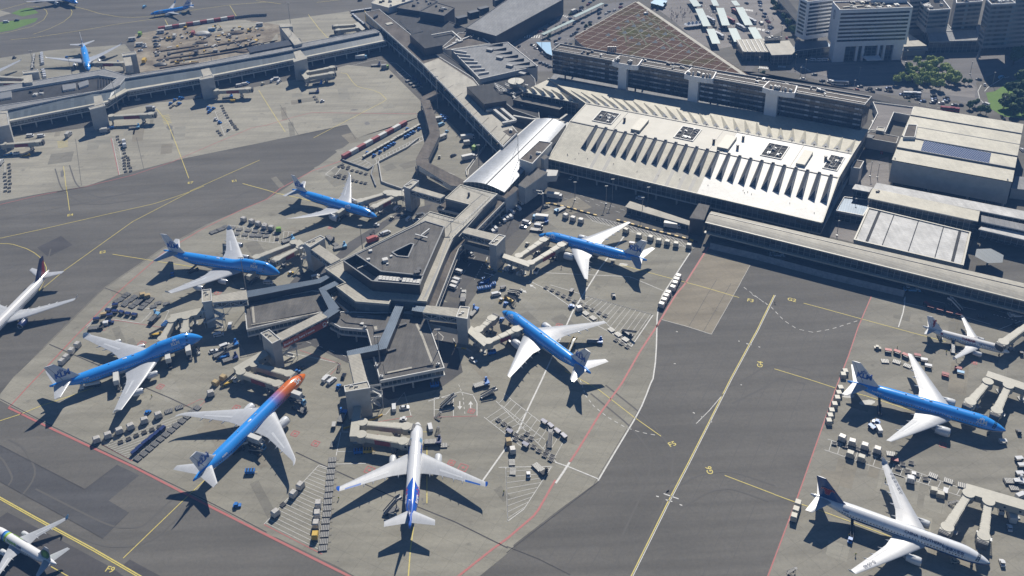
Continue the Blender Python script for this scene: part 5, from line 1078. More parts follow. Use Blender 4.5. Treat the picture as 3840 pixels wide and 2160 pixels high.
# ---- curved metal hall
ch=bld('curved_hall','hall with a curved shiny metal roof between pier and terminal','terminal')
A,B,C_,D_=PM([('x',690,245),('c',217,903),('c',447,938),('x',1135,352)],12)
mb=MB();N_=14;rings=[]
for k in range(N_+1):
 t=k/N_;z=11.3+3.4*math.sin(math.pi*(.06+.88*t))**.9;rings.append((A.lerp(D_,t),B.lerp(C_,t),z))
for(a0,b0,z0),(a1,b1,z1)in zip(rings,rings[1:]):
 for j in range(8):p,q,r_,s_=a0.lerp(b0,j/8),a0.lerp(b0,(j+1)/8),a1.lerp(b1,(j+1)/8),a1.lerp(b1,j/8);mb.face([(p.x,p.y,z0),(s_.x,s_.y,z1),(r_.x,r_.y,z1),(q.x,q.y,z0)])
obj('roof',mb,M['roof_alu'],ch,True);mb=MB()
for e in(0,1):
 ring_=[(r[e].x,r[e].y,r[2])for r in rings];f=ring_+[(rings[-1][e].x,rings[-1][e].y,0),(rings[0][e].x,rings[0][e].y,0)];mb.face(f if e==0 else f[::-1])
for i in(0,-1):a,b,z=rings[i];mb.face([(a.x,a.y,0),(b.x,b.y,0),(b.x,b.y,z),(a.x,a.y,z)]if i else[(b.x,b.y,0),(a.x,a.y,0),(a.x,a.y,z),(b.x,b.y,z)])
obj('wall',mb,M['glaz_f'],ch)
mb=MB();k=8;a,b,z=rings[k];mb.beam((a.x,a.y,z),(b.x,b.y,z),.7,.25);obj('roof_gutter',mb,M['dark_wall'],ch)
mb=MB();a,b,z=rings[0];mb.beam((a.x,a.y,z-.2),(b.x,b.y,z-.2),.8,.35);obj('roof_edge',mb,M['white_wall'],ch)
lk=bld('link_block','low link block with railings at the foot of the curved metal roof','building')
for q,z,m_ in(([(655,262),(930,330),(1060,365),(1150,420),(1275,330),(1130,350),(690,245)],10.6,'roof_brown'),([(1070,370),(1110,410),(1165,410),(1290,310),(1250,285)],9.8,'roof_brown')):q=P('x',q,z);pr('roof',q,z-.5,z,m_,'white_wall',lk);pr('wall',inset(q,.25),0,z-.5,'glaz_f','white_wall',lk)
rf=P('c',[(95,1205),(245,1065),(345,1080),(195,1240)],18);o=bld('roof_block','brown roofed block with a mast at the left corner of the terminal','building');pr('roof',rf,17.2,18,'roof_brown','white_wall',o);parapet(rf,18,.5,.5,'white_wall',o);pr('wall',inset(rf,.2),0,17.2,'grey_wall','white_wall',o);clutter(o,rf,18,2)
for q,z in(([(85,1395),(240,1275),(310,1300),(140,1420)],14),([(255,1190),(290,1165),(318,1180),(285,1205)],18.5)):q=P('c',q,z);pr('roof',q,z-.5,z,'roof_dark','white_wall',o);pr('wall',inset(q,.2),3.0 if z<15 else 0,z-.5,'pale_wall','pale_wall',o,True)
o=bld('entrance_bridge','pale enclosed bridge leaving the terminal corner over the road','building');q=P('x',[(1290,262),(1470,82),(1548,98),(1362,285)],13);pr('roof',q,12.4,13,'roof_dark','white_wall',o);pr('wall',inset(q,.2),6.5,12.4,'white_wall','white_wall',o,True);q=P('x',[(1390,255),(1548,100),(1720,110),(1700,170),(1560,175)],12);pr('annex_roof',q,8,12,'pale_wall','pale_wall',o,True)
# ---- terminal with the big pale roof
t1=bld('main_terminal','main terminal with a huge pale ribbed metal roof and rows of skylights','terminal')
eW,eM,eE=W('c',315,1195,12),W('g',1640,95,12),W('h',490,270,12);vW,vE=W('c',480,915,19),W('d',612,1342,19);rW,rE=W('c',602,783,19),W('d',718,1163,19)
nW,nE=W('c',310,590,15.5),W('d',838,975,15.5);gW=W('c',118,690,16)
def strip4(mb,a,b,c,d,mi=0,n=24):  # a-b low edge, d-c high edge
 for i in range(n):
  t0,t1_=i/n,(i+1)/n;mb.face([a.lerp(b,t0),a.lerp(b,t1_),d.lerp(c,t1_),d.lerp(c,t0)],mi)
mb=MB();tc=.575;strip4(mb,eW,eW.lerp(eE,tc),vW.lerp(vE,tc),vW);obj('lower_roof',mb,M['roof_metal'],t1);M['roof_glare']=roofing('paler roof sheets with glare in the colour',(.74,.73,.69),R(-14),1.0,.06,.45,0,.93,.2);mb=MB();strip4(mb,eW.lerp(eE,tc),eE,vE,vW.lerp(vE,tc));obj('lower_roof',mb,M['roof_glare'],t1);u2=Vector((0,0,.03));M['sheet_old']=paint('weathered roof sheet',(.36,.35,.32),.6,.1,.3)  # sheets right of the seam: sun glare put into their whiter base colour
for t in(.165,.215,.41,.455,.50,.54):mb=MB();mb.face([eW.lerp(eE,t)+u2,eW.lerp(eE,t+.012)+u2,vW.lerp(vE,t+.012).lerp(eW.lerp(eE,t+.012),.35)+u2,vW.lerp(vE,t).lerp(eW.lerp(eE,t),.35)+u2]);obj('roof_stripe',mb,M['sheet_old'],t1)
mb=MB();strip4(mb,vW,vW.lerp(vE,.595),rW.lerp(rE,.595),rW);obj('upper_roof',mb,paint('pale flat roof',(.47,.455,.40),.5,.1,.1,0,0,.25),t1);mb=MB();strip4(mb,vW.lerp(vE,.595),vE,rE,rW.lerp(rE,.595));obj('upper_roof',mb,M['roof_glare'],t1)
mb=MB();strip4(mb,rW,rE,nE,nW);obj('rear_roof',mb,M['roof_metal'],t1)
g4=P('c',[(118,690),(190,645),(602,783),(585,800)],16.5);pr('side_roof',P('c',[(118,690),(300,605),(640,700),(600,790)],15),14.4,15,'roof_metal','white_wall',t1);pr('side_wall',inset(P('c',[(118,690),(300,605),(640,700),(600,790)],15),.3),0,14.4,'glaz_t','glaz_t',t1)
mb=MB();mb.prism([eW,eE,vE,rE,nE,nW,rW,vW],4.8,11.6,0);obj('glazing',mb,M['glaz_t'],t1)
mb=MB()
for chain in([eW,vW,rW,nW],[eE,vE,rE,nE]):
 for a,b in zip(chain,chain[1:]):f=[(a.x,a.y,11),(b.x,b.y,11),(b.x,b.y,b.z),(a.x,a.y,a.z)];mb.face(f);mb.face(f[::-1])
obj('gable_wall',mb,M['white_wall'],t1)
mb=MB();mb.beam(eW+Vector((0,0,-.8)),eE+Vector((0,0,-.8)),1.0,.85);[mb.beam(a+Vector((0,0,-.1)),b+Vector((0,0,-.1)),.7,.35)for ch_ in([eW,vW,rW,nW],[eE,vE,rE,nE])for a,b in zip(ch_,ch_[1:])];obj('eave_trim',mb,M['cream'],t1)
sl=[Vector((p.x,p.y))for p in(eW,eE,nE,nW)];pr('floor_slab',sl,4.0,4.8,'pale_wall','pale_wall',t1,True);pr('undercroft_shade',inset(sl,6),0,4.0,'dark_wall','dark_wall',t1)  # dark core again for the shade below the floor slab
for c,a in along([eW,eE],12,False):mb=MB();mb.box((0,2.0,0),(.9,.9,4.0));obj('column',mb,M['pale_wall'],t1,False,(c.x,c.y,0),a)
mb=MB()
for a,b in((vW,vE),(rW,rE)):mb.beam(a+Vector((0,0,.02)),b+Vector((0,0,.02)),.9,.3)
for t in(.175,.545,.595,.835):mb.beam(vW.lerp(vE,t)+Vector((0,0,.02)),rW.lerp(rE,t)+Vector((0,0,.02)),.4,.15)
obj('roof_gutter',mb,M['dark_wall'],t1)
ex=(eE-eW).normalized();up_=(vW-eW);S_=.60
M['slate']=G('dark slate glass').out((.035,.04,.05),.45,0,.3);M['skyglass']=glazing('skylight glass',(.06,.075,.09),R(26),1.2,1.2,(.13,.14,.15));NSK=23
for k in range(NSK):  # front skylight ridges
 t=.105+.88*k/(NSK-1)if k else .105
 a=vW.lerp(vE,t*.985+.005);e=eW.lerp(eE,t);s=(e-a);f=a+s*.50;f2=a+s*.60;hw=ex*1.75;top_a=Vector((a.x,a.y,20.3))+ex*1.1;top_f=Vector((f.x,f.y,20.0))+ex*1.2;n0=ex*1.2;l0,r0=a-n0,a+n0;l1,r1=f2-hw,f2+hw;up=Vector((0,0,.04));mb=MB()
 mb.face([l0+up,l1+up,top_f,top_a],2);mb.face([r1+up,r0+up,top_a,top_f],1);mb.face([l1+up,r1+up,top_f],0)
 sk=obj('skylight',mb,[M['skyglass'],M['white_wall'],M['slate']],t1);mb=MB();mb.box((0,0,0),(1.6,1.0,.9));mb.box((0,0,.9),(1.2,.7,.2));obj('fan_box',mb,M['grey_wall'],sk,False,(a.x,a.y,19.25),math.atan2(ex.y,ex.x));mb=MB();mb.beam(l1+up,top_f,.12,.12);mb.beam(r1+up,top_f,.12,.12);mb.beam(l1+up,r1+up,.15,.15);obj('skylight_frame',mb,M['white_wall'],sk)
NR=26
for k in range(NR):  # rear dormers
 t=(k+.55)/NR;a=rW.lerp(rE,t);e=nW.lerp(nE,t);s=e-a;f=a+s*.06;bk_=a+s*.52;hw=ex*2.1;apex0=Vector((f.x,f.y,19+1.5))+s*.07;apex1=Vector((bk_.x,bk_.y,bk_.z+.5));l,r_=f-hw,f+hw;mb=MB();up=Vector((0,0,.03))
 mb.face([l+up,r_+up,apex0],0);mb.face([r_+up,bk_+hw*.25+up,apex1,apex0],1);mb.face([bk_-hw*.25+up,l+up,apex0,apex1],1)
 dm_=obj('dormer',mb,[M['white_wall'],M['roof_metal']],t1);mb=MB();c=f+(rW-nW).normalized()*.2;mb.box((0,0,0),(1.0,.5,.7));obj('dormer_vent',mb,M['dark_wall'],dm_,False,(c.x,c.y,19.3),math.atan2(ex.y,ex.x))
gside=[W('c',118+(600-118)*k/7,690+95*k/7,15)for k in range(8)]
for k in range(7):
 a=gside[k].lerp(gside[k+1],.5);d=(nW-rW);d.z=0;d.normalize();hw=ex*2.1;f=a+d*1.5;ap=f+d*1.2+Vector((0,0,2.6));bk_=f+d*16;l,r_=f-hw,f+hw;mb=MB();up=Vector((0,0,.03));ap1=bk_+Vector((0,0,.5));mb.face([l+up,r_+up,ap],0);mb.face([r_+up,bk_+hw*.25+up,ap1,ap],1);mb.face([bk_-hw*.25+up,l+up,ap,ap1],1);dm_=obj('dormer',mb,[M['white_wall'],M['roof_metal']],t1);mb=MB();mb.box((0,0,0),(1.0,.5,.7));obj('dormer_vent',mb,M['dark_wall'],dm_,False,(f.x-d.x*.4,f.y-d.y*.4,15.25),math.atan2(ex.y,ex.x))
def roof_q(t0,t1_,u0,u1):return[vW.lerp(vE,t0).lerp(rW.lerp(rE,t0),u0),vW.lerp(vE,t1_).lerp(rW.lerp(rE,t1_),u0),vW.lerp(vE,t1_).lerp(rW.lerp(rE,t1_),u1),vW.lerp(vE,t0).lerp(rW.lerp(rE,t0),u1)]
for t0,t1_ in((.075,.155),(.40,.475),(.72,.795),(.935,.985)):  # plant wells: black slab stands in for the recess shade, raised rim
 q=roof_q(t0,t1_,.22,.80);pr('plant_well',q,18.9,19.12,'roof_black','dark_wall',t1);parapet(q,19.0,.55,.6,'white_wall',t1,'well_rim')
 mb=MB()
 for k in range(1,4):a,b=q[0].lerp(q[3],k/4),q[1].lerp(q[2],k/4);mb.beam((a.x,a.y,19.3),(b.x,b.y,19.3),.2,.2)
 for k in range(1,3):a,b=q[0].lerp(q[1],k/3),q[3].lerp(q[2],k/3);mb.beam((a.x,a.y,19.32),(b.x,b.y,19.32),.2,.2)
 obj('well_grille',mb,M['darkmetal'],t1);clutter(t1,q,19.12,7,'plant_unit',('steel','grey_wall','white_wall'),1.0,2.6,1.1,math.atan2(ex.y,ex.x))
for t0,t1_ in((.24,.275),(.57,.61),(.85,.88)):q=roof_q(t0,t1_,.12,.70);pr('roof_house',q,19.0,20.8,'cream','cream',t1)
for t,u in((.19,.5),(.545,.35),(.635,.30),(.632,.72),(.93,.55)):c=roof_q(t,t+.01,u,u+.02)[0];mb=MB();mb.box((0,0,0),(1.2,1.2,2.6));mb.box((0,0,2.6),(1.5,1.5,.3));obj('chimney',mb,M['dark_wall'],t1,False,(c.x,c.y,19),.2)
for k in range(16):
 t=random.uniform(.06,.98);u=random.uniform(.12,.3);c=eW.lerp(eE,t).lerp(vW.lerp(vE,t),u);mb=MB();mb.tube((0,0,0),(0,0,.6),.18);obj('roof_vent',mb,M['dark_wall'],t1,False,tuple(c))
# ---- office slab
of=bld('office_building','long dark glass office slab with white T-shaped stair towers','office')
fw,fe,be,bw=PM([('c',340,385),('d',810,800),('d',865,735),('c',403,335)],33)
of_p=[fw,fe,be,bw];pr('roof',of_p,32.2,33,'roof_brown','dark_wall',of);parapet(of_p,33,.9,.6,'grey_wall',of);pr('wall',inset(of_p,.4),15.5,32.2,'glaz_o','glaz_o',of,True)
M['hotel_']=paint('white stair tower',(.74,.74,.74),.5,.06,.3);fx=(fe-fw).normalized();M['blinds']=glazing('window band with blinds',(.19,.20,.22),R(26),3.0,50,(.03,.035,.04),.08,.35,.9)
for k,z in enumerate((29.6,26.0,22.4,18.8)):
 a,b=fw+fx*1.0,fe-fx*1.0;nm=Vector((fx.y,-fx.x,0))*.06;mb=MB();mb.face([(a.x+nm.x-.4*fx.y*0,a.y+nm.y,z),(b.x+nm.x,b.y+nm.y,z),(b.x+nm.x,b.y+nm.y,z+1.2),(a.x+nm.x,a.y+nm.y,z+1.2)]);obj('window_band',mb,M['blinds'],of)
mb=MB()
for t in(.05,.3,.55,.8):a,b=fw.lerp(fe,t),bw.lerp(be,t);c=a.lerp(b,.5);mb.beam((a.x,a.y,0),(a.x,a.y,15.5),1.0,1.0);mb.beam((b.x,b.y,0),(b.x,b.y,15.5),1.0,1.0)
obj('column',mb,M['dark_wall'],of)
for v,xc,w_c,x0,x1,y0 in(('c',905,30,815,1012,440),('c',1442,32,1360,1578,530),('d',125,38,42,290,650)):
 a,b=W(v,x0,y0,34.6),W(v,x1,y0+(x1-x0)*.2,34.6);c0=W(v,xc,y0+15,34);t=(c0-fw).dot(fx);base=fw+fx*t;n_=Vector((fx.y,-fx.x,0));L_=(b-a).length;ang=math.atan2(fx.y,fx.x)
 cc=(fw+fx*((a-fw).dot(fx)+(b-fw).dot(fx))*.5);st=obj('stair_tower',(lambda mb:(mb.box((base.x+n_.x*1.2,base.y+n_.y*1.2,3),(w_c*2/2.0125*.205,4.0,29.5),ang),mb)[1])(MB()),M['hotel_'],of)
 mb=MB();hl=L_*.48;pro=[(-hl,0),(-hl,-2.8),(-hl*.55,-4.2),(hl*.55,-4.2),(hl,-2.8),(hl,0),(hl*.9,9),(-hl*.9,9)];ca,sa=fx.x,fx.y;pts_=[(cc.x+x*ca-y*sa,cc.y+x*sa+y*ca)for x,y in pro];mb.prism(pts_,31.2,34.8,0,0,True);hd=obj('tower_head',mb,M['hotel_'],of);pr('tower_roof',inset(pts_,.7),34.8,34.95,'roof_brown','roof_brown',of);clutter(of,[Vector((*pts_[1],0)),Vector((*pts_[4],0)),Vector((*pts_[5],0)),Vector((*pts_[0],0))],34.95,8,'plant_unit',('steel','white_wall'),1.0,2.2,2.2,ang)
 for k in range(3):
  q=Vector((cc.x,cc.y,0))+fx*(hl*(-.6+.6*k))-n_*4;mb=MB();mb.tube((0,0,0),(0,0,random.uniform(3,7)),.08);obj('antenna',mb,M['steel'],of,False,(q.x,q.y,34.9))
clutter(of,[fw.lerp(bw,.2),fe.lerp(be,.2),be,bw],33,26,'roof_unit',('grey_wall','dark_wall','steel'),1.2,3.2,1.6,math.atan2(fx.y,fx.x))
mb=MB()
for t in(.3,.7):a,b=fw.lerp(bw,t),fe.lerp(be,t);mb.beam((a.x,a.y,33.02),(b.x,b.y,33.02),.35,.3)
obj('roof_pipe',mb,M['steel'],of)
for k in range(5):c=W('c',765+k*14,392,33);mb=MB();mb.tube((0,0,0),(0,0,4.2),.55,None,10);obj('chimney',mb,M['steel'],of,False,(c.x,c.y,33))
pd=bld('terminal_podium','shaded blue grey podium roof between the office slab and the terminal','building');pr('roof',[nW+fx*-2,nE+fx*3,be+fx*3+Vector((0,-6,0)),bw-fx*4],9.2,9.8,'roof_grey','pale_wall',pd);pr('wall',inset([nW,nE,be,bw],1),0,9.2,'glaz_t','pale_wall',pd)
# ---- planted roof
gp=bld('planted_roof_hall','triangular hall with a brown and green planted roof ruled by pale lines','building')
go=P('c',[(975,12),(1835,570),(1780,562),(620,372),(560,335),(510,285),(525,268)],10)
g=G('planted roof');f=g.ramp(g.noise(.03,4,.6),[(.50,0.0),(.68,1.0)]);f2=g.ramp(g.noise(.4,6,.7),[(.3,.75),(.7,1.2)]);cgreen=g.mix(f,(.12,.077,.054),(.085,.088,.03));M['sedum']=g.out(g.mix(1,cgreen,f2,'MULTIPLY'),1.0,0,.05)
pr('roof',go,9.4,10,'sedum','white_wall',gp);pr('wall',inset(go,.4),0,9.4,'glaz_t','glaz_t',gp)
mb=MB();A0,B0,C0=go[0],go[1],go[5]
def clip_line(p,d,poly):
 ts=[]
 for i in range(len(poly)):
  a,b=poly[i],poly[(i+1)%len(poly)];e=b-a;den=d.x*e.y-d.y*e.x
  if abs(den)<1e-9:continue
  t=((a.x-p.x)*e.y-(a.y-p.y)*e.x)/den;s=((a.x-p.x)*d.y-(a.y-p.y)*d.x)/den
  if 0<=s<=1:ts.append(t)
 return(p+d*min(ts),p+d*max(ts))if len(ts)>1 else None
d1=(go[2]-go[3]).normalized();d2=(W('c',1000,150,10)-W('c',640,350,10)).normalized();cen=(A0+B0+C0)/3
for d,o_,st_ in((d1,Vector((-d1.y,d1.x,0)),9.0),(d2,Vector((-d2.y,d2.x,0)),9.0)):
 for k in range(-22,23):
  r_=clip_line(cen+o_*st_*k,d,go)
  if r_:mb.line(r_,.34,10.04)
obj('roof_walkway',mb,M['roof_beige'],gp)
mb=MB()
for p,q in(((940,155),(1060,340)),((1040,110),(1450,400)),((980,130),(1250,370)),((870,200),(905,320))):mb.line(P('c',[p,q],10),1.4,10.07)
obj('green_strip',mb,paint('moss strip',(.10,.105,.06),.9,.2,.5),gp);mb=MB();mb.line([go[0]+Vector((1,-1,0)),go[1]+Vector((-3,0,0))],3.0,10.1);mb.line([go[3],go[2]],1.2,10.1);mb.line([go[0],go[6]],.8,10.1);obj('roof_border',mb,M['roof_beige'],gp)
for x,y in((990,115),(910,160),(1030,150),(840,210),(960,195),(1085,180),(765,262),(890,245),(1015,230),(1140,215),(815,300),(940,285),(1070,268),(1195,255),(995,330),(1120,315),(1250,295),(1180,360),(1310,342),(1372,390)):
 c=W('c',x,y,10.5);mb=MB();h=1.4;s=2.2;mb.face([(-s,-s*.7,0),(s,-s*.7,0),(0,s*.8,h)],0);mb.face([(s,-s*.7,0),(s*.5,s,0),(0,s*.8,h)],0);mb.face([(-s*.5,s,0),(-s,-s*.7,0),(0,s*.8,h)],0);mb.face([(s*.5,s,0),(-s*.5,s,0),(0,s*.8,h)],0);obj('skylight',mb,M['glaz_drum'],gp,False,(c.x,c.y,10.05),-.4)
c=W('c',1052,98,11);mb=MB();mb.box((0,0,0),(3.5,2,1.6));mb.box((1.2,.4,1.6),(.8,.8,1));obj('plant_unit',mb,M['white_wall'],gp,False,(c.x,c.y,10.05),.4)
# ================================================================== hotel, towers, halls and the rest of the far side
def win_rows(parent,a,b,zs,h,m,nm='window_band',n=Vector((0,0,0)),out=.07):
 d=(b-a);d.z=0;d.normalize();nn=Vector((d.y,-d.x,0))*out
 for z in zs:mb=MB();p,q=a+nn,b+nn;mb.face([(p.x,p.y,z),(q.x,q.y,z),(q.x,q.y,z+h),(p.x,p.y,z+h)]);obj(nm,mb,m,parent)
M['hotelwin']=glazing('hotel window band',(.022,.03,.042),R(5),1.6,50,(.02,.025,.03),.08,.12,.6)
M['hotel']=paint('white hotel panels',(.72,.73,.74),.55,.06,.3)
ho=bld('hotel','white hotel block with eight dark window bands and a round emblem','hotel')
hp=P('t',[(385,215),(1915,160),(1740,-5),(235,45)],42);HF,HR,HB,HL=hp
pr('roof',hp,41.2,41.6,'roof_brown','hotel',ho);mb=MB();mb.prism(hp,12.5,41.2,0,0,True);obj('wall',mb,M['hotel'],ho);parapet(hp,41.2,1.3,.5,'hotel',ho)
fxh=(HR-HF);fd=fxh.normalized();L_=fxh.length;a,b=HF+fd*L_*.022,HR-fd*L_*.035
win_rows(ho,a,b,[38.0-3.05*k for k in range(8)],1.55,M['hotelwin'])
lx=HF-HL;a2,b2=HL+lx*.12,HL+lx*.9
nrm=Vector((-fd.y,fd.x,0));depth=(HL-HF).length;bd=(HL-HF).normalized()
def hblock(nm,t0,t1,d0,d1,z0,z1,m):q=[HF+fd*L_*t0+bd*d0,HF+fd*L_*t1+bd*d0,HF+fd*L_*t1+bd*d1,HF+fd*L_*t0+bd*d1];mb=MB();mb.prism(q,z0,z1,0,0,True);return obj(nm,mb,M[m],ho)
hblock('leg',.0,.155,.02,depth*.55,0,12.45,'hotel');hblock('leg',.83,.965,.02,depth*.55,0,12.45,'hotel');hblock('lobby_glazing',.155,.83,2.5,depth*.5,0,12.4,'glaz_t')
for t in(.31,.395,.61,.69):hblock('column',t,t+.03,.2,2.2,0,12.4,'hotel')
q=[HF+fd*L_*.42-bd*9,HF+fd*L_*.62-bd*9,HF+fd*L_*.64-bd*1,HF+fd*L_*.40-bd*1];mb=MB();mb.prism(q,4.2,4.7,0,0,True);[mb.beam(q[i]+Vector((0,0,4.6-q[i].z)),q[3-i]+Vector((0,0,11-q[3-i].z)),.12,.12)for i in(0,1)];obj('entrance_canopy',mb,M['hotel'],ho)
c=HL.lerp(HF,.45);c=Vector((c.x,c.y,35.2));nl=Vector((-(HF-HL).y,(HF-HL).x,0)).normalized();nl=nl if nl.x<0 else-nl;ud=(HF-HL);ud.z=0;ud.normalize();em=MB()
for k in range(24):
 t0,t1_=R(15*k),R(15*k+15);em.face([c+nl*.1+ud*(r*.62*math.cos(t))+Vector((0,0,r*math.sin(t)))for r,t in((3.0,t0),(3.7,t0),(3.7,t1_),(3.0,t1_))])
pts=[(.85,1.5),(.2,2.2),(-.7,1.6),(-.6,.5),(.4,-.3),(.75,-1.3),(.1,-2.2),(-.85,-1.5)]
for(x0,z0),(x1,z1)in zip(pts,pts[1:]):em.beam(c+nl*.14+ud*x0*.8+Vector((0,0,z0)),c+nl*.14+ud*x1*.8+Vector((0,0,z1)),.1,.55)
obj('round_emblem',em,M['navy'],ho)
pr('plant_house',[HB.lerp(HL,.0)+bd*-1,HB.lerp(HL,.48)+bd*-1,HB.lerp(HL,.48)-bd*5,HB-bd*5],41.6,45.5,'roof_brown','hotel',ho);clutter(ho,[HL,HB,HR,HF],41.6,26,'roof_unit',('cream','white_wall','steel','dark_wall'),1.2,4.5,1.6,math.atan2(fd.y,fd.x))
mb=MB();p0,p1=HL.lerp(HF,.7)+fd*4,HL.lerp(HF,.55)+fd*L_*.38;mb.beam((p0.x,p0.y,41.9),(p1.x,p1.y,41.9),.9,.7);obj('air_duct',mb,M['cream'],ho)
hx=bld('hotel_wing','white hotel wing with window bands left of the emblem block','hotel');A_,B_,C_=W('d',385,12,41),W('d',575,-12,41),W('d',318,-20,41)
dv=C_-A_;q=[A_,B_,B_+dv*1.0,C_];mb=MB();mb.prism(q,9.5,41,0,0,True);obj('wall',mb,M['hotel'],hx);pr('roof',inset(q,.5),41,41.1,'roof_brown','hotel',hx)
win_rows(hx,A_+(B_-A_)*.07,B_,[37.4-3.05*k for k in range(9)],1.7,M['hotelwin']);win_rows(hx,C_+(A_-C_)*.15,C_+(A_-C_)*.85,[37.4-3.05*k for k in range(9)],1.7,M['hotelwin']);pr('base',inset(q,5),0,9.5,'pale_wall','glaz_t',hx)
M['tower_band']=glazing('office tower windows',(.07,.10,.12),R(20),2.2,50,(.10,.11,.12),.1,.12,.7);M['greytower']=paint('blue grey stone panels',(.24,.25,.26),.5,.08,.3)
def tower(label,pts,z,z0,step=3.6,cut=None):
 o=bld('office_tower',label,'office');q=PM(pts,z);mb=MB();mb.prism(q,z0,z,0,0,True);obj('wall',mb,M['greytower'],o);pr('roof',inset(q,.8),z,z+.1,'roof_black','grey_wall',o);parapet(q,z,1.0,.6,'hotel',o)
 if area(q)<0:q=q[::-1]
 for i in range(len(q)):
  a,b=q[i],q[(i+1)%len(q)]
  if(b-a).length>8 and(b-a).y*0-0<=1e9:d=(b-a);win_rows(o,a+d*.02,b-d*.02,[z-3.2-step*k for k in range(int((z-z0-2)/step))],step*.52,M['tower_band'])
 clutter(o,q[:4],z+.1,6,'roof_unit',('grey_wall','white_wall'),2,5,2.2);return o,q
tower('grey banded office tower right of the hotel',[('d',1297,85),('d',1458,74),('d',1400,0),('d',1195,-12)],28,9.6);tower('grey banded office tower with chamfered corner further right',[('d',1765,40),('d',1953,30),('d',1890,-10),('d',1725,0)],44,9.6);tower('grey banded office tower cut by the right edge of the photo',[('d',1955,-10),('d',2100,-18),('d',2100,-120),('d',1950,-100)],48,9.6);tower('dark office tower between the two banded towers',[('d',1500,30),('d',1700,15),('d',1690,-60),('d',1490,-50)],30,0)
tower('far dark banded block behind the hotel',[('d',1160,-30),('d',1300,-40),('d',1300,-120),('d',1150,-110)],34,0)
o=bld('podium_building','low blue grey podium at the feet of the banded towers','building')
for q,z in(([(1300,318),(1690,306),(1660,228),(1280,240)],9.6),([(1280,240),(1480,235),(1300,20),(1170,30)],9.0),([(1660,300),(1900,290),(1900,180),(1650,190)],9.2),([(1880,300),(2100,290),(2100,180),(1890,190)],8.8)):q=P('d',q,z);pr('roof',q,z-.8,z,'roof_grey','greytower',o);pr('wall',inset(q,.4),0,z-.8,'glaz_t','glaz_t',o);parapet(q,z,.5,.6,'greytower',o)
for p,q_ in(((1700,335),(1655,445)),((1690,330),(1660,450))):mb=MB();a,b=W('d',*p,9.3),W('d',*q_,0);mb.tube(a,b,.7,None,8);obj('slanted_column',mb,M['greytower'],o)
o=bld('low_building','pale roofed low building between hotel and towers','building');q=P('d',[(1100,352),(1200,348),(1280,345),(1130,245)],8);pr('roof',q,7.2,8,'roof_beige','greytower',o);pr('wall',inset(q,.4),0,7.2,'glaz_t','greytower',o);q=P('d',[(1090,385),(1290,375),(1290,350),(1100,355)],5);pr('canopy',q,4.2,5,'greytower','greytower',o,True)
# covered street between station and hotel
o=bld('station_hall','low hall with arched pale roof strips in front of the bus station','building')
for q,z in(([(-110,390),(95,392),(50,290),(-160,300)],8),([(108,415),(262,410),(290,382),(240,305),(50,318)],9),([(262,405),(300,380),(560,350),(520,305),(290,310)],7)):q=P('d',q,z);pr('roof',q,z-.5,z,'roof_beige' if z>7 else 'roof_blue','white_wall',o);pr('wall',inset(q,.6),0,z-.5,'glaz_t','glaz_t',o)
q=P('d',[(55,275),(170,270),(175,300),(60,305)],11);pr('plant_house',q,9,11,'roof_black','dark_wall',o);clutter(o,q,11,5,'fan_unit',('white_wall','steel'),1,2,.8)
mb=MB()
for k in range(7):a,b=P('d',[(-105+k*33,388),(-150+k*33,302)],8.1);mb.beam(a,b,.5,.35)
obj('roof_rib',mb,M['white_wall'],o)
# ---- pale hall with solar strip
wh_=bld('pale_hall','large pale hall with stepped ribbed roof and a strip of solar panels','hall')
q=P('d',[(1015,1205),(1925,1372),(2010,935),(1185,800)],20);WA,WB,WC,WD=q;pr('wall',inset(q,.3),5.0,19.5,'pale_wall','pale_wall',wh_,True)
for k in range(5):t0,t1_=k/5,(k+1)/5;s_=[WA.lerp(WD,t0),WB.lerp(WC,t0),WB.lerp(WC,t1_),WA.lerp(WD,t1_)];pr('roof',s_,19.4,19.9+.9*(1-abs(k-2)/2),'roof_metal','dark_wall',wh_)
mb=MB();[mb.beam(WA.lerp(WD,t)+Vector((0,0,.25)),WB.lerp(WC,t)+Vector((0,0,.25)),.5,.75)for t in(.2,.4,.6,.8)];obj('roof_seam',mb,M['grey_wall'],wh_)
g=G('solar panels');v=g.mp((1,1,1),(0,0,R(-12.5)));qn=g.n.new('ShaderNodeSeparateXYZ');g.lk(v,qn.inputs[0]);fx_=g.m('LESS_THAN',g.m('FRACT',g.m('DIVIDE',qn.outputs[0],1.35)),.26);M['solar']=g.out(g.mix(fx_,(.035,.06,.15),(.45,.47,.5)),.15,0,.7)
sq=P('d',[(1232,1138),(1748,1232),(1765,1155),(1258,1060)],20.7);pr('solar_panel',sq,20.35,20.7,'solar','white_wall',wh_)
q=P('d',[(1100,1035),(1190,1038),(1208,945),(1135,940)],22);pr('roof_house',q,20,22,'roof_brown','white_wall',wh_);parapet(q,22,.4,.4,'white_wall',wh_)
for t in(.03,.35,.68,.97):
 for u in(.05,.5):c=WA.lerp(WB,t).lerp(WD.lerp(WC,t),u);mb=MB();mb.box((0,0,0),(1,1,5.0));obj('column',mb,M['pale_wall'],wh_,False,(c.x,c.y,0),.3)
pr('base',inset([WA,WB,WC,WD],8),0,5.0,'dark_wall','dark_wall',wh_)
for x,y in((1350,1058),(1510,1088),(1632,1110),(1775,1135),(1955,1105),(1950,1130),(1890,1350),(1040,1190)):c=W('d',x,y,20.5);mb=MB();mb.tube((0,0,0),(0,0,.6),.4);obj('roof_vent',mb,M['white_wall'],wh_,False,(c.x,c.y,20.2))
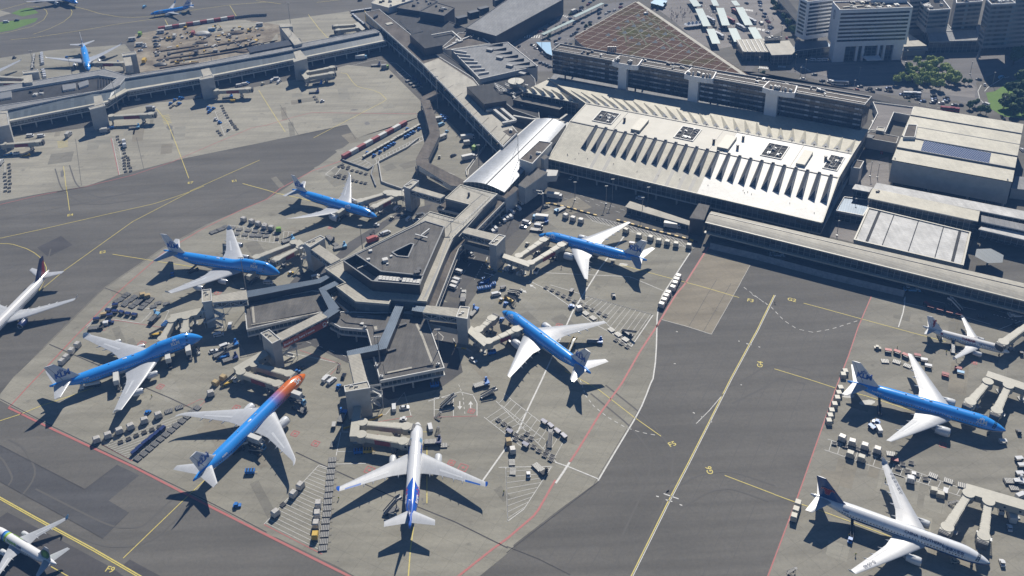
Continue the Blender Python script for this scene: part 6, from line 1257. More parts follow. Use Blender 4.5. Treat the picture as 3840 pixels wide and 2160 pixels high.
o=bld('side_building','low building cut by the right edge beside the pale hall','building');q=PM([('d',1915,1420),('d',2100,1440),('d',2100,1340),('d',1950,1330)],7);pr('roof',q,6.4,7,'roof_grey','pale_wall',o);pr('wall',inset(q,.3),0,6.4,'pale_wall','pale_wall',o)
# ---- low buildings between terminal and hall
for nm,lab,q,z,rf_,w_ in(('stair_block','small white block with a brown roof right of the terminal',[(705,1265),(775,1275),(805,1220),(740,1208)],12,'roof_brown','white_wall'),('link_building','dark roofed link with pale walls between terminal and pale hall',[(800,1040),(1050,1085),(1068,1035),(845,990)],9,'roof_brown','pale_wall'),('kiosk','small pale roof box above the sunken court',[(895,985),(955,995),(965,965),(905,958)],10.5,'roof_beige','pale_wall')):
 o=bld(nm,lab);q=P('d',q,z);pr('roof',q,z-.5,z,rf_,w_,o);parapet(q,z,.4,.4,w_,o);pr('wall',inset(q,.2),0 if z>11 else 2,z-.5,w_,w_,o)
dkk=bld('raised_deck','brown raised road deck with planters beside the sunken court','deck');q=P('d',[(840,985),(965,1005),(1030,855),(1160,880),(1180,815),(870,775),(905,860)],5.5);pr('surface',q,4.6,5.5,'paving','pale_wall',dkk);pr('wall',inset(q,.4),0,4.6,'pale_wall','pale_wall',dkk);parapet(q,5.5,.9,.4,'white_wall',dkk)
bal=bld('flyover_road','elevated forecourt road running along the back of the office slab','road deck');q=P('d',[(-600,640),(0,545),(290,628),(870,745),(1180,810),(1390,850),(1395,830),(860,700),(300,595),(-560,500)],5.5);pr('surface',q,4.8,5.52,'road','pale_wall',bal);pr('wall',inset(q,1),0,4.8,'dark_wall','pale_wall',bal)
# ---- low long canopy building along the road
lc=bld('long_canopy','very long low building with a beige curved roof along the airside road','building');LA,LB,LC,LD=PM([('g',1500,262),('h',2100,875),('h',2100,742),('g',1545,180)],12)
mb=MB();N_=6
for k in range(N_):t0,t1_=k/N_,(k+1)/N_;z0,z1=11.5+1.2*math.sin(math.pi*t0),11.5+1.2*math.sin(math.pi*t1_);a0,b0,a1,b1=LA.lerp(LD,t0),LB.lerp(LC,t0),LA.lerp(LD,t1_),LB.lerp(LC,t1_);mb.face([(a0.x,a0.y,z0),(b0.x,b0.y,z0),(b1.x,b1.y,z1),(a1.x,a1.y,z1)])
obj('roof',mb,M['roof_beige'],lc,True);pr('wall',inset([LA,LB,LC,LD],.8),4.5,11.5,'glaz_t','glaz_t',lc,True);pr('undercroft_shade',inset([LA,LB,LC,LD],3),0,4.5,'dark_wall','dark_wall',lc);mb=MB();a,b=LA.lerp(LD,.62),LB.lerp(LC,.62);mb.beam((a.x,a.y,12.6),(b.x,b.y,12.6),.35,.25);obj('ridge_strip',mb,M['dark_wall'],lc);mb=MB();mb.beam((LA.x,LA.y,11.0),(LB.x,LB.y,11.0),.8,.6);mb.beam((LA.x,LA.y,4.6),(LB.x,LB.y,4.6),2.0,.8);obj('eave_trim',mb,M['cream'],lc)  # dark core below the glass wall painted as shade
o=bld('corner_block','dark roofed block at the left end of the long low canopy','building');q=P('g',[(1380,235),(1490,250),(1532,142),(1450,125)],11);pr('roof',q,10.4,11,'roof_dark','grey_wall',o);pr('wall',inset(q,.2),0,10.4,'dark_wall','dark_wall',o)
o=bld('bay_canopy','short beige roofed bay in the middle of the airside road','building');q=P('g',[(893,152),(1380,292),(1395,262),(930,108)],4.2);pr('roof',q,3.7,4.2,'roof_beige','cream',o,True);pr('wall',inset(q,.8),0,3.7,'dark_wall','glaz_t',o)
fl=bld('flat_roof_hall','hall with a dirty white flat roof split by black seams','hall');q=P('h',[(725,405),(1555,600),(1612,348),(835,160)],10);FA,FB,FC,FD=q;pr('roof',q,9.2,10,'roof_white' if 'roof_white' in M else 'roof_beige','cream',fl);parapet(q,10,.6,.8,'cream',fl);pr('wall',inset(q,.3),0,9.2,'pale_wall','pale_wall',fl)
M['roof_white']=roofing('dirty white roof',(.50,.50,.49),R(74),1.5,.22,.6,0,.82,.3);q2=inset(q,1.2);pr('roof_sheet',q2,10,10.05,'roof_white','cream',fl);mb=MB()
for t in(.12,.265,.505,.745,.90):a,b=FA.lerp(FB,t),FD.lerp(FC,t);wd_=1.5 if t in(.12,.90)else .5;mb.line([a.lerp(b,.03),a.lerp(b,.97)],wd_,10.08)
obj('roof_seam',mb,M['roof_black'],fl)
ar=bld('arched_hall','long hall with a white curved roof above the flat white roof','hall')
for pts,z,m_ in(([(835,85),(1665,262),(1680,185),(870,12)],13,'roof_metal'),([(715,15),(845,40),(872,5),(740,-20)],12,'roof_white'),([(870,20),(2100,265),(2100,200),(900,-30)],12.4,'roof_white'),([(1668,320),(2100,420),(2100,350),(1690,300)],9,'roof_white'),([(1690,262),(2100,350),(2100,300),(1690,215)],11,'roof_grey')):q=P('h',pts,z);pr('roof',q,z-.6,z,m_,'white_wall',ar,True);pr('wall',inset(q,.7),4 if z<10 else 0,z-.6,'glaz_t','glaz_t',ar)
clutter(ar,P('h',[(895,30),(940,35),(940,50),(895,45)],13.1),13,3,'roof_unit',('dark_wall',),.8,1.4,.6)
o=bld('glazed_porch','low dark roofed porch with a pale kerb right of the terminal','building');q=P('h',[(590,185),(800,225),(840,160),(835,100),(650,80)],6);pr('roof',q,5.4,6,'roof_blue','white_wall',o);pr('wall',inset(q,.4),0,5.4,'glaz_t','glaz_t',o);parapet(q,6,.6,.5,'white_wall',o)
o=bld('glass_cone','glass funnel canopy under the hall at the right edge','canopy');c=W('h',1745,545,4);mb=MB();mb.loft([[(r_*math.cos(R(60*k)),r_*math.sin(R(60*k)),z)for k in range(6)]for z,r_ in((0,.5),(2.5,.7),(6,7.5))]);obj('glass_shell',mb,M['glaz_drum'],o,False,(c.x,c.y,0))
# ---- halls at the top centre
for nm,lab,pts,z,rf_,w_ in(
 ('white_roof_building','white roofed building at the top of the connecting block',[('b',870,25),('b',1000,60),('b',1190,0),('b',930,-30)],13,'roof_metal','white_wall'),
 ('dark_roof_hall','dark grey roofed hall at the top centre, left of the big grey roof',[('b',1062,62),('b',1235,88),('b',1370,10),('b',1180,-30)],12,'roof_dark','dark_wall'),
 ('dark_block','dark block with vents in front of the dark hall at the top',[('b',1232,88),('b',1420,122),('b',1500,60),('b',1365,20)],15,'roof_dark','dark_wall'),
 ('big_grey_hall','big hall with a wide grey felt roof at the top centre',[('b',1580,213),('b',1812,275),('c',432,-5),('c',60,-40)],14,'roof_grey','dark_wall'),
 ('saw_roof_hall','grey hall whose roof has white zigzag ribs and dark hoods',[('b',1472,376),('b',1690,600),('c',236,500),('c',10,320)],11,'roof_grey','white_wall'),
 ('brown_roof_hall','low brown roofed hall between connecting building and grey hall',[('b',1385,375),('b',1530,250),('b',1660,250),('b',1770,330),('b',1475,375)],9,'roof_brown','white_wall'),
 ('plant_roof_hall','low dark roofed hall behind the connecting building',[('b',930,70),('b',1375,425),('b',1640,590),('b',1690,600),('b',1390,380),('b',1600,220),('b',1200,60),('b',1062,65)],8,'roof_black','dark_wall'),
 ('control_room_building','dark low building with a pale roof tongue left of the terminal',[('c',45,755),('c',400,830),('c',450,790),('c',105,720)],11,'roof_dark','dark_wall'),
 ('low_roof_building','low grey roof with ducts between connector and terminal',[('b',1940,830),('c',250,900),('c',215,600),('c',160,540),('b',1700,630)],7.5,'roof_black','grey_wall')):
 o=bld(nm,lab);q=PM(pts,z);pr('roof',q,z-.6,z,rf_,w_,o);pr('wall',inset(q,.25),0,z-.6,w_,w_,o);parapet(q,z,.45,.5,w_,o)
 if nm in('dark_roof_hall','dark_block','white_roof_building','brown_roof_hall','low_roof_building'):clutter(o,q[:4],z,7,'roof_unit',('white_wall','grey_wall','dark_wall'),1,3.5,1.5)
 if nm=='white_roof_building':win_rows(o,q[0]+(q[1]-q[0])*.35,q[0]+(q[1]-q[0])*.8,[5],2.5,M['glass'])
 if nm=='saw_roof_hall':
  for k in range(7):a,b=P('b',[(1475+k*34,385+k*30),(1590+k*28,402+k*25)],11.1);mb=MB();mb.beam(a,b,.8,1.3);obj('roof_rib',mb,M['white_wall'],o)
  for k in range(7):
   a=W('c',-60+k*44,335+k*27,11)if k else W('b',1850,330,11);d=(q[1]-q[0]).normalized();s=(q[3]-q[0]).normalized();mb=MB();L2=13;l,r_=a,a+d*4;ap=a+d*4+Vector((0,0,2));e=a-s*L2+d*2;mb.face([l,r_,e][::-1],0);mb.face([l+Vector((0,0,.05)),r_+Vector((0,0,.05)),ap],1);mb.face([l,ap,e],0);mb.face([r_,e,ap],1);obj('roof_hood',mb,[M['roof_grey'],M['roof_black']],o)
  for x,y in((1765,375),(1840,435),(1915,495),(2010,555)):c=W('b',x,y,12);mb=MB();mb.box((0,0,0),(5,3,1.5));mb.box((0,0,1.5),(5.2,3.2,.2));obj('roof_unit',mb,M['grey_wall'],o,False,(c.x,c.y,11),-.6)
 if nm=='big_grey_hall':
  for x,y in((1550,145),(1640,105),(1715,75),(1830,10),(1870,0)):c=W('b',x,y,12);mb=MB();mb.box((0,0,0),(9,5,6));mb.box((0,0,6),(9.3,5.3,.4));obj('plant_house',mb,M['dark_wall'],o,False,(c.x,c.y,8),.5)
 if nm=='brown_roof_hall':
  mb=MB()
  for pts in([(1325,268),(1480,240),(1560,310),(1480,330)],[(1420,370),(1560,300),(1670,255)]):qq=P('b',pts,9.4);[mb.beam(a,b,1.0,.8)for a,b in zip(qq,qq[1:])]
  obj('air_duct',mb,M['white_wall'],o)
 if nm=='low_roof_building':
  mb=MB()
  for v,pts in(('c',[(0,860),(60,915),(0,930)]),('c',[(50,880),(190,905),(400,910),(455,870)]),('c',[(-20,690),(40,715),(130,690)]),('b',[(1940,730),(2010,800)])):qq=P(v,pts,8);[mb.beam(a,b,1.4,1.0)for a,b in zip(qq,qq[1:])]
  obj('air_duct',mb,M['pale_wall'],o)
o=bld('round_tower','small round tower with a flat fan roof beside the pipe racks','tower');c=W('c',70,610,14);mb=MB();mb.tube((0,0,0),(0,0,11),2.6,None,14);obj('shaft',mb,M['pale_wall'],o,False,(c.x,c.y,0));mb=MB();mb.tube((0,0,11),(0,0,13.4),5.0,5.6,14);mb.tube((0,0,13.4),(0,0,13.9),5.9,None,14);obj('cabin',mb,M['cream'],o,False,(c.x,c.y,0));mb=MB();mb.tube((0,0,13.9),(0,0,24),.12);mb.tube((1.5,0,13.9),(1.5,0,20),.1);obj('antenna',mb,M['steel'],o,False,(c.x,c.y,0))
o=bld('pipe_rack','grey pipe rack with walkways beside the round tower','pipe rack');mb=MB();qa=P('b',[(1800,640),(1960,720),(1840,690),(1990,690),(1880,640)],9)
for a,b in((0,1),(2,3),(4,3),(0,2)):mb.beam(qa[a],qa[b],.5,.4);mb.beam(qa[a]+Vector((0,1.5,.6)),qa[b]+Vector((0,1.5,.6)),.3,.3)
for p in qa:mb.beam((p.x,p.y,0),(p.x,p.y,9),.4,.4)
obj('pipe_frame',mb,M['steel'],o)
o=bld('fountain_court','pale blue glazed court beside the curved drop-off road','canopy');q=P('c',[(222,318),(330,318),(345,420),(300,400)],3);pr('glass_roof',q,2.5,3,'lblue','white_wall',o);pr('wall',inset(q,.4),0,2.5,'glaz_t','glaz_t',o)
o=bld('pool_canopy','pale blue glass canopy at the top of the plaza','canopy');q=P('c',[(1085,22),(1180,48),(1215,5),(1120,-8)],3);pr('glass_roof',q,2.5,3,'lblue','white_wall',o);pr('wall',inset(q,.4),0,2.5,'glaz_t','glaz_t',o)
o=bld('parking_deck','dark car park building at the top behind the bus station','building');q=PM([('d',150,-10),('d',300,170),('d',330,120),('d',220,-20)],10);pr('roof',q,9,10,'roof_black','greytower',o);pr('wall',inset(q,.4),0,9,'glaz_t','glaz_t',o)
M['canopy_glass']=paint('pale green canopy panels',(.33,.42,.40),.3,.12,.6)
for k,(p,q_,lab)in enumerate((((1400,0),(1440,45),'topmost'),((1455,65),(1512,200),'upper'),((1540,220),(1585,330),'lower'))):
 pass
cans=[((1390,-20),(1440,48)),((1450,65),(1512,198)),((1537,218),(1582,330)),((1555,-10),(1582,44)),((1610,60),(1655,192)),((1702,214),(1748,315)),((1712,5),(1742,42)),((1755,55),(1828,190)),((1850,206),(1912,315))]
names_=['short canopy at the top left of the bus station','long canopy at the left of the bus station','canopy at the lower left of the bus station','short canopy at the top of the second bus lane','long canopy beside the red buses, second lane','canopy at the lower end of the second bus lane','short canopy at the top of the third bus lane','long canopy in the third bus lane','canopy at the lower right of the bus station']
for(p,q_),lab in zip(cans,names_):
 a,b=W('c',*p,4.2),W('c',*q_,4.2);o=thing('bus_canopy','pale green '+lab,'canopy',(0,0,0),0,'bus station canopies');mb=MB();mb.beam((a.x,a.y,4.0),(b.x,b.y,4.0),6.5 if 'left' in lab or 'lower' in lab or 'long' in lab else 5,.3);obj('roof',mb,M['canopy_glass'],o);mb=MB();mb.beam((a.x,a.y,3.6),(b.x,b.y,3.6),.5,.4);obj('girder',mb,M['steel'],o)
 n=max(2,int((b-a).length/9))
 for k in range(n):c=a.lerp(b,(k+.5)/n);mb=MB();mb.tube((0,0,0),(0,0,3.6),.2);obj('post',mb,M['steel'],o,False,(c.x,c.y,0))
o=bld('tent_canopy','white peaked tents on the plaza left of the bus lanes','canopy')
for k in range(4):c=W('c',1375+k*28,190-k*3,2);mb=MB();mb.loft([[(r_*math.cos(R(45*j)),r_*math.sin(R(45*j)),z)for j in range(8)]for z,r_ in((2.6,4.2),(3.4,2.2),(5.4,.2))]);obj('tent',mb,M['carwhite'],o,False,(c.x,c.y,0))
for nm,lab,p,q_,wd_ in(('glazed_walkway','glazed footway roof beside the drop off road, upper one',(510,125),(725,22),3.5),('glazed_walkway','glazed footway roof beside the drop off road, lower one',(270,258),(505,150),3.5)):
 a,b=W('c',*p,4),W('c',*q_,4);o=bld(nm,lab,'walkway');mb=MB();mb.beam((a.x,a.y,3.6),(b.x,b.y,3.6),wd_,.3);obj('roof',mb,M['canopy_glass'],o)
 for k in range(6):c=a.lerp(b,k/5);mb=MB();mb.tube((0,0,0),(0,0,3.6),.15);obj('post',mb,M['steel'],o,False,(c.x,c.y,0))
# sign gantry beams over the airside road
o=bld('pipe_bridge','white lattice gantry over the road by the entrance bridge','gantry');a,b=P('x',[(1400,350),(1550,375)],7);mb=MB();[mb.beam(a+Vector((0,0,z)),b+Vector((0,0,z)),.3,.3)for z in(0,2)];[mb.beam(a.lerp(b,t),a.lerp(b,t+.2)+Vector((0,0,2)),.2,.2)for t in(0,.2,.4,.6,.8)];obj('lattice',mb,M['steel'],o);mb=MB();c=W('x',1553,500,0);mb.tube((c.x,c.y,0),(c.x,c.y,9),.5);obj('post',mb,M['steel'],o)
# ---- blast fence, barrier, walls
bf=thing('blast_fence','long slatted jet blast fence along the taxiway end','fence');pts=PM([('g',1530,470),('h',0,555),('h',500,690),('h',1105,835)],0)
n_=0;M['mesh']=paint('weathered fence panel',(.20,.215,.23),.5,.25,.6)
tot=[(pts[i],pts[i+1])for i in range(len(pts)-1)]
for a,b in tot:
 k=int((b-a).length/4.2)
 for j in range(k):
  p,q=a.lerp(b,j/k),a.lerp(b,(j+1)/k);d=(q-p).normalized();nb=Vector((-d.y,d.x,0));mb=MB();pa,pb=p+d*.06,q-d*.06
  prf=[(0,.1),(-.5,1.6),(-1.4,3.2)]
  for(o0,z0),(o1,z1)in zip(prf,prf[1:]):mb.face([pa+nb*-o0+Vector((0,0,z0)),pb+nb*-o0+Vector((0,0,z0)),pb+nb*-o1+Vector((0,0,z1)),pa+nb*-o1+Vector((0,0,z1))])
  mb.beam(p,p+nb*1.4+Vector((0,0,3.2)),.14,.14);mb.beam(p+nb*2.2,p+nb*1.4+Vector((0,0,3.2)),.14,.14)
  if n_<100:obj('fence_panel',mb,M['mesh'],bf);n_+=1
def chain(label,nm,cat,pts,ms,L,wd,h,group=None,gap=.05,z=0):
 """blocks set end to end as one barrier"""
 o=thing(nm,label,cat,(0,0,0),0,group);k0=0
 for a,b in zip(pts,pts[1:]):
  k=max(1,round((b-a).length/L))
  for j in range(k):p,q=a.lerp(b,j/k),a.lerp(b,(j+1)/k);mb=MB();d=(q-p).normalized();mb.beam(p+d*gap+Vector((0,0,z)),q-d*gap+Vector((0,0,z)),wd,h);mb.beam(p+d*gap+Vector((0,0,z)),q-d*gap+Vector((0,0,z)),wd*1.25,h*.35);obj('barrier_block',mb,M[ms[k0%len(ms)]],o);k0+=1
 return o
chain('yellow and black kerb blocks beside the hatched stand edge','road_barrier','barrier',P('g',[(295,133),(330,130),(480,165),(680,222)]),['yellow','black'],2.2,.8,.8);chain('yellow and black kerb blocks continuing right along the hatched stand edge','road_barrier','barrier',P('g',[(830,255),(1100,330),(1380,402),(1440,425)]),['yellow','black'],2.2,.8,.8)
chain('low dark wall round the bay yard','yard_wall','wall',PM([('b',1230,1050),('b',1140,1120),('b',925,1230),('b',950,1380),('b',1000,1400),('b',1150,1449)]),['pale_wall'],6,.6,1.4);chain('low dark kerb wall left of the bay yard','yard_wall','wall',P('b',[(655,1215),(850,1285),(890,1255),(870,1320),(905,1410)]),['grey_wall'],6,.6,1.2);chain('white road barrier by the curved metal roof','road_barrier','barrier',P('b',[(1590,1330),(1585,1290),(1650,1200),(1715,1120)]),['pale_wall'],4,.5,1.0)
chain('yellow kerb at the foot of the nearest gate tower','kerb','kerb',P('j',[(660,340),(900,265),(955,235)]),['yellow','yellow'],3,.5,.7);chain('yellow kerb round the tower right of the hub','kerb','kerb',P('f',[(1490,1150),(1510,1215),(1590,1225),(1640,1255)]),['pale_wall','yellow'],3,.5,.5);chain('yellow kerb under the upper right gate tower','kerb','kerb',P('x',[(950,1060),(930,1130),(1010,1200),(1110,1220),(1170,1150)]),['pale_wall','yellow'],3,.5,.5)
def stripes(label,p,q,n,L=12.2,first='brick_red'):
 a,b=p,q
 for k in range(n):
  c=a.lerp(b,(k+.5)/n);d=(b-a);ang=math.atan2(d.y,d.x);le=d.length/n-.1;red=(k%2==0)
  o=thing('container',('dark red' if red else 'white')+label,'container',(c.x,c.y,0),ang,'striped container barrier'+label[:18]);mb=MB();mb.box((0,0,.1),(le,2.5,2.6));[mb.box((-le/2+.6+(le-1.2)*i/11,0,.15),(.35,2.6,2.45))for i in range(12)];obj('container_body',mb,M['brick_red' if red else 'white_wall'],o);mb=MB();mb.box((0,0,2.7),(le,2.56,.12));obj('container_lid',mb,M['brick_red' if red else 'white_wall'],o)
stripes(' container in the striped row beside the empty stand',PM([('b',655,1200)])[0],PM([('b',1135,935)])[0],9);stripes(' container in the far striped row by the building site',PM([('a',1195,228)])[0],PM([('a',1770,140)])[0],11)
o=thing('site_fence','dark mesh fence panels at the right end of the far striped row','fence');mb=MB();p=P('a',[(1775,140),(1900,125),(2013,120)]);[mb.beam(a,b,.25,2.2)for a,b in zip(p,p[1:])];obj('fence_mesh',mb,M['grey_wall'],o);mb=MB();[mb.beam(p[0].lerp(p[2],t),p[0].lerp(p[2],t)+Vector((0,0,2.6)),.3,.3)for t in(0,.25,.5,.75,1)];obj('fence_post',mb,M['steel'],o)
# ---- light masts
def mast(label,v,base,h,heads=4,group='light masts'):
 c=W(v,base[0],base[1],0);o=thing('light_mast',label,'light mast',(c.x,c.y,0),0,group);mb=MB();mb.tube((0,0,0),(0,0,h),.28*h/22+.06,.12,8);mb.box((0,0,0),(.9,.9,.5));obj('pole',mb,M['steel'],o)
 mb=MB();mb.box((0,0,h),(2.6*h/22,.2,.2));[mb.box(((k-(heads-1)/2)*.8*h/22,.25,h-.1),(.55*h/22+.1,.5,.45))for k in range(heads)];obj('lamp_head',mb,M['pale_wall'],o)
for lab,v,b,h in(('grey light mast standing on the road left of the hub roof','n',(690,545),16),('grey light mast before the left wing of the nearest pier roof','s',(757,940),24),('grey light mast at the right edge of the nearest pier roof','s',(1362,790),20),('tall light mast beside the zigzag walkway','b',(1372,820),25),('light mast at the bend of the long pier','a',(895,830),22),('light mast behind the left part of the long pier','a',(565,640),22),('light mast at the left behind the nosed in jet','a',(275,560),20),('light mast above the long pier at the right end','b',(285,395),20),('light mast at the pale stand behind the long pier','b',(262,190),20),('light mast behind the four engined jet at the left gate','w',(578,530),20),('light mast at the left wing of the pier','w',(575,730),13),('light mast on the yard by the curved metal roof','b',(1683,1265),16),('light mast in the airside road, leftmost','g',(515,100),12),('light mast in the airside road before the terminal glass','g',(750,130),12),('light mast in the airside road beside the short bay','g',(1022,220),12),('light mast in the airside road behind the short bay','g',(1065,140),12),('light mast near the terminal corner over the road','g',(797,100),14),('light mast behind the long pier at the building site','a',(1612,545),18),('roof mast beside the E gate railing','x',(570,1000),20)):
 mast(lab.replace(' E gate',' upper right gate'),v,b,h)
for k,(v,x,y)in enumerate((('d',285,500),('d',320,600),('d',360,540),('d',725,700),('d',765,600),('d',1605,560),('d',1775,640),('d',1850,830),('d',1225,780),('d',1120,470),('d',95,240),('d',180,280),('d',850,1330),('d',905,1340),('d',1255,1430),('h',600,370),('h',730,200),('h',1715,140),('c',335,300),('c',265,380),('d',10,520))):
 mast('slim street lamp on the far city side roads',v,(x,y),9.5,2,'street lamps on the city side')
for lab,v,b,h in(('tall guyed mast on the curved metal roof','c',(88,1215),26),('tall guyed mast below the curved metal roof','c',(98,1370),26)):c=W(v,*b,14);o=thing('antenna_mast',lab,'antenna mast',(c.x,c.y,14));mb=MB();mb.tube((0,0,0),(0,0,h-8),.22,.08);obj('pole',mb,M['darkmetal'],o);mb=MB();mb.beam((0,0,h-14),(-6,-6,0),.12,.12);obj('guy_stay',mb,M['darkmetal'],o)
# ---- trees
def leaf_mat(name,a,b):
 g=G(name);oi=g.n.new('ShaderNodeObjectInfo');geo=g.n.new('ShaderNodeNewGeometry')
 f=g.m('FRACT',g.m('ADD',g.noise(.9,3),g.m('MULTIPLY',oi.outputs['Random'],.35)));c=g.mix(f,a,b);return g.out(c,.7,0,.2)
M['leaf1']=leaf_mat('bright foliage',(.15,.23,.05),(.33,.40,.12));M['leaf2']=leaf_mat('dark foliage',(.03,.07,.025),(.08,.13,.05));M['bark']=paint('bark',(.07,.055,.04),.9,.2,2)
def crown_mesh(r,h,n,seed,leaf):
 rnd=random.Random(seed);mb=MB();lobes=[(Vector((rnd.uniform(-.55,.55)*r,rnd.uniform(-.55,.55)*r,h*rnd.uniform(.25,.85))),r*rnd.uniform(.35,.62))for _ in range(11)]
 for k in range(n):
  c,lr=lobes[rnd.randrange(len(lobes))];d=Vector((rnd.gauss(0,1),rnd.gauss(0,1),rnd.gauss(0,.9))).normalized();p=c+d*lr*rnd.uniform(.55,1.0)
  nrm=(d+Vector((rnd.uniform(-.6,.6),rnd.uniform(-.6,.6),rnd.uniform(-.2,.8)))).normalized();u=nrm.orthogonal().normalized();v_=nrm.cross(u);s=leaf*rnd.uniform(.6,1.3);t=rnd.uniform(0,6.28);u2=u*math.cos(t)+v_*math.sin(t);v2=nrm.cross(u2)
  mb.face([p-u2*s,p-v2*s*.6,p+u2*s,p+v2*s*.6])
 return mb
TREES=[]
for k in range(4):
 for nm,leaf in(('leaf1',.55),('leaf2',.6)):TREES.append((nm,crown_mesh(3.3,4.6,1500,40+k,leaf).mesh('crown',M[nm])))
def tree(label,v,x,y,h,dark=False,group=None,nm='tree'):
 c=W(v,x,y,0);s=h/7.5;o=thing(nm,label,'tree',(c.x,c.y,0),random.uniform(0,6.28),group)
 mb=MB();mb.tube((0,0,0),(0,0,3.4*s),.22*s,.15*s,8)
 for k in range(4):t=1.57*k+.4;mb.tube((0,0,2.6*s),(1.6*s*math.cos(t),1.6*s*math.sin(t),5.0*s),.11*s,.04*s,6)
 obj('trunk',mb,M['bark'],o);m_=random.choice([t for t in TREES if t[0]==('leaf2' if dark else 'leaf1')])[1];q=obj('crown',m_,None,o,False,(0,0,2.6*s));q.scale=(s,s,s)
for x,y in((1135,520),(1210,480),(1290,465),(1360,480),(1045,610),(1130,600),(1180,575),(1240,560),(1310,580),(1270,620),(1340,560),(1420,555),(1400,600),(1440,610),(1210,630),(1330,640),(1480,620),(1380,650),(1160,540),(1270,520),(1090,590),(1430,525),(1170,610),(1250,600),(1360,610),(1300,545),(1390,535),(1230,510),(1150,575),(1460,580),(1320,510),(1500,600)):tree('bright green plane tree in the grove before the hotel','d',x+random.uniform(-12,12),y+22+random.uniform(-8,8),random.uniform(6.5,8.8),False,'trees of the grove before the hotel')
for x,y,h in((1930,470,15),(1980,610,11),(1890,690,9),(1860,800,9),(1910,790,10),(1960,760,11),(1990,830,11),(1930,850,9),(2000,700,12),(1870,750,7),(1960,690,9),(2040,790,12),(2050,600,12)):tree('dark green tree on the lawn at the right edge','d',x,y+20,h,True,'trees on the lawn at the right edge')
for x,y,h in((1640,800,6),(1600,815,6),(1680,850,7),(1725,860,7),(1560,630,4.5),(1595,630,4.5),(920,750,3.5),(1100,785,3.5),(1140,790,3.5),(945,850,3.5),(980,850,3.5),(1010,850,3.5),(880,840,3.2),(45,560,4),(20,570,4)):tree('small dark planter tree by the forecourt road','d',x,y+8,h,True,'small planter trees by the forecourt','planter_tree')
for x,y,h in((230,200,8),(265,250,8),(120,40,7),(140,80,7),(300,280,7),(200,150,7)):tree('dark green tree by the car park behind the bus station','d',x,y+10,h,True,'trees behind the bus station')
for x,y,h in((1100,60,4),(1140,68,4),(1190,55,4),(600,215,4),(630,205,4),(480,130,4),(325,290,4)):tree('small dark tree near the planted roof','c',x,y,h,True,'small trees near the planted roof')
# ================================================================== vehicles, carts, people
def extr(mb,prof,w_,mi=0,w2=None,zsplit=None):
 """a side outline (x, z) given width; points above zsplit lean in to w2"""
 def wd(z):return(w_ if(w2 is None or z<=zsplit)else w2)/2
 n=len(prof);k=len(mb.v)
 for s in(1,-1):mb.v+=[(x,s*wd(z),z)for x,z in prof]
 a=sum(prof[i][0]*prof[(i+1)%n][1]-prof[(i+1)%n][0]*prof[i][1]for i in range(n))
 r=list(range(n))if a<0 else list(range(n))[::-1]
 mb.f.append([k+i for i in r]);mb.m.append(mi);mb.f.append([k+n+i for i in r[::-1]]);mb.m.append(mi)
 for i in range(n):
  j=(i+1)%n;f=[k+i,k+n+i,k+n+j,k+j];mb.f.append(f if a<0 else f[::-1]);mb.m.append(mi)
def wheels(o,xs,hw,r,m='black'):
 for x in xs:
  for s in(1,-1):mb=MB();mb.tube((x,s*(hw-.22),r),(x,s*hw,r),r,None,12);obj('wheel',mb,M[m],o,True)
def b_car(o,col='carwhite'):
 mb=MB();extr(mb,[(-2.2,.28),(-2.25,.75),(-1.9,.92),(.75,.95),(2.0,.78),(2.2,.55),(2.15,.25)],1.8,0);obj('body',mb,M[col],o)
 mb=MB();extr(mb,[(-1.95,.9),(-1.35,1.42),(.15,1.46),(1.0,.93)],1.66,0,1.3,1.2);obj('cabin_glass',mb,M['glass'],o);mb=MB();mb.box((-.6,0,1.44),(1.45,1.22,.06));obj('roof',mb,M[col],o);wheels(o,(-1.35,1.35),.9,.32)
def b_van(o,col='carwhite'):
 mb=MB();extr(mb,[(-2.5,.3),(-2.55,1.0),(-2.45,1.95),(1.0,1.98),(1.35,1.85),(1.85,1.1),(2.5,.95),(2.55,.3)],1.95,0,1.75,1.3);obj('body',mb,M[col],o)
 mb=MB();p=[(1.38,1.80),(1.86,1.13)];mb.face([(p[0][0]+.02,-.8,p[0][1]),(p[1][0]+.03,-.86,p[1][1]),(p[1][0]+.03,.86,p[1][1]),(p[0][0]+.02,.8,p[0][1])])
 for s in(1,-1):
  f=[(-.2,s*.985,1.15),(1.5,s*.985,1.15),(1.15,s*.90,1.72),(-.2,s*.90,1.72)];mb.face(f if s<0 else f[::-1]);f=[(-2.2,s*.985,1.15),(-.35,s*.985,1.15),(-.35,s*.90,1.72),(-2.2,s*.90,1.72)];mb.face(f if s<0 else f[::-1])
 obj('windows',mb,M['glass'],o);wheels(o,(-1.6,1.6),.98,.36)
def b_truck(o,box='white_wall',cab='carwhite',L=7.5):
 mb=MB();mb.box((-.9,0,.95),(L,2.5,2.6));mb.box((-.9,0,.7),(L,2.2,.25));obj('cargo_box',mb,M[box],o);xc=L/2-.9
 mb=MB();extr(mb,[(xc+.15,.5),(xc+.15,2.75),(xc+1.5,2.75),(xc+2.0,1.6),(xc+2.05,.5)],2.4,0);obj('cab',mb,M[cab],o)
 mb=MB();mb.face([(xc+1.56,-1.05,2.6),(xc+2.01,-1.05,1.62),(xc+2.01,1.05,1.62),(xc+1.56,1.05,2.6)]);[mb.face([(xc+.6,s*1.22,1.6),(xc+1.8,s*1.22,1.6),(xc+1.4,s*1.22,2.5),(xc+.6,s*1.22,2.5)][::-s])for s in(1,-1)];obj('windscreen',mb,M['glass'],o);wheels(o,(-L*.36-.9,xc+1.0),1.2,.48)
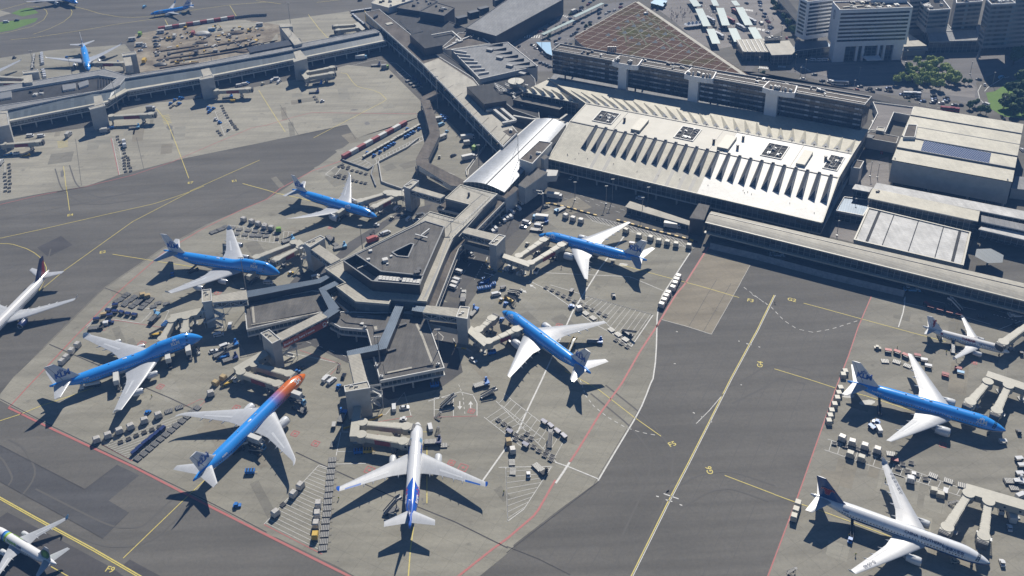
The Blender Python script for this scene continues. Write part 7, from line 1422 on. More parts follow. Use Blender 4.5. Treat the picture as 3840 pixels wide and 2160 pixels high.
def b_catering(o,box='white_wall',cab='carwhite',up=3.3):
 mb=MB();mb.box((-.6,0,.7),(8.0,2.3,.35));obj('chassis',mb,M['darkmetal'],o);mb=MB()
 for s in(1,-1):mb.beam((-3.6,s*.9,1.05),(2.2,s*.9,up+.2),.2,.25);mb.beam((2.2,s*.9,1.05),(-3.6,s*.9,up+.2),.2,.25)
 obj('scissor_lift',mb,M['steel'],o);mb=MB();mb.box((-.7,0,up+.3),(6.6,2.5,2.5));mb.box((2.9,0,up+.3),(1.4,2.3,.12));mb.box((-.7,0,up+2.8),(6.4,2.3,.08));bx=obj('lifted_box',mb,M[box],o);[obj('platform_rail',(lambda q:(q.box((3.2,y,up+.4),(1.6,.06,1.0)),q)[1])(MB()),M['steel'],bx)for y in(1.1,-1.1)]
 mb=MB();extr(mb,[(2.7,.5),(2.7,2.35),(3.7,2.35),(4.2,1.5),(4.25,.5)],2.3,0);obj('cab',mb,M[cab],o);mb=MB();mb.face([(3.73,-1.0,2.3),(4.21,-1.0,1.52),(4.21,1.0,1.52),(3.73,1.0,2.3)]);obj('windscreen',mb,M['glass'],o);wheels(o,(-3.3,3.2),1.15,.48)
def b_tanker(o):
 mb=MB();mb.loft([[(x,1.15*math.cos(R(30*k))*r_,1.9+.85*math.sin(R(30*k))*r_)for k in range(12)]for x,r_ in((-4.8,.7),(-4.6,1),(1.8,1),(2.0,.7))]);obj('tank',mb,M['carwhite'],o,True);mb=MB();mb.box((-1.0,0,.6),(8.0,2.2,.4));obj('chassis',mb,M['darkmetal'],o);mb=MB();extr(mb,[(2.4,.5),(2.4,2.7),(3.8,2.7),(4.3,1.6),(4.35,.5)],2.4,0);obj('cab',mb,M['carwhite'],o);mb=MB();mb.face([(3.86,-1.05,2.6),(4.31,-1.05,1.62),(4.31,1.05,1.62),(3.86,1.05,2.6)]);obj('windscreen',mb,M['glass'],o);wheels(o,(-3.8,-2.6,3.3),1.15,.5)
def b_tug(o,col='blue'):
 mb=MB();extr(mb,[(-1.6,.35),(-1.6,1.0),(.2,1.05),(1.5,.95),(1.6,.4)],1.6,0);obj('body',mb,M[col],o);mb=MB();extr(mb,[(-.9,1.0),(-.8,1.75),(.2,1.75),(.5,1.0)],1.4,0);obj('cab_glass',mb,M['glass'],o);mb=MB();mb.box((-.35,0,1.75),(1.3,1.5,.1));obj('cab_roof',mb,M[col if col!='yellow' else 'carwhite'],o);wheels(o,(-1.0,1.0),.82,.38)
def b_pushback(o,col='lblue'):
 mb=MB();extr(mb,[(-4,.4),(-4,1.25),(-.5,1.35),(.2,1.2),(4,1.15),(4.1,.4)],2.9,0);obj('body',mb,M[col],o);mb=MB();extr(mb,[(1.2,1.2),(1.4,2.1),(2.9,2.1),(3.3,1.2)],2.2,0);obj('cab_glass',mb,M['glass'],o);mb=MB();mb.box((2.1,0,2.1),(1.7,2.2,.12));mb.box((-2.4,0,1.3),(1.6,2.0,.5));obj('cab_roof',mb,M['carwhite'],o);wheels(o,(-2.5,2.4),1.45,.62)
def b_pallet(o):
 mb=MB();mb.box((0,0,.42),(3.4,2.6,.14),0,0)
 for k in range(5):mb.box((-1.36+.68*k,0,.56),(.2,2.5,.07),0,1)
 for x in(-1.2,1.2):
  for y in(-.95,.95):mb.tube((x,y-.12,.24),(x,y+.12,.24),.24,None,8,0)
 mb.beam((1.7,0,.4),(2.7,0,.25),.14,.1,0);me=mb.mesh('pallet_dolly',[M['darkmetal'],M['steel_pale']]);return me
def b_dolly(o):
 mb=MB();mb.box((0,0,.35),(2.1,1.9,.14),0,0);mb.box((0,0,.49),(1.5,1.5,.06),R(45),2);mb.box((0,.85,.49),(2.0,.12,.22),0,0);mb.box((0,-.85,.49),(2.0,.12,.22),0,0)
 for x in(-.8,.8):
  for y in(-.75,.75):mb.tube((x,y-.1,.2),(x,y+.1,.2),.2,None,8,0)
 mb.beam((1.05,0,.35),(1.85,0,.22),.12,.1,1);return mb.mesh('container_dolly',[M['darkmetal'],M['steel_pale'],M['black']])
def b_cart(o,top='navy',side='darkmetal'):
 mb=MB();mb.box((0,0,.45),(2.9,1.6,.12));mb.box((-1.4,0,.5),(.08,1.6,1.3));mb.box((1.4,0,.5),(.08,1.6,1.3));[mb.box((0,y,.5),(2.8,.06,.5))for y in(-.78,.78)];mb.beam((1.45,0,.45),(2.3,0,.3),.1,.1);obj('frame',mb,M[side],o);mb=MB();extr(mb,[(-1.5,1.8),(-1.5,1.86),(1.5,1.86),(1.5,1.8)],1.7,0);obj('canopy',mb,M[top],o);wheels(o,(-1,1),.7,.25)
def b_uld(o,col='shrink',h=2.35):
 mb=MB();hx,hy=1.5,1.18;ch=.35
 mb.prism([(-hx,-hy),(hx,-hy),(hx,hy),(-hx,hy)],0,h*.8,0);p0=[(-hx,-hy,h*.8),(hx,-hy,h*.8),(hx,hy,h*.8),(-hx,hy,h*.8)];p1=[(-hx+ch,-hy+ch*.4,h),(hx-ch,-hy+ch*.4,h),(hx-ch,hy-ch*.4,h),(-hx+ch,hy-ch*.4,h)]
 for i in range(4):j=(i+1)%4;mb.face([p0[i],p0[j],p1[j],p1[i]],0)
 mb.face(p1,0);mb.box((0,0,0),(2*hx+.12,2*hy+.12,.12),0,1);[mb.box((x,0,.1),(.07,2*hy+.06,h*.72),0,1)for x in(-1.0,0,1.0)];return mb.mesh('cargo_container',[M[col],M['steel_pale']])
def b_belt(o,col='blue'):
 mb=MB();extr(mb,[(-3.2,.4),(-3.2,.9),(2.6,.9),(2.8,.4)],1.7,0);obj('chassis',mb,M[col],o);mb=MB();mb.beam((-3.6,.2,.9),(4.4,.2,3.5),.9,.3);bt=obj('conveyor',mb,M['black'],o);mb=MB();[mb.beam((-3.6,.2+s*.5,1.1),(4.4,.2+s*.5,3.7),.08,.5)for s in(1,-1)];obj('side_rail',mb,M['steel'],bt);mb=MB();mb.box((1.8,-.55,.9),(1.3,.7,1.0));obj('cab',mb,M[col],o);wheels(o,(-2.2,1.8),.85,.38)
def b_loader(o,col='blue',up=.9):
 mb=MB();mb.box((0,0,.35),(7.6,3.0,.5));obj('chassis',mb,M['darkmetal'],o);mb=MB();mb.box((-1.0,0,up),(5.2,2.8,.25));pf=obj('platform',mb,M['darkmetal'],o);mb=MB();[mb.box((-1.0-2.2+k*.55,0,up+.25),(.2,2.6,.06))for k in range(9)];obj('rollers',mb,M['steel_pale'],pf);mb=MB();mb.box((2.8,0,up+.5),(1.9,2.9,.25));mb.box((2.9,1.2,up+.75),(1.0,.7,1.5));mb.box((2.4,-1.2,up-.2),(2.4,.35,.9));obj('bridge_deck',mb,M[col],o);mb=MB();[mb.beam((-3,s*1.3,.6),(2,s*1.3,up+.2),.16,.2)for s in(1,-1)];obj('scissor_lift',mb,M['steel'],o);wheels(o,(-2.9,2.9),1.4,.4)
def b_stairs(o,col='white_wall',h=4.4):
 mb=MB();mb.box((-.5,0,.4),(6.4,2.0,.4));obj('chassis',mb,M['darkmetal'],o);mb=MB();n=16;[mb.box((-3.6+6.2*k/n,0,.8+(h-.8)*k/n),(.5,1.5,.14))for k in range(n)];mb.box((3.4,0,h-.1),(1.9,1.9,.2));mb.beam((-3.7,0,.35),(2.6,0,h-.5),1.4,.15);st=obj('flight',mb,M['darkmetal']if col=='white_wall' else M['steel'],o);mb=MB();[(mb.beam((-3.6,s*.85,1.2),(2.5,s*.85,h+.3),.08,.8),mb.box((3.4,s*.95,h),(1.9,.08,1.1)))for s in(1,-1)];obj('side_panel',mb,M[col],st);wheels(o,(-2.6,1.9),.95,.36);mb=MB();mb.beam((2.0,0,.8),(2.0,0,h-.6),.3,.3);obj('strut',mb,M['steel'],o)
def b_frame(o):
 mb=MB();[mb.beam((-1.2,y,.3),(1.6,y*.6,2.6),.1,.1)for y in(-.8,.8)];[mb.box((-1.2+2.4*k/6,0,.3+2.2*k/6),(.3,1.3,.06))for k in range(7)];[mb.beam((x,y,.25),(1.6,y*.6,2.5),.08,.08)for y in(-.8,.8)for x in(-.2,1.4)];[mb.beam((-1.2,y,.25),(1.6,y,.25),.1,.1)for y in(-.8,.8)];mb.box((1.7,0,2.6),(.9,1.0,.08));obj('frame',mb,M['darkmetal'],o);wheels(o,(-1,1.4),.85,.22)
def b_gpu(o,col='blue'):
 mb=MB();mb.prism([(-2,-1),(2,-1),(2,1),(-2,1)],.5,1.9,0);obj('housing',mb,M[col],o);mb=MB();[mb.tube((-1.2+1.2*k,y,1.9),(-1.2+1.2*k,y,2.02),.38,None,12)for k in range(3)for y in(-.48,.48)];obj('fan',mb,M['black'],o);mb=MB();mb.beam((2,0,.5),(3.1,0,.35),.14,.12);obj('drawbar',mb,M['yellow'],o);wheels(o,(-1.3,1.3),1.0,.34)
def b_bus(o,col='carwhite',roof='carwhite',L=12):
 mb=MB();extr(mb,[(-L/2,.35),(-L/2,2.9),(-L/2+.25,3.0),(L/2-.4,3.0),(L/2,2.7),(L/2+.05,.35)],2.5,0,2.35,2.85);obj('body',mb,M[col],o);mb=MB()
 for s in(1,-1):mb.face([(-L/2+.4,s*1.26,1.4),(L/2-.3,s*1.26,1.4),(L/2-.3,s*1.26,2.45),(-L/2+.4,s*1.26,2.45)][::-s])
 mb.face([(L/2+.06,-1.1,1.3),(L/2+.06,1.1,1.3),(L/2+.02,1.1,2.6),(L/2+.02,-1.1,2.6)]);obj('windows',mb,M['glass'],o);mb=MB();mb.box((-1.5,0,3.0),(3.2,1.8,.25));mb.box((2.6,0,3.0),(1.2,1.0,.12));obj('roof_unit',mb,M[roof],o);wheels(o,(-L*.27,L*.3),1.25,.5)
def b_excavator(o,col='yellow'):
 mb=MB();[mb.box((0,s*.95,0),(3.2,.55,.8))for s in(1,-1)];obj('track',mb,M['black'],o);mb=MB();mb.box((-.3,0,.8),(2.8,2.3,1.0));mb.box((-1.2,0,1.8),(1.2,2.2,.4));obj('body',mb,M[col],o);mb=MB();mb.box((.6,.7,1.8),(1.3,.9,1.2));obj('cab',mb,M['glass'],o);mb=MB();mb.beam((1.0,-.3,1.5),(3.4,-.3,4.0),.35,.45);mb.beam((3.4,-.3,4.0),(5.2,-.3,1.8),.3,.4);mb.box((5.3,-.3,.9),(.9,1.0,.9));obj('boom',mb,M[col],o)
def b_cabin(o,col='white_wall'):
 mb=MB();mb.box((0,0,.2),(6,2.5,2.5));[mb.box((-2.8+.8*k,0,.3),(.1,2.56,2.3))for k in range(8)];obj('cabin_body',mb,M[col],o);mb=MB();mb.box((0,0,2.7),(6.1,2.6,.12));obj('cabin_roof',mb,M['pale_wall'],o);mb=MB();[mb.box((x,-1.28,1.2),(1.0,.04,.9))for x in(-1.6,1.4)];obj('window',mb,M['glass'],o)
M['steel_pale']=paint('pale worn steel',(.30,.30,.285),.5,.2,2,.3)
def b_person(o,top='navy',leg='carblack',skin=True):
 """one continuous body grown from a joint skeleton"""
 J=[(0,0,.95),(0,0,1.2),(0,0,1.42),(.01,0,1.54),(.03,0,1.68),(0,.1,.9),(.08,.11,.5),(.02,.11,.06),(.14,.11,.03),(0,-.1,.9),(-.06,-.11,.5),(-.2,-.11,.08),(-.08,-.11,.03),(0,.19,1.4),(-.06,.25,1.12),(.06,.26,.88),(0,-.19,1.4),(.06,-.25,1.12),(.2,-.24,.92)]
 E_=[(0,1),(1,2),(2,3),(3,4),(0,5),(5,6),(6,7),(7,8),(0,9),(9,10),(10,11),(11,12),(2,13),(13,14),(14,15),(2,16),(16,17),(17,18)];Rr=[.14,.13,.15,.06,.11,.09,.065,.05,.04,.09,.065,.05,.04,.06,.045,.035,.06,.045,.035]
 me=bpy.data.meshes.new('person');me.from_pydata(J,E_,[]);t=bpy.data.objects.new('person',me);COL.objects.link(t);sk=t.modifiers.new('skin','SKIN');sk.use_smooth_shade=True
 for v,r_ in zip(me.skin_vertices[0].data,Rr):v.radius=(r_,r_)
 me.skin_vertices[0].data[0].use_root=True;dg=bpy.context.evaluated_depsgraph_get();dg.update();m2=bpy.data.meshes.new_from_object(t.evaluated_get(dg));bpy.data.objects.remove(t)
 m2.materials.clear();[m2.materials.append(M[x])for x in(top,leg,'skin')]
 for p in m2.polygons:z=p.center.z;p.material_index=2 if z>1.5 else(1 if z<.92 and abs(p.center.y)<.2 else 0)
 return m2
M['skin']=paint('skin',(.40,.25,.17),.6);M['vest']=paint('yellow safety vest',(.45,.5,.03),.6)
BUILD={'car':('car','car',b_car),'van':('van','van',b_van),'truck':('box_truck','truck',b_truck),'catering':('lift_truck','lift truck',b_catering),'tanker':('tank_truck','tank truck',b_tanker),'tug':('baggage_tractor','tractor',b_tug),'pushback':('pushback_tractor','tractor',b_pushback),'pallet':('pallet_dolly','dolly',b_pallet),'dolly':('container_dolly','dolly',b_dolly),'cart':('baggage_cart','baggage cart',b_cart),'uld':('cargo_container','container',b_uld),'belt':('belt_loader','belt loader',b_belt),'loader':('cargo_loader','loader',b_loader),'stairs':('boarding_stairs','stairs',b_stairs),'frame':('step_frame','steps',b_frame),'gpu':('power_unit','power unit',b_gpu),'bus':('bus','bus',b_bus),'digger':('excavator','excavator',b_excavator),'cabin':('site_cabin','cabin',b_cabin),'person':('person','person',b_person)}
PRO={}
def put(kind,c,rz,label,group=None,args=(),scale=None):
 nm,cat,fn=BUILD[kind];key=(kind,)+tuple(args)
 if key not in PRO:
  if kind in('pallet','dolly','uld','person'):o=tag(obj(nm,fn(None,*args),None),label,cat,group);PRO[key]=(o,[])
  else:o=thing(nm,label,cat,(0,0,0),0,group);fn(o,*args);PRO[key]=(o,tree_of(o))
  o.location=c;o.rotation_euler=(0,0,rz)
  if group is None and 'group' in o:del o['group']
  return o
 src,kk=PRO[key];o=copy_tree(src,c,rz,label,None,None,kk)
 if group:o['group']=group
 elif 'group' in o:del o['group']
 return o
def at(kind,v,x,y,ang,label,group=None,args=(),z=0.0):
 """ang: where it heads, degrees counter-clockwise from the +x of the ground"""
 c=W(v,x,y,z);return put(kind,(c.x,c.y,z),R(ang),label,group,args)
def heading(v,p,q):a,b=W(v,*p),W(v,*q);return math.degrees(math.atan2(b.y-a.y,b.x-a.x))
def row(kind,v,p,q,n,label,turn=0,args=(),z=0.0,jit=4,pos=.25):
 a,b=W(v,*p,z),W(v,*q,z);h=math.degrees(math.atan2(b.y-a.y,b.x-a.x))+turn;L=[]
 for k in range(n):
  c=a.lerp(b,k/max(1,n-1))+Vector((random.uniform(-pos,pos),random.uniform(-pos,pos),0));L.append(put(kind,(c.x,c.y,z),R(h+random.uniform(-jit,jit)),label,label,args))
 return L
def many(kind,v,pts,turn,label,args=(),z=0.0,along_=True):
 for i,p in enumerate(pts):
  h=turn
  if along_ and len(pts)>1:q=pts[i+1]if i+1<len(pts)else pts[i-1];h=heading(v,p,q)+turn+(0 if i+1<len(pts)else 180)
  c=W(v,*p,z);put(kind,(c.x,c.y,z),R(h+random.uniform(-5,5)),label,label,args)
def loaded(v,pts,turn,lab,col='shrink',along_=True,h=2.35):
 """a dolly with a cargo container standing on it: two things"""
 for i,p in enumerate(pts):
  hd=turn
  if along_ and len(pts)>1:q=pts[i+1]if i+1<len(pts)else pts[i-1];hd=heading(v,p,q)+turn+(0 if i+1<len(pts)else 180)
  c=W(v,*p,1.2);hd+=random.uniform(-4,4);dl='dolly under the '+lab;put('pallet',(c.x,c.y,0),R(hd),dl,dl);put('uld',(c.x,c.y,.64),R(hd),lab,lab,(col,h))
# ---- right side of the pier
loaded('g',[(1295,685),(1283,710),(1270,737),(1253,770),(1218,810),(1203,835),(1187,865),(1168,897)],90,'white container in the line along the white kerb')
loaded('g',[(445,225),(500,245),(560,260)],0,'wrapped load below the barrier by the truck lane');loaded('g',[(900,335),(998,375),(1085,392),(1148,415),(1212,425),(1278,440),(1375,452)],0,'cream container in the line below the yellow and black kerb','cream')
row('dolly','g',(300,765),(470,848),5,'dark container dolly in the upper half of the diagonal row');row('dolly','g',(512,868),(742,978),6,'dark container dolly in the lower half of the diagonal row');many('pallet','g',[(597,960),(652,995)],0,'empty slatted pallet dolly left of the hatched triangle');many('pallet','g',[(790,1085),(842,1120),(897,1158)],0,'empty slatted pallet dolly at the foot of the hatched triangle');many('dolly','g',[(825,1162),(867,1187),(910,1213)],0,'dark container dolly at the tip of the hatched triangle');at('belt','g',915,1120,-40,'stowed belt conveyor on the hatched triangle edge',None,('darkmetal',))
at('tug','g',490,912,20,'blue tractor coupled to a wrapped load by the diagonal dolly row');loaded('g',[(547,925)],20,'tall wrapped load behind the blue tractor','shrink',False);at('car','g',806,830,92,'black car driving alone across the stand behind the jet',None,('carblack',));at('loader','g',665,1178,-5,'dark cargo loader with blue deck in the jet wing shadow');at('stairs','g',490,1225,60,'yellow topped steps behind the tail of the second right jet',None,('yellow',3.6));at('van','g',797,592,70,'grey van under the tail of the jet by the terminal',None,('cargrey',));at('cart','g',945,440,-20,'dark blue covered cart by the tail near the kerb blocks');at('cart','g',490,800,60,'dark baggage cart parked above the diagonal dolly row',None,('darkmetal','darkmetal'))
at('truck','g',362,85,-18,'white box truck at the head of the truck lane');at('truck','g',255,250,165,'white box truck with a light blue cab by the parked vans',None,('white_wall','lblue'));at('truck','g',1248,310,-18,'white box truck driving past the short roofed bay',None,('white_wall','carwhite',7.51));at('van','g',150,278,-30,'white van, nearest of the pair beside the blue cab truck');at('car','g',125,308,-25,'white car below the van by the blue cab truck');at('van','g',240,305,-20,'white van between the loader and the blue cab truck',None,('carwhite',));at('car','g',298,156,20,'silver car at the left end of the yellow black kerb',None,('cargrey',));at('loader','g',402,180,-140,'blue cargo loader parked under the yellow black kerb',None,('lblue',));at('loader','g',225,335,-20,'dark pallet loader behind the nose of the jet by the terminal',None,('darkmetal',));at('loader','g',265,278,20,'blue low loader beside the blue cab truck',None,('blue',))
at('gpu','g',225,650,70,'white power unit under the boarding bridge by the terminal',None,('carwhite',));at('van','g',105,662,70,'pale van parked beside the white power unit',None,('cream',));at('car','g',42,645,60,'dark car between two vans under the fixed walkway',None,('carblack',));at('van','g',18,618,60,'white van at the left under the fixed walkway');at('tug','g',155,440,60,'cream tractor below the nose bridge by the terminal',None,('cream',));at('pushback','h',150,520,168,'white aircraft tractor waiting in the shaded road',None,('carwhite',));at('pushback','h',1165,782,170,'light blue aircraft tractor at the end of the blast fence');at('van','g',1005,95,165,'white van in the shade of the terminal glass');at('car','g',488,-60,60,'white car on the pale drive below the entrance bridge')
for k,(x,y)in enumerate(((1310,470),(1285,533),(1210,573),(1195,622),(1155,635),(1120,660),(1075,698),(1030,750),(1000,780))):at('van' if k not in(6,)else 'car','x',x,y,118,'white van in the slanted bays beside the link building' if k!=6 else 'silver car among the vans beside the link building','vans beside the link building' if k!=6 else None,('carwhite',)if k!=6 else('cargrey',))
at('car','x',1590,512,25,'silver car at the gantry post',None,('cargrey',));many('van','x',[(632,1222),(605,1312),(582,1350),(565,1392)],150,'white van parked along the hub wall',('carwhite',),0,False);at('car','x',770,1025,120,'white car emerging below the upper right gallery');at('car','x',705,1092,120,'dark car below the upper right gallery',None,('carblack',))
at('loader','f',1565,830,88,'grey flatbed loader driving along the hub road',None,('pale_wall',));at('truck','f',1562,880,88,'flat grey trailer behind the loader on the hub road',None,('darkmetal','pale_wall',4.0));many('gpu','f',[(1735,710),(1700,780),(1745,772),(1782,748)],10,'blue wheeled unit in the marked bay right of the hub',('blue',),0,False);at('belt','f',1720,730,20,'blue belt loader in the marked bay right of the hub');at('van','f',1812,820,15,'white minibus in the marked bay right of the hub');at('tug','f',1853,862,60,'yellow tractor beside the white minibus',None,('yellow',));at('tug','f',1885,892,60,'blue tractor ahead of the blue nose right of the hub');at('frame','f',1938,905,40,'dark maintenance steps ahead of the blue nose');at('stairs','f',1950,815,-35,'grey boarding stairs lying beside the marked bay',None,('steel',2.4));at('belt','f',1910,858,-50,'yellow framed conveyor right of the white minibus',None,('yellow',));at('loader','f',1640,955,60,'blue loader beside the right hand gate tower',None,('blue',));at('cart','f',1865,772,20,'dark cart above the white minibus',None,('darkmetal','darkmetal'))
at('gpu','f',1780,1260,15,'blue power unit with black fans under the right hand bridges');at('car','f',1640,1315,-50,'white car driving past the right hand gate tower');at('tug','f',1855,1010,60,'blue tow tractor under the second right hand jet nose');
many('van','x',[(1175,1188),(1312,1240)],40,'white van under the upper right fixed walkway',('carwhite',),0,False);at('car','x',1218,1220,40,'grey car between two vans under the upper right fixed walkway',None,('cargrey',));at('gpu','x',1482,1222,60,'white air conditioning unit beside the fixed walkway end',None,('carwhite',))
# ---- upper side of the hub
for x,y,a,l,k,ar in((1062,170,60,'white van below the top gate tower','van',('carwhite',)),(1155,250,60,'white van at the front of the parked cluster by the top gate','van',('carwhite',)),(1110,228,50,'silver car at the left of the parked cluster by the top gate','car',('cargrey',)),(1212,258,20,'white car at the right of the parked cluster by the top gate','car',('carwhite',)),(1242,220,20,'silver van at the back of the parked cluster by the top gate','van',('cargrey',)),(1025,245,50,'cream tractor ahead of the upper left jet','tug',('cream',)),(912,297,-10,'white tractor below the upper left jet nose','tug',('carwhite',)),(985,355,30,'white van next to the hub wall on the upper left','van',('carwhite',)),(955,362,30,'white pick up beside the van at the hub wall','car',('carwhite',)),(875,355,20,'dark steps standing above the red truck','frame',()),(560,400,-60,'dark machinery loader above the blue pallet loader','loader',('darkmetal',)),(635,465,20,'light blue flat loader beside the hub','loader',('lblue',)),(265,660,40,'yellow tractor in front of the left four engined jet','tug',('yellow',)),(95,732,-10,'white van beyond the raised box at the left jet','van',('carwhite',)),(455,688,20,'white van at the root of the long covered walkway','van',('carwhite',)),(510,672,20,'silver car beside the van at the long covered walkway','car',('cargrey',)),(245,415,30,'light blue loader by the bridges of the left jet','loader',('lblue',)),(160,400,0,'dark small dolly by the white hatching','dolly',()),(600,440,-50,'dark pallet deck between two loaders','pallet',())):at(k,'f',x,y,a,l,None,ar)
at('truck','f',882,415,35,'red crane truck beside the hub wall',None,('red','red',5.0))
at('catering','f',655,240,R(0)+55,'white raised lift truck at the engine of the upper left jet',None,('cream',));at('catering','w',655,455,60,'white raised lift truck at the nose of the left four engined jet',None,('cream','carwhite',3.31))
# ---- around the jet with three lift trucks
for x,y,l,v in((1432,1275,'white raised lift truck nearest the nose of the three box jet','e'),(1280,1335,'white raised lift truck in the middle of the three box jet','e')):at('catering',v,x,y,108,l,None,('white_wall','carwhite',3.2))
at('catering','i',893,10,108,'white raised lift truck behind the wing of the three box jet',None,('white_wall','carwhite',3.2));at('tanker','i',680,22,195,'white tank truck under the tail of the three box jet');at('belt','e',1490,1250,-60,'belt loader beside the nose lift truck',None,('pale_wall',))
at('belt','e',1465,640,40,'dark belt loader under the rear of the left four engined jet',None,('darkmetal',));at('tug','e',1302,668,100,'blue tractor in the tail shadow of the left jet')
for x,y,a,l,k,ar in((425,890,95,'white van parked right of the left end tower','van',('carwhite',)),(312,982,15,'white van driving below the left end tower','van',('carwhite',)),(372,1090,30,'white van among the blue loaders left of the banner gate','van',('carwhite',)),(262,1138,25,'white car at the left of the blue loaders','car',('carwhite',)),(335,1172,25,'dark roller loader below the white car','loader',('darkmetal',)),(430,1092,30,'blue loader behind the white van left of the banner gate','loader',('blue',)),(425,1220,25,'dark roller loader nearest the twin bridges','loader',('navy',)),(365,1192,30,'blue belt loader between two roller loaders','belt',('blue',)),(1105,1305,30,'silver car by the orange nose','car',('cargrey',)),(1075,1335,20,'blue tow tractor under the orange nose','tug',('blue',))):at(k,'w',x,y,a,l,None,ar)
for x,y,l in((355,1388,'wooden crate beside the bridges of the orange nosed jet'),(280,1440,'wooden crate further left beside the orange nosed jet')):c=W('w',x,y,1);put('uld',(c.x,c.y,0),R(-30),l,None,('wood',2.4))
at('gpu','w',460,1425,-25,'white power unit with blue fans by the wooden crates',None,('carwhite',));at('belt','w',400,1452,40,'yellow tow bars stacked beside the white power unit',None,('yellow',));loaded('i',[(1590,75)],20,'small wrapped load below the wooden crates','shrink',False)
# ---- pallet parks at the left
for p,q,n,l in(((885,873),(965,812),4,'first'),((935,893),(1012,835),4,'second'),((1000,905),(1085,838),4,'third'),((1065,920),(1145,848),4,'fourth')):row('pallet','e',p,q,n,'empty slatted pallet dolly, %s slanted file of the left park'%l,90,(),0,4,.5)
many('pallet','e',[(1160,908),(1195,882),(1258,887)],20,'empty slatted pallet dolly at the right of the left park',(),0,False)
for x,y,l in((1075,820,'wooden crate at the top of the left pallet park'),(1112,828,'wooden crate next to the topmost one in the left pallet park')):c=W('e',x,y,1);put('uld',(c.x,c.y,0),R(20),l,None,('wood',2.4))
many('cart','e',[(820,945),(870,955),(920,960),(968,972),(1018,980)],0,'dark blue covered cart in the middle row of the left park',('navy',));many('cart','e',[(730,1012),(832,982),(872,905)],10,'dark blue covered cart at the edge of the left park',('navy',),0,False);at('cart','e',785,975,15,'cart with a wooden load in the left park',None,('wood','darkmetal'));at('uld','e',798,1040,10,'white box on the ground in the left park',None,('carwhite',1.8));at('tug','e',838,1032,10,'dark blue tractor next to the white box',None,('navy',));at('loader','e',725,1075,5,'black roller loader at the edge of the left park',None,('black',));at('loader','e',1168,1010,70,'light blue scissor loader right of the left park',None,('lblue',2.2))
at('gpu','e',1248,1050,70,'blue power unit beside the short cream bridge');at('belt','e',1185,1120,20,'yellow tow bars at the shoulder bridge',None,('yellow',))
loaded('e',[(585,1198),(540,1243),(500,1293),(468,1325)],0,'wrapped load in the short line above the three box jet wing')
loaded('e',[(1838,250),(1900,267),(1948,284),(1998,299)],0,'white container above the hatched pallet bays');loaded('f',[(65,307),(115,315)],0,'white container at the right end above the hatched bays');loaded('f',[(170,328)],10,'green wrapped container at the right end of the hatched bays','green',False)
row('pallet','e',(1605,350),(1705,308),5,'empty slatted pallet dolly in the dense left file of the hatched bays',90,(),0,4,.4);row('pallet','e',(1750,318),(1985,345),5,'empty slatted pallet dolly in the upper row of the hatched bays',0,(),0,5,.4);row('pallet','e',(1790,360),(1960,375),4,'empty slatted pallet dolly in the lower row of the hatched bays',0,(),0,5,.4);many('pallet','f',[(18,370),(92,347),(150,355),(75,378)],10,'empty slatted pallet dolly at the right of the hatched bays',(),0,False)
# ---- bottom stands
loaded('i',[(730,425),(815,392),(900,358),(985,326),(1090,280),(1195,240)],0,'white wrapped load in the line behind the blue tractor');at('tug','i',1118,225,60,'blue tractor beside the line of white loads');many('pallet','i',[(1275,210),(1355,180)],0,'empty slatted pallet dolly ahead of the white loads');row('dolly','i',(915,445),(1207,325),6,'grey container dolly in the short row on the hatching');row('pallet','i',(1042,565),(1490,185),12,'empty slatted pallet dolly in the long diagonal file on the hatching',90,(),0,3,.1);row('cart','i',(1015,528),(1225,350),6,'flat dark blue cart in the file beside the pallet dollies',0,('navy','navy'))
row('pallet','j',(577,578),(507,1245),15,'empty slatted pallet dolly in the tall file left of the white jet',90,(),0,3,.1);loaded('j',[(470,910),(462,985),(453,1060)],0,'white wrapped load beside the tall pallet file');loaded('j',[(447,1148)],85,'load with a yellow top at the foot of the tall pallet file','yellow',False);loaded('j',[(335,772),(282,835)],0,'bulky wrapped load on the left edge of the hatching');loaded('j',[(147,978)],50,'small wrapped load at the corner of the hatching','shrink',False);at('dolly','j',205,915,50,'empty dolly between loads on the hatching edge');at('pallet','j',585,462,85,'empty pallet dolly below the nearest gate tower');at('cart','j',590,325,90,'grey covered cart left of the nearest gate tower',None,('pale_wall','darkmetal'));at('loader','j',652,258,80,'dark roller loader with a blue ramp by the nearest tower',None,('blue',1.0))
at('catering','j',315,140,-28,'white raised lift truck at the orange front body',None,('white_wall','lblue',3.2));at('catering','j',10,478,-28,'white raised lift truck at the blue rear body of the orange jet',None,('white_wall','lblue',3.2));at('loader','j',330,200,-40,'dark loader under the raised box of the orange jet',None,('darkmetal',));at('gpu','i',1890,672,0,'blue unit on the ground below the orange jet');at('tug','i',1792,925,5,'blue tractor alone near the red line');at('belt','i',1930,530,-30,'dark belt loader at the rear hold of the orange jet',None,('darkmetal',));at('stairs','i',1800,505,30,'white stairs at the rear door of the orange jet',None,('white_wall',3.0))
at('tug','j',1112,275,170,'white tractor above the nose bridge of the white jet',None,('carwhite',));at('van','j',1315,335,100,'white van right of the white jet nose');at('loader','j',1335,455,0,'dark scissor loader right of the white jet',None,('navy',1.6));at('pallet','j',1415,468,0,'dark roller platform beside the scissor loader');at('frame','j',1368,380,70,'small dark steps right of the white jet');at('stairs','j',1030,960,32,'grey boarding stairs at the rear door of the white jet',None,('steel',5.2));at('tug','j',1035,1000,20,'cream tractor under the boarding stairs of the white jet',None,('cream',));at('gpu','j',775,520,5,'blue power unit under the bridges of the white jet');at('gpu','j',845,515,0,'yellow unit beside the blue one under the bridges',None,('yellow',))
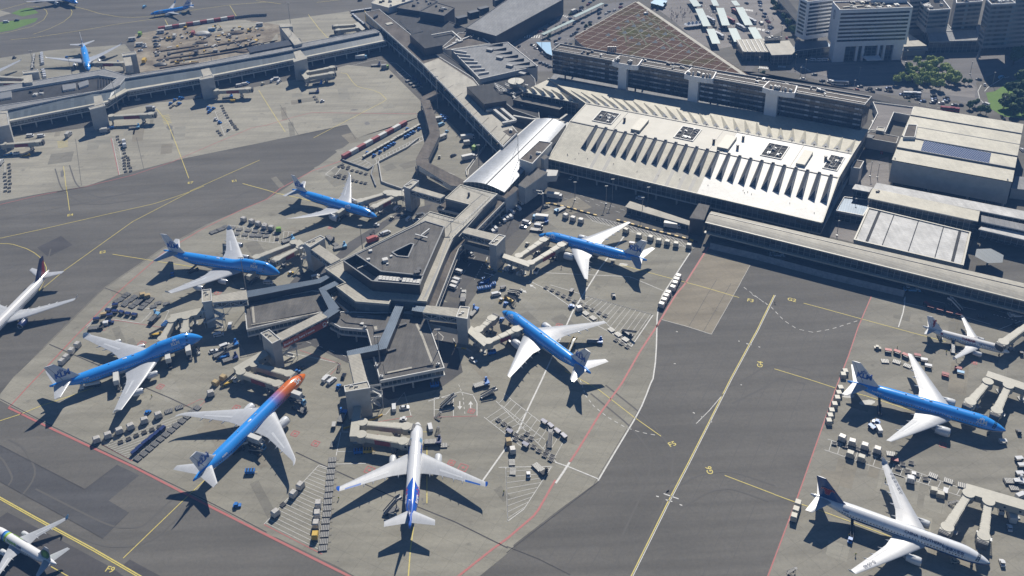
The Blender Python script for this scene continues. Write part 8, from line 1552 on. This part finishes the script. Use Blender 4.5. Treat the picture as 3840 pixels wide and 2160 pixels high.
at('van','j',1042,185,95,'white van with a blue roof below the nearest wing',None,('carwhite',));at('car','j',1122,185,5,'white car in the marked bay below the nearest wing');at('stairs','j',1448,160,35,'white boarding stairs in a marked box',None,('white_wall',3.4));at('frame','j',1370,255,20,'dark maintenance frame on the corner of the marked box');many('van','s',[(178,958),(238,982)],55,'white van in the pair left of the nearest tower',('carwhite',),0,False);at('car','s',358,932,80,'dark car behind the nearest gate tower',None,('carblack',));at('tug','s',308,1040,70,'blue tractor left of the nearest gate tower');at('frame','s',307,870,80,'dark steps on the marked road left of the nearest tower');at('gpu','s',1310,1030,10,'blue unit in the shade under the nearest wing')
at('loader','j',1700,18,20,'blue cargo loader in the slanted bay',None,('blue',1.4));at('stairs','j',1755,90,25,'grey steps lying in the slanted bay',None,('steel',2.2));many('dolly','j',[(1830,278),(1870,306),(1912,338)],0,'dark dolly at the upper left of the crowded dolly park');many('dolly','k',[(15,335),(68,390),(115,412),(152,382),(185,416),(157,445),(202,478),(243,510)],-35,'dark dolly in the crowded dolly park',(),0,False);many('dolly','k',[(287,545),(302,515),(342,550),(332,576),(68,422)],-35,'dark dolly at the lower right of the dolly park',(),0,False);many('cart','k',[(22,372),(142,472)],-35,'dark blue cart in the crowded dolly park',('navy',),0,False);many('cart','k',[(283,300),(332,330),(383,370),(432,407)],0,'dark blue covered cart on the right hatching',('navy',));at('stairs','k',328,440,82,'white boarding stairs standing among dark carts',None,('white_wall',3.2));loaded('k',[(15,440)],95,'load with a plywood top in the dolly park','wood',False);loaded('k',[(45,505)],95,'white wrapped load in the dolly park','shrink',False);many('pallet','k',[(40,597),(47,668)],85,'empty slatted pallet dolly below the dolly park',(),0,False);at('tug','k',165,692,90,'white tractor on the right hatching',None,('carwhite',));at('loader','k',250,652,-55,'long black roller loader on the right hatching',None,('black',.8))
# ---- side apron
many('cart','h',[(1275,900),(1305,925),(1375,945),(1447,965),(1517,980)],0,'red roofed baggage cart behind the small white jet',('brick_red','darkmetal'));at('stairs','h',1490,920,120,'white boarding stairs parked behind the red carts',None,('white_wall',3.6));at('frame','h',1395,915,0,'grey frame behind the red carts');at('pallet','h',1690,985,-25,'dark pallet dolly on the road behind the small white jet');at('tug','h',907,1225,-15,'white roofed tractor leading the cart train',None,('cream',));many('cart','h',[(985,1252),(1052,1262),(1115,1287)],0,'dark red cart in the train behind the white roofed tractor',('red','darkmetal'));many('pallet','h',[(962,1322),(1050,1327),(1132,1357)],0,'empty slatted pallet dolly left of the blue wing tip');many('cart','h',[(1255,1322),(1287,1367)],-20,'white topped cart right of the blue wing tip',('carwhite','darkmetal'),0,False);at('cart','h',1205,1290,-20,'red roofed cart beside the blue wing tip',None,('brick_red','darkmetal'));at('stairs','h',1470,1225,70,'dark boarding stairs at the rear door of the small white jet',None,('darkmetal',3.2));at('belt','h',1372,1130,80,'white topped belt loader under the small white jet tail',None,('carwhite',));many('cart','h',[(1512,1388),(1415,1432)],-25,'red cart below the small white jet',('brick_red','red'),0,False);at('cart','h',1530,1418,-25,'light blue cart below the small white jet',None,('lblue','darkmetal'));at('tug','h',1988,1268,80,'dark tractor right of the small white jet nose',None,('darkmetal',));at('tug','h',1938,1058,20,'dark tractor under the bridge of the small white jet',None,('carblack',));at('pushback','h',1955,975,0,'white tractor on the road behind the small white jet',None,('carwhite',))
many('uld','l',[(625,48),(612,87),(600,124),(580,172),(558,220),(547,258),(537,297)],85,'cream container in the line behind the blue jet tail',('cream',2.2),0,False);many('uld','h',[(660,1412),(645,1437)],85,'cream container at the top of the line behind the blue jet tail',('cream',2.2),0,False)
at('belt','l',920,205,75,'dark belt loader at the rear hold of the side apron blue jet',None,('navy',));at('tug','l',895,295,150,'blue tractor below the belt loader on the side apron',None,('blue',));at('cart','l',862,338,-60,'blue covered cart beside the small white van',None,('blue','navy'));at('van','l',912,345,90,'small white van beside the blue cart')
loaded('l',[(640,412),(715,445),(810,474),(905,503)],0,'white wrapped load in the upper line of the side apron park');loaded('l',[(700,535),(785,565)],0,'pair of white boxes below the upper line of the side park','cream');many('dolly','l',[(580,455),(662,475),(757,497),(837,522),(932,562)],0,'grey dolly in the middle line of the side apron park');many('pallet','l',[(1005,532)],-20,'empty pallet dolly at the end of the white loads',(),0,False);many('dolly','l',[(1097,612),(1160,602),(1062,642),(1132,667),(1202,692),(1267,722)],-20,'dark dolly right of the pale wing tip with characters',(),0,False);at('cart','l',1030,592,-20,'dark red cart beside the pale wing tip',None,('red','darkmetal'));many('pallet','l',[(1325,697),(1440,737),(1545,770)],0,'empty slatted pallet dolly in the row towards the lower bridge');loaded('l',[(1155,725)],-20,'white load beside the dark dollies','carwhite',False);at('tug','l',1178,692,70,'white tractor beside the dark dollies on the side apron',None,('carwhite',));many('uld','l',[(1330,818),(1378,848)],-20,'white box near the head of the lower bridge',('cream',2.2),0,False);at('cart','l',1415,825,60,'white board cart beside the boxes',None,('carwhite','darkmetal'));at('frame','l',1465,912,-20,'dark frame below the lower fixed walkway')
at('belt','l',712,1125,72,'dark belt loader at the rear hold of the red flower jet',None,('darkmetal',));at('tug','l',700,1185,60,'blue tractor at the foot of the dark belt loader',None,('blue',));loaded('l',[(305,910),(290,960),(275,1010)],0,'white box in the short line at the apron edge','cream');many('cart','l',[(1970,578),(1990,628),(1975,690),(1960,750)],0,'white topped cart at the right edge of the side apron',('carwhite','darkmetal'),0,False);at('loader','l',1935,745,-5,'white loader at the right edge of the side apron',None,('carwhite',));at('pallet','l',1935,790,-5,'pallet dolly below the white loader at the right edge');at('cart','l',1848,447,-5,'white box cart below the blue nose',None,('carwhite','pale_wall'));at('tug','l',1970,372,80,'dark tractor right of the blue nose',None,('darkmetal',));at('tug','l',1490,1345,-5,'white roofed tractor under the red flower jet',None,('cream',));at('tug','l',1845,1360,80,'white roofed tractor right of the red flower jet nose',None,('carwhite',));at('gpu','l',1835,965,70,'white power unit under the lower fixed walkway',None,('carwhite',));at('truck','l',1910,1010,75,'white box truck under the lower fixed walkway',None,('white_wall','carwhite',5.0));at('tug','l',1900,1095,75,'white tractor below the lower fixed walkway truck',None,('carwhite',));at('van','l',1990,850,20,'white van at the right edge above the lower walkway');at('frame','l',250,1430,0,'dark red frame on the hatching at the bottom edge')
fixed('fixed grey walkway to the bridges of the side apron blue jet','l',[(1725,-60),(1740,-100),(2100,20),(2100,75)]);bridge('left boarding bridge of the side apron blue jet','l',(1740,-20),'l',(1580,165),sign=False);bridge('right boarding bridge of the side apron blue jet','l',(1895,10),'l',(1790,235),sign=False);fixed('fixed grey walkway to the bridges of the red flower jet','l',[(1570,820),(1580,750),(2100,900),(2100,975)]);bridge('left boarding bridge of the red flower jet','l',(1595,825),'l',(1405,1125),sign=False);bridge('right boarding bridge of the red flower jet','l',(1745,885),'l',(1700,1200),sign=False);bridge('purple sided boarding bridge of the small white jet','h',(2080,1010),'h',(1825,1195),sign=False)
# ---- stands of the long pier
row('dolly','a',(885,1032),(955,1180),8,'dark dolly in the upper part of the tall double file',0,(),0,5,.5);row('dolly','a',(930,1190),(950,1298),6,'dark dolly in the lower left of the tall double file',0,(),0,5,.4);row('dolly','a',(965,1190),(988,1292),6,'dark dolly in the lower right of the tall double file',0,(),0,5,.4);row('dolly','a',(70,1240),(78,1445),9,'dark dolly in the file at the left edge of the long pier stands',0,(),0,5,.4);row('dolly','a',(38,1310),(45,1445),6,'dark dolly in the outer file at the left edge',0,(),0,5,.4);row('dolly','a',(1672,800),(1720,890),6,'dark dolly in the upper curved file of the far stand');row('dolly','a',(1740,915),(1790,978),6,'dark dolly in the lower curved file of the far stand',0,(),0,5,.6);row('dolly','a',(1645,990),(1670,1022),3,'dark dolly in the short file of the far stand');loaded('a',[(935,1070),(940,1100)],0,'small white load beside the tall double file','carwhite')
for x,y,a,l,k,ar in((230,1030,5,'white van, left of the two on the shaded pier road','van',('carwhite',)),(312,1032,5,'white van, right of the two on the shaded pier road','van',('carwhite',)),(520,1030,80,'white truck at the foot of the long pier','truck',('pale_wall','carwhite',4.0)),(795,1000,15,'grey truck below the pier bend tower','truck',('pale_wall','cargrey',5.0)),(1015,970,10,'light blue loader below the red panel bridge','loader',('lblue',)),(840,970,10,'blue unit beside the pier bend tower','gpu',('blue',)),(1140,832,5,'white truck above the red panel bridge','truck',('steel','carwhite',4.5)),(1720,738,15,'blue loader under the far red panel bridge','loader',('blue',)),(1500,742,20,'dark loader beside the far gate tower','loader',('navy',)),(128,1168,10,'white power unit by the left edge bridge','gpu',('carwhite',)),(65,1170,30,'blue belt loader by the left edge bridge','belt',('lblue',)),(200,1178,10,'yellow tow bars by the left edge bridge','belt',('yellow',)),(8,1240,90,'white box at the left edge of the long pier stands','truck',('white_wall','carwhite',4.0)),(955,800,20,'dark car under the pier bend','car',('carblack',)),(1395,678,20,'silver car under the long pier','car',('cargrey',)),(1040,760,20,'grey unit under the long pier','gpu',('pale_wall',)),(1630,908,-30,'white tractor at the far stand hatching','tug',('carwhite',)),(1660,930,-30,'blue tractor at the far stand hatching','tug',('blue',)),(1725,985,70,'white tractor inside the far hatching','tug',('cream',)),(1092,55,80,'light blue car on the far taxiway','van',('lblue',)),(48,170,5,'white van by the grass island','van',('carwhite',)),(128,158,5,'dark car by the grass island','car',('carblack',)),(505,438,80,'blue tractor under the far blue jet wing','tug',('blue',)),(775,438,0,'dark van under the far blue jet wing','van',('carblack',)),(110,440,0,'dark tractor behind the long pier at the left','tug',('darkmetal',)),(865,490,10,'blue loader under the far bridge','loader',('blue',))):at(k,'a',x,y,a,l,None,ar)
many('tug','a',[(1360,745),(1378,748),(1357,788),(1322,762),(1288,788)],60,'blue tractor in the group on the long pier stand',('blue',),0,False);many('tug','a',[(1575,820),(1590,838),(1612,825),(1580,850)],60,'blue tractor in the group by the far hatching',('blue',),0,False);many('dolly','a',[(1290,815),(1310,800),(1335,800),(1345,780)],60,'dark dolly among the blue tractors',(),0,False);row('cart','a',(1750,765),(1770,765),3,'yellow frame under the far bridge',90,('yellow','yellow'));many('van','a',[(1850,640),(1808,650)],20,'white van under the far right red panel bridge',('carwhite',),0,False);at('tug','a',1870,632,20,'blue tractor under the far right red panel bridge',None,('blue',));at('tug','a',1985,640,70,'white tractor at the right end of the long pier stands',None,('cream',))
row('uld','a',(316,412),(322,485),6,'white container in the upper file behind the long pier',0,('carwhite',2.2),0,5,.2);row('uld','a',(330,540),(340,590),4,'white container in the lower file behind the long pier',0,('carwhite',2.2),0,5,.2);row('cart','a',(262,425),(245,520),8,'dark cart in the file beside the far light mast',0,('pale_wall','darkmetal'))
for x,y,a,l,k,ar in((52,635,70,'white tractor on the stand below the last gate tower','tug',('cream',)),(125,612,70,'white van, leftmost of three near the last gate tower','van',('carwhite',)),(158,600,0,'white van, uppermost of three near the last gate tower','van',('carwhite',)),(176,622,70,'white van, lowest of three near the last gate tower','van',('carwhite',)),(795,445,5,'white box truck in the shade of the connecting building','truck',('white_wall','lblue',7.5)),(440,700,5,'blue loader out on the empty stand','loader',('navy',)),(502,768,5,'white tractor on the empty stand','tug',('carwhite',)),(905,498,5,'dark blue loader by the curved service road','loader',('navy',)),(975,518,5,'green truck by the curved service road','truck',('grey_wall','green',4.0)),(1022,578,60,'dark tractor on the edge of the empty stand','tug',('darkmetal',)),(465,640,5,'blue loader under the twin empty bridges','loader',('blue',)),(1605,1202,20,'white box truck at the curved metal roof road','truck',('white_wall','carwhite',7.5)),(1598,1050,10,'white box truck under the connecting building','truck',('white_wall','carwhite',7.5)),(1600,1095,10,'grey truck under the connecting building','truck',('pale_wall','cargrey',4.0)),(1657,1128,60,'green truck under the connecting building','truck',('green','green',4.0)),(1490,1178,40,'dark car on the yard below the zigzag walkway','car',('carblack',)),(1385,1190,85,'cream tractor below the zigzag walkway','tug',('cream',)),(1440,1000,60,'light blue tractor beside the zigzag walkway','tug',('lblue',)),(1400,945,40,'light blue van beside the zigzag walkway','van',('lblue',))):at(k,'b',x,y,a,l,None,ar)
at('cabin','b',1410,1045,40,'white cabin below the zigzag walkway');at('cabin','b',1370,910,20,'cream cabin beside the zigzag walkway',None,('cream',));many('dolly','b',[(440,732),(452,752),(465,770)],0,'dark dolly in the short line on the empty stand');many('tug','b',[(1400,880),(1415,895),(1430,910),(1425,885),(1440,898)],60,'blue tractor in the shade of the connecting building',('blue',),0,False);many('loader','b',[(1165,610),(1190,630),(1215,650)],30,'dark loader in the shaded bays of the connecting building',('navy',),0,False)
row('cart','b',(818,1190),(1225,958),17,'cream roofed cart in the long line behind the striped containers',0,('cream','darkmetal'));many('tug','b',[(842,1160),(892,1180),(937,1155),(977,1130),(1002,1115),(1022,1100),(1042,1090),(1130,1040),(1150,1030),(1170,1015),(1190,1005),(1142,980),(1232,980)],60,'blue tractor beside the long line of cream carts',('blue',),0,False)
row('dolly','b',(627,1257),(828,1318),7,'dark dolly in the upper row below the striped containers',0,(),0,6,.3);row('dolly','b',(650,1246),(700,1262),2,'dark dolly above the upper row below the striped containers');row('dolly','b',(597,1335),(828,1388),8,'dark dolly in the lower row below the striped containers',0,(),0,6,.3);row('dolly','b',(632,1322),(668,1335),2,'dark dolly above the lower row below the striped containers');row('cart','b',(730,95),(860,75),6,'white topped cart in the row at the end of the pale stand',0,('carwhite','darkmetal'));row('cart','b',(735,120),(815,190),8,'white topped cart in the file down the pale stand edge',0,('carwhite','darkmetal'));at('car','b',785,8,20,'dark van at the top edge of the stand',None,('carblack',))
# ---- building site
for x,y,a,l in((1275,300,30,'yellow excavator left in the building site'),(1620,215,0,'yellow green excavator near the striped row'),(1400,215,90,'yellow excavator in front of the striped containers'),(1340,480,20,'yellow excavator in the lower trench'),(1885,235,0,'orange excavator at the right of the trench')):at('digger','a',x,y,a,l)
for x,y,l,ar in((1000,305,'white cabin left at the building site edge',('white_wall',)),(1055,345,'white cabin below the upper one at the site edge',('white_wall',)),(1600,232,'blue cabin on the site',('lblue',)),(1960,195,'white cabin at the right of the site',('white_wall',)),(1215,248,'white cabin under the striped row',('carwhite',))):at('cabin','a',x,y,10,l,None,ar)
for x,y,l,ar in((1092,470,'yellow truck at the foot of the building site',('yellow','yellow',5.0)),(1460,262,'dark red tipper in the building site',('brick_red','brick_red',5.0)),(1320,285,'white truck in the building site',('pale_wall','carwhite',5.0)),(1060,268,'green truck at the site edge',('green','green',4.0)),(1485,408,'dark silo truck in the building site',('darkmetal','darkmetal',4.0))):at('truck','a',x,y,95,l,None,ar)
many('car','a',[(1175,285),(1175,312),(1178,335),(1180,355)],15,'silver car parked in the building site row',('cargrey',),0,False);many('car','a',[(1085,340),(1090,358),(1060,385)],15,'white car parked at the left site edge',('carwhite',),0,False)
M['earth']=paint('dark earth',(.12,.095,.07),.95,.35,.4);M['palesand']=paint('pale sand',(.33,.27,.19),.95,.3,.4);mb=MB()
for k in range(5):p=P('a',[(1160+k*12,395+k*30),(1500,345+k*32),(1900,262+k*36)][:3]);mb.beam(p[0],p[1],2.6,.9)if k%2==0 else mb.beam(p[0].lerp(p[1],.3),p[2],2.0,1.1)
tag(obj('spoil_banks',mb,M['earth']),'dark banks of dug soil along the trenches','soil bank',None,'stuff')
mb=MB()
for k in range(150):
 c=W('a',random.uniform(1150,1990),0);u=random.random();x=random.uniform(1150,2000);y0=265-(x-1150)*.10;y1=480-(x-1150)*.15;c=W('a',x,random.uniform(y0,y1));s=random.uniform(.5,2.2);mb.box((c.x,c.y,.03),(s*random.uniform(.6,2.5),s,random.uniform(.3,1.4)),random.uniform(0,3),random.choice((0,0,0,0,1,3,3,2)))
tag(obj('site_materials',mb,[M['darkmetal'],M['wood'],M['yellow'],M['pale_wall']]),'scattered building materials and planks over the sandy site','building materials',None,'stuff')
for x,y,r_,l,m_ in((1780,250,7,'brown heap of earth near the trench right of the tipper','earth'),(1530,255,8,'grey gravel heap beside the dark red tipper','pale_wall'),(1520,320,6,'dark earth heap in the middle of the site','earth'),(1830,390,5,'brown heap near the dark roof screen','earth'),(1210,490,6,'dark heap of cables at the lower left of the site','darkmetal')):
 c=W('a',x,y);mb=MB();rings=[[(r_*f*math.cos(R(24*k))*random.uniform(.85,1.15),r_*f*.7*math.sin(R(24*k))*random.uniform(.85,1.15),z*r_*.28)for k in range(15)]for f,z in((1,0),(.72,.5),(.4,.85),(.1,1))];mb.loft(rings);o=tag(obj('earth_heap',mb,M[m_],None,True,(c.x,c.y,.03)),l,'heap')
mb=MB();a=P('a',[(1430,475),(1440,465),(1490,468)],.5)
for p,q in zip(a,a[1:]):mb.tube(p,q,.6,None,8)
tag(obj('pipe',mb,M['yellow']),'thick yellow pipe lying in the lower part of the site','pipe')
# ---- city side cars
cols=['carblack','carwhite','cargrey','carblue','carblack','carblack','carred','cargrey']
NMC={'carblack':'black','carwhite':'white','cargrey':'silver','carblue':'dark blue','carred':'red'}
def cars(v,pts,ang,where,cl=None):
 for x,y in pts:c_=random.choice(cl or cols);at('car',v,x,y,ang+random.uniform(-8,8),NMC[c_]+' car '+where,NMC[c_]+' cars '+where,(c_,))
cars('c',[(375,133),(385,163),(310,168),(330,183),(290,227),(250,243),(195,217)],45,'on the drop off road left of the lower glazed footway');cars('c',[(540,163),(575,175),(510,183),(630,171),(540,222),(400,252),(425,235)],50,'on the road along the planted roof');cars('c',[(620,118),(595,133),(630,23),(615,38),(580,8),(660,3),(700,72),(750,43),(865,33)],50,'on the road at the very top beside the planted roof');cars('c',[(195,343),(222,368),(275,407),(300,428),(325,443)],-45,'queueing in the curved drop off lane',['carblack','cargrey','carwhite']);cars('c',[(220,458),(260,478),(285,488),(310,498),(330,508)],0,'parked at the left foot of the office slab',['carblack','carwhite','cargrey']);cars('c',[(85,298),(95,353),(400,293),(370,313),(375,333),(445,333),(480,338)],60,'by the zebra crossing at the drop off curve')
cars('c',[(1565,93),(1570,208),(1615,223),(1630,208),(1550,168),(1555,188),(1680,298),(1465,23),(1550,48),(1810,28),(1970,248),(1462,45)],112,'between the bus canopies');at('van','c',1920,178,112,'white van right of the bus canopies');many('van','c',[(565,63),(700,103)],50,'dark van on the road at the top',('carblack',),0,False);at('truck','c',508,98,45,'grey truck at the upper glazed footway',None,('pale_wall','cargrey',5.0))
for x,y,l,ar in((1600,275,'white bus at the lower left of the bus station',('carwhite',)),(1766,215,'white bus in the middle bus lane',('carwhite',)),(1845,165,'white bus in the right bus lane',('carwhite',)),(1535,158,'white bus beside the long left canopy',('carwhite',)),(1735,103,'red roofed bus, upper one',('carred','brick_red')),(1683,160,'red roofed bus, lower one',('carred','brick_red'))):at('bus','c',x,y,112,l,None,ar)
for o_ in range(1):pass
cars('d',[(430,567),(490,615),(690,643),(775,658),(845,673),(915,678)],168,'in the taxi line on the shaded forecourt road',['carblack','carblack','cargrey']);cars('d',[(990,668),(1000,693),(980,688),(1120,695),(1095,715)],168,'in front of the tree grove',['carblack','carblack','carblue']);cars('d',[(1330,728),(1335,753),(1425,743),(1430,761),(1530,798)],168,'on the sunlit road right of the grove',['carblack','carblack','carblue']);at('car','d',1670,603,150,'silver car entering the curve by the lawn',None,('cargrey',));at('van','d',1840,590,25,'blue van in the shade above the lawn',None,('lblue',));at('car','d',1715,643,70,'white and red car in the curve by the lawn',None,('carwhite',));at('van','d',1725,793,120,'white van leaving the curve by the lawn');at('bus','d',620,638,168,'white bus on the shaded forecourt road');at('bus','d',1165,722,168,'long white bus by the tree grove');many('van','d',[(412,458),(465,460),(505,457),(552,620)],168,'white van in the deep shade left of the hotel legs',('carwhite',),0,False);at('van','d',30,180,75,'pale van at the right of the bus station',None,('cream',));cars('d',[(175,90),(185,110),(320,48),(220,290),(85,245)],70,'by the car park right of the bus station');at('car','d',905,823,10,'white car on the raised deck behind the terminal');at('van','d',940,1155,60,'dark red van in the shade below the link building',None,('carred',));cars('d',[(1995,1135),(1860,905),(1845,885)],80,'beside the pale hall at the right edge');at('bus','d',1450,838,160,'dark red coach in the sunken road behind the pale hall',None,('carred','carred'))
for k in range(46):
 t=random.random();p,q,an,wh_r=random.choice((((850,50),(450,290),50,'in the stream along the planted roof'),((620,50),(290,262),50,'in the stream beside the glazed footways'),((1420,20),(1560,330),112,'on the first bus lane'),((1600,40),(1700,330),112,'on the second bus lane'),((1900,20),(2000,220),112,'on the lane right of the bus canopies')));cars('c',[(p[0]+(q[0]-p[0])*t+random.uniform(-14,14),p[1]+(q[1]-p[1])*t+random.uniform(-8,8))],an,wh_r)
for k in range(16):x=random.uniform(300,1500);cars('d',[(x,590+(x-300)*.17+random.uniform(-14,20))],168,'in the traffic on the forecourt road')
# ---- people
PC=[('navy','carblack'),('cargrey','carblack'),('carwhite','navy'),('carred','carblack'),('carblack','carblack')]
PCN=['in a navy top','in a grey top','in a white top','in a red top','all in black']
for k in range(70):
 zone=random.choice((0,0,0,1,2));v,x,y=(('c',random.uniform(1230,1400),random.uniform(50,165)),('c',random.uniform(1880,1965),random.uniform(80,235)),('d',random.uniform(20,140),random.uniform(95,225)))[zone]
 i=random.randrange(5);where=('on the plaza left of the bus lanes','on the walk right of the bus lanes','walking by the car park road')[zone];at('person',v,x,y,random.uniform(0,360),'person %s %s'%(PCN[i],where),'people %s %s'%(PCN[i],where),PC[i])
for v,x,y,l in(('j',625,872,'worker in a yellow vest left of the white jet wing'),('j',1870,822,'worker in a yellow vest right of the white jet wing'),('h',1055,1222,'worker in a yellow vest beside the cart train'),('h',1425,1255,'worker in a yellow vest by the rear stairs of the small jet'),('h',1500,1312,'worker in a yellow vest below the small jet wing'),('l',740,1298,'worker in a yellow vest below the red flower jet tail'),('l',965,727,'worker in a yellow vest beside the wing with characters'),('i',1147,100,'worker in a yellow vest by the engine of the three box jet'),('g',695,1005,'worker in a yellow vest by the diagonal dolly row'),('g',413,620,'worker in a red vest under the wing by the terminal'),('l',690,1155,'worker in a yellow vest at the foot of the belt loader')):at('person',v,x,y,random.uniform(0,360),l.replace('worker','person'),None,('vest' if 'yellow' in l else 'carred','navy'))

# ================================================================== air
g=G('haze');g.n.remove(g.b);pv_=g.n.new('ShaderNodeVolumePrincipled');pv_.inputs['Color'].default_value=(.20,.46,1.0,1);pv_.inputs['Density'].default_value=.00018;pv_.inputs['Anisotropy'].default_value=0.0
g.lk(pv_.outputs[0],g.n['Material Output'].inputs['Volume'])
mb=MB();mb.prism([(-900,-40),(900,-40),(900,1500),(-900,1500)],-1.0,330,0,0,True);hz=obj('haze',mb,g.mat);tag(hz,'thin blue haze over the airfield',None,None,'stuff')
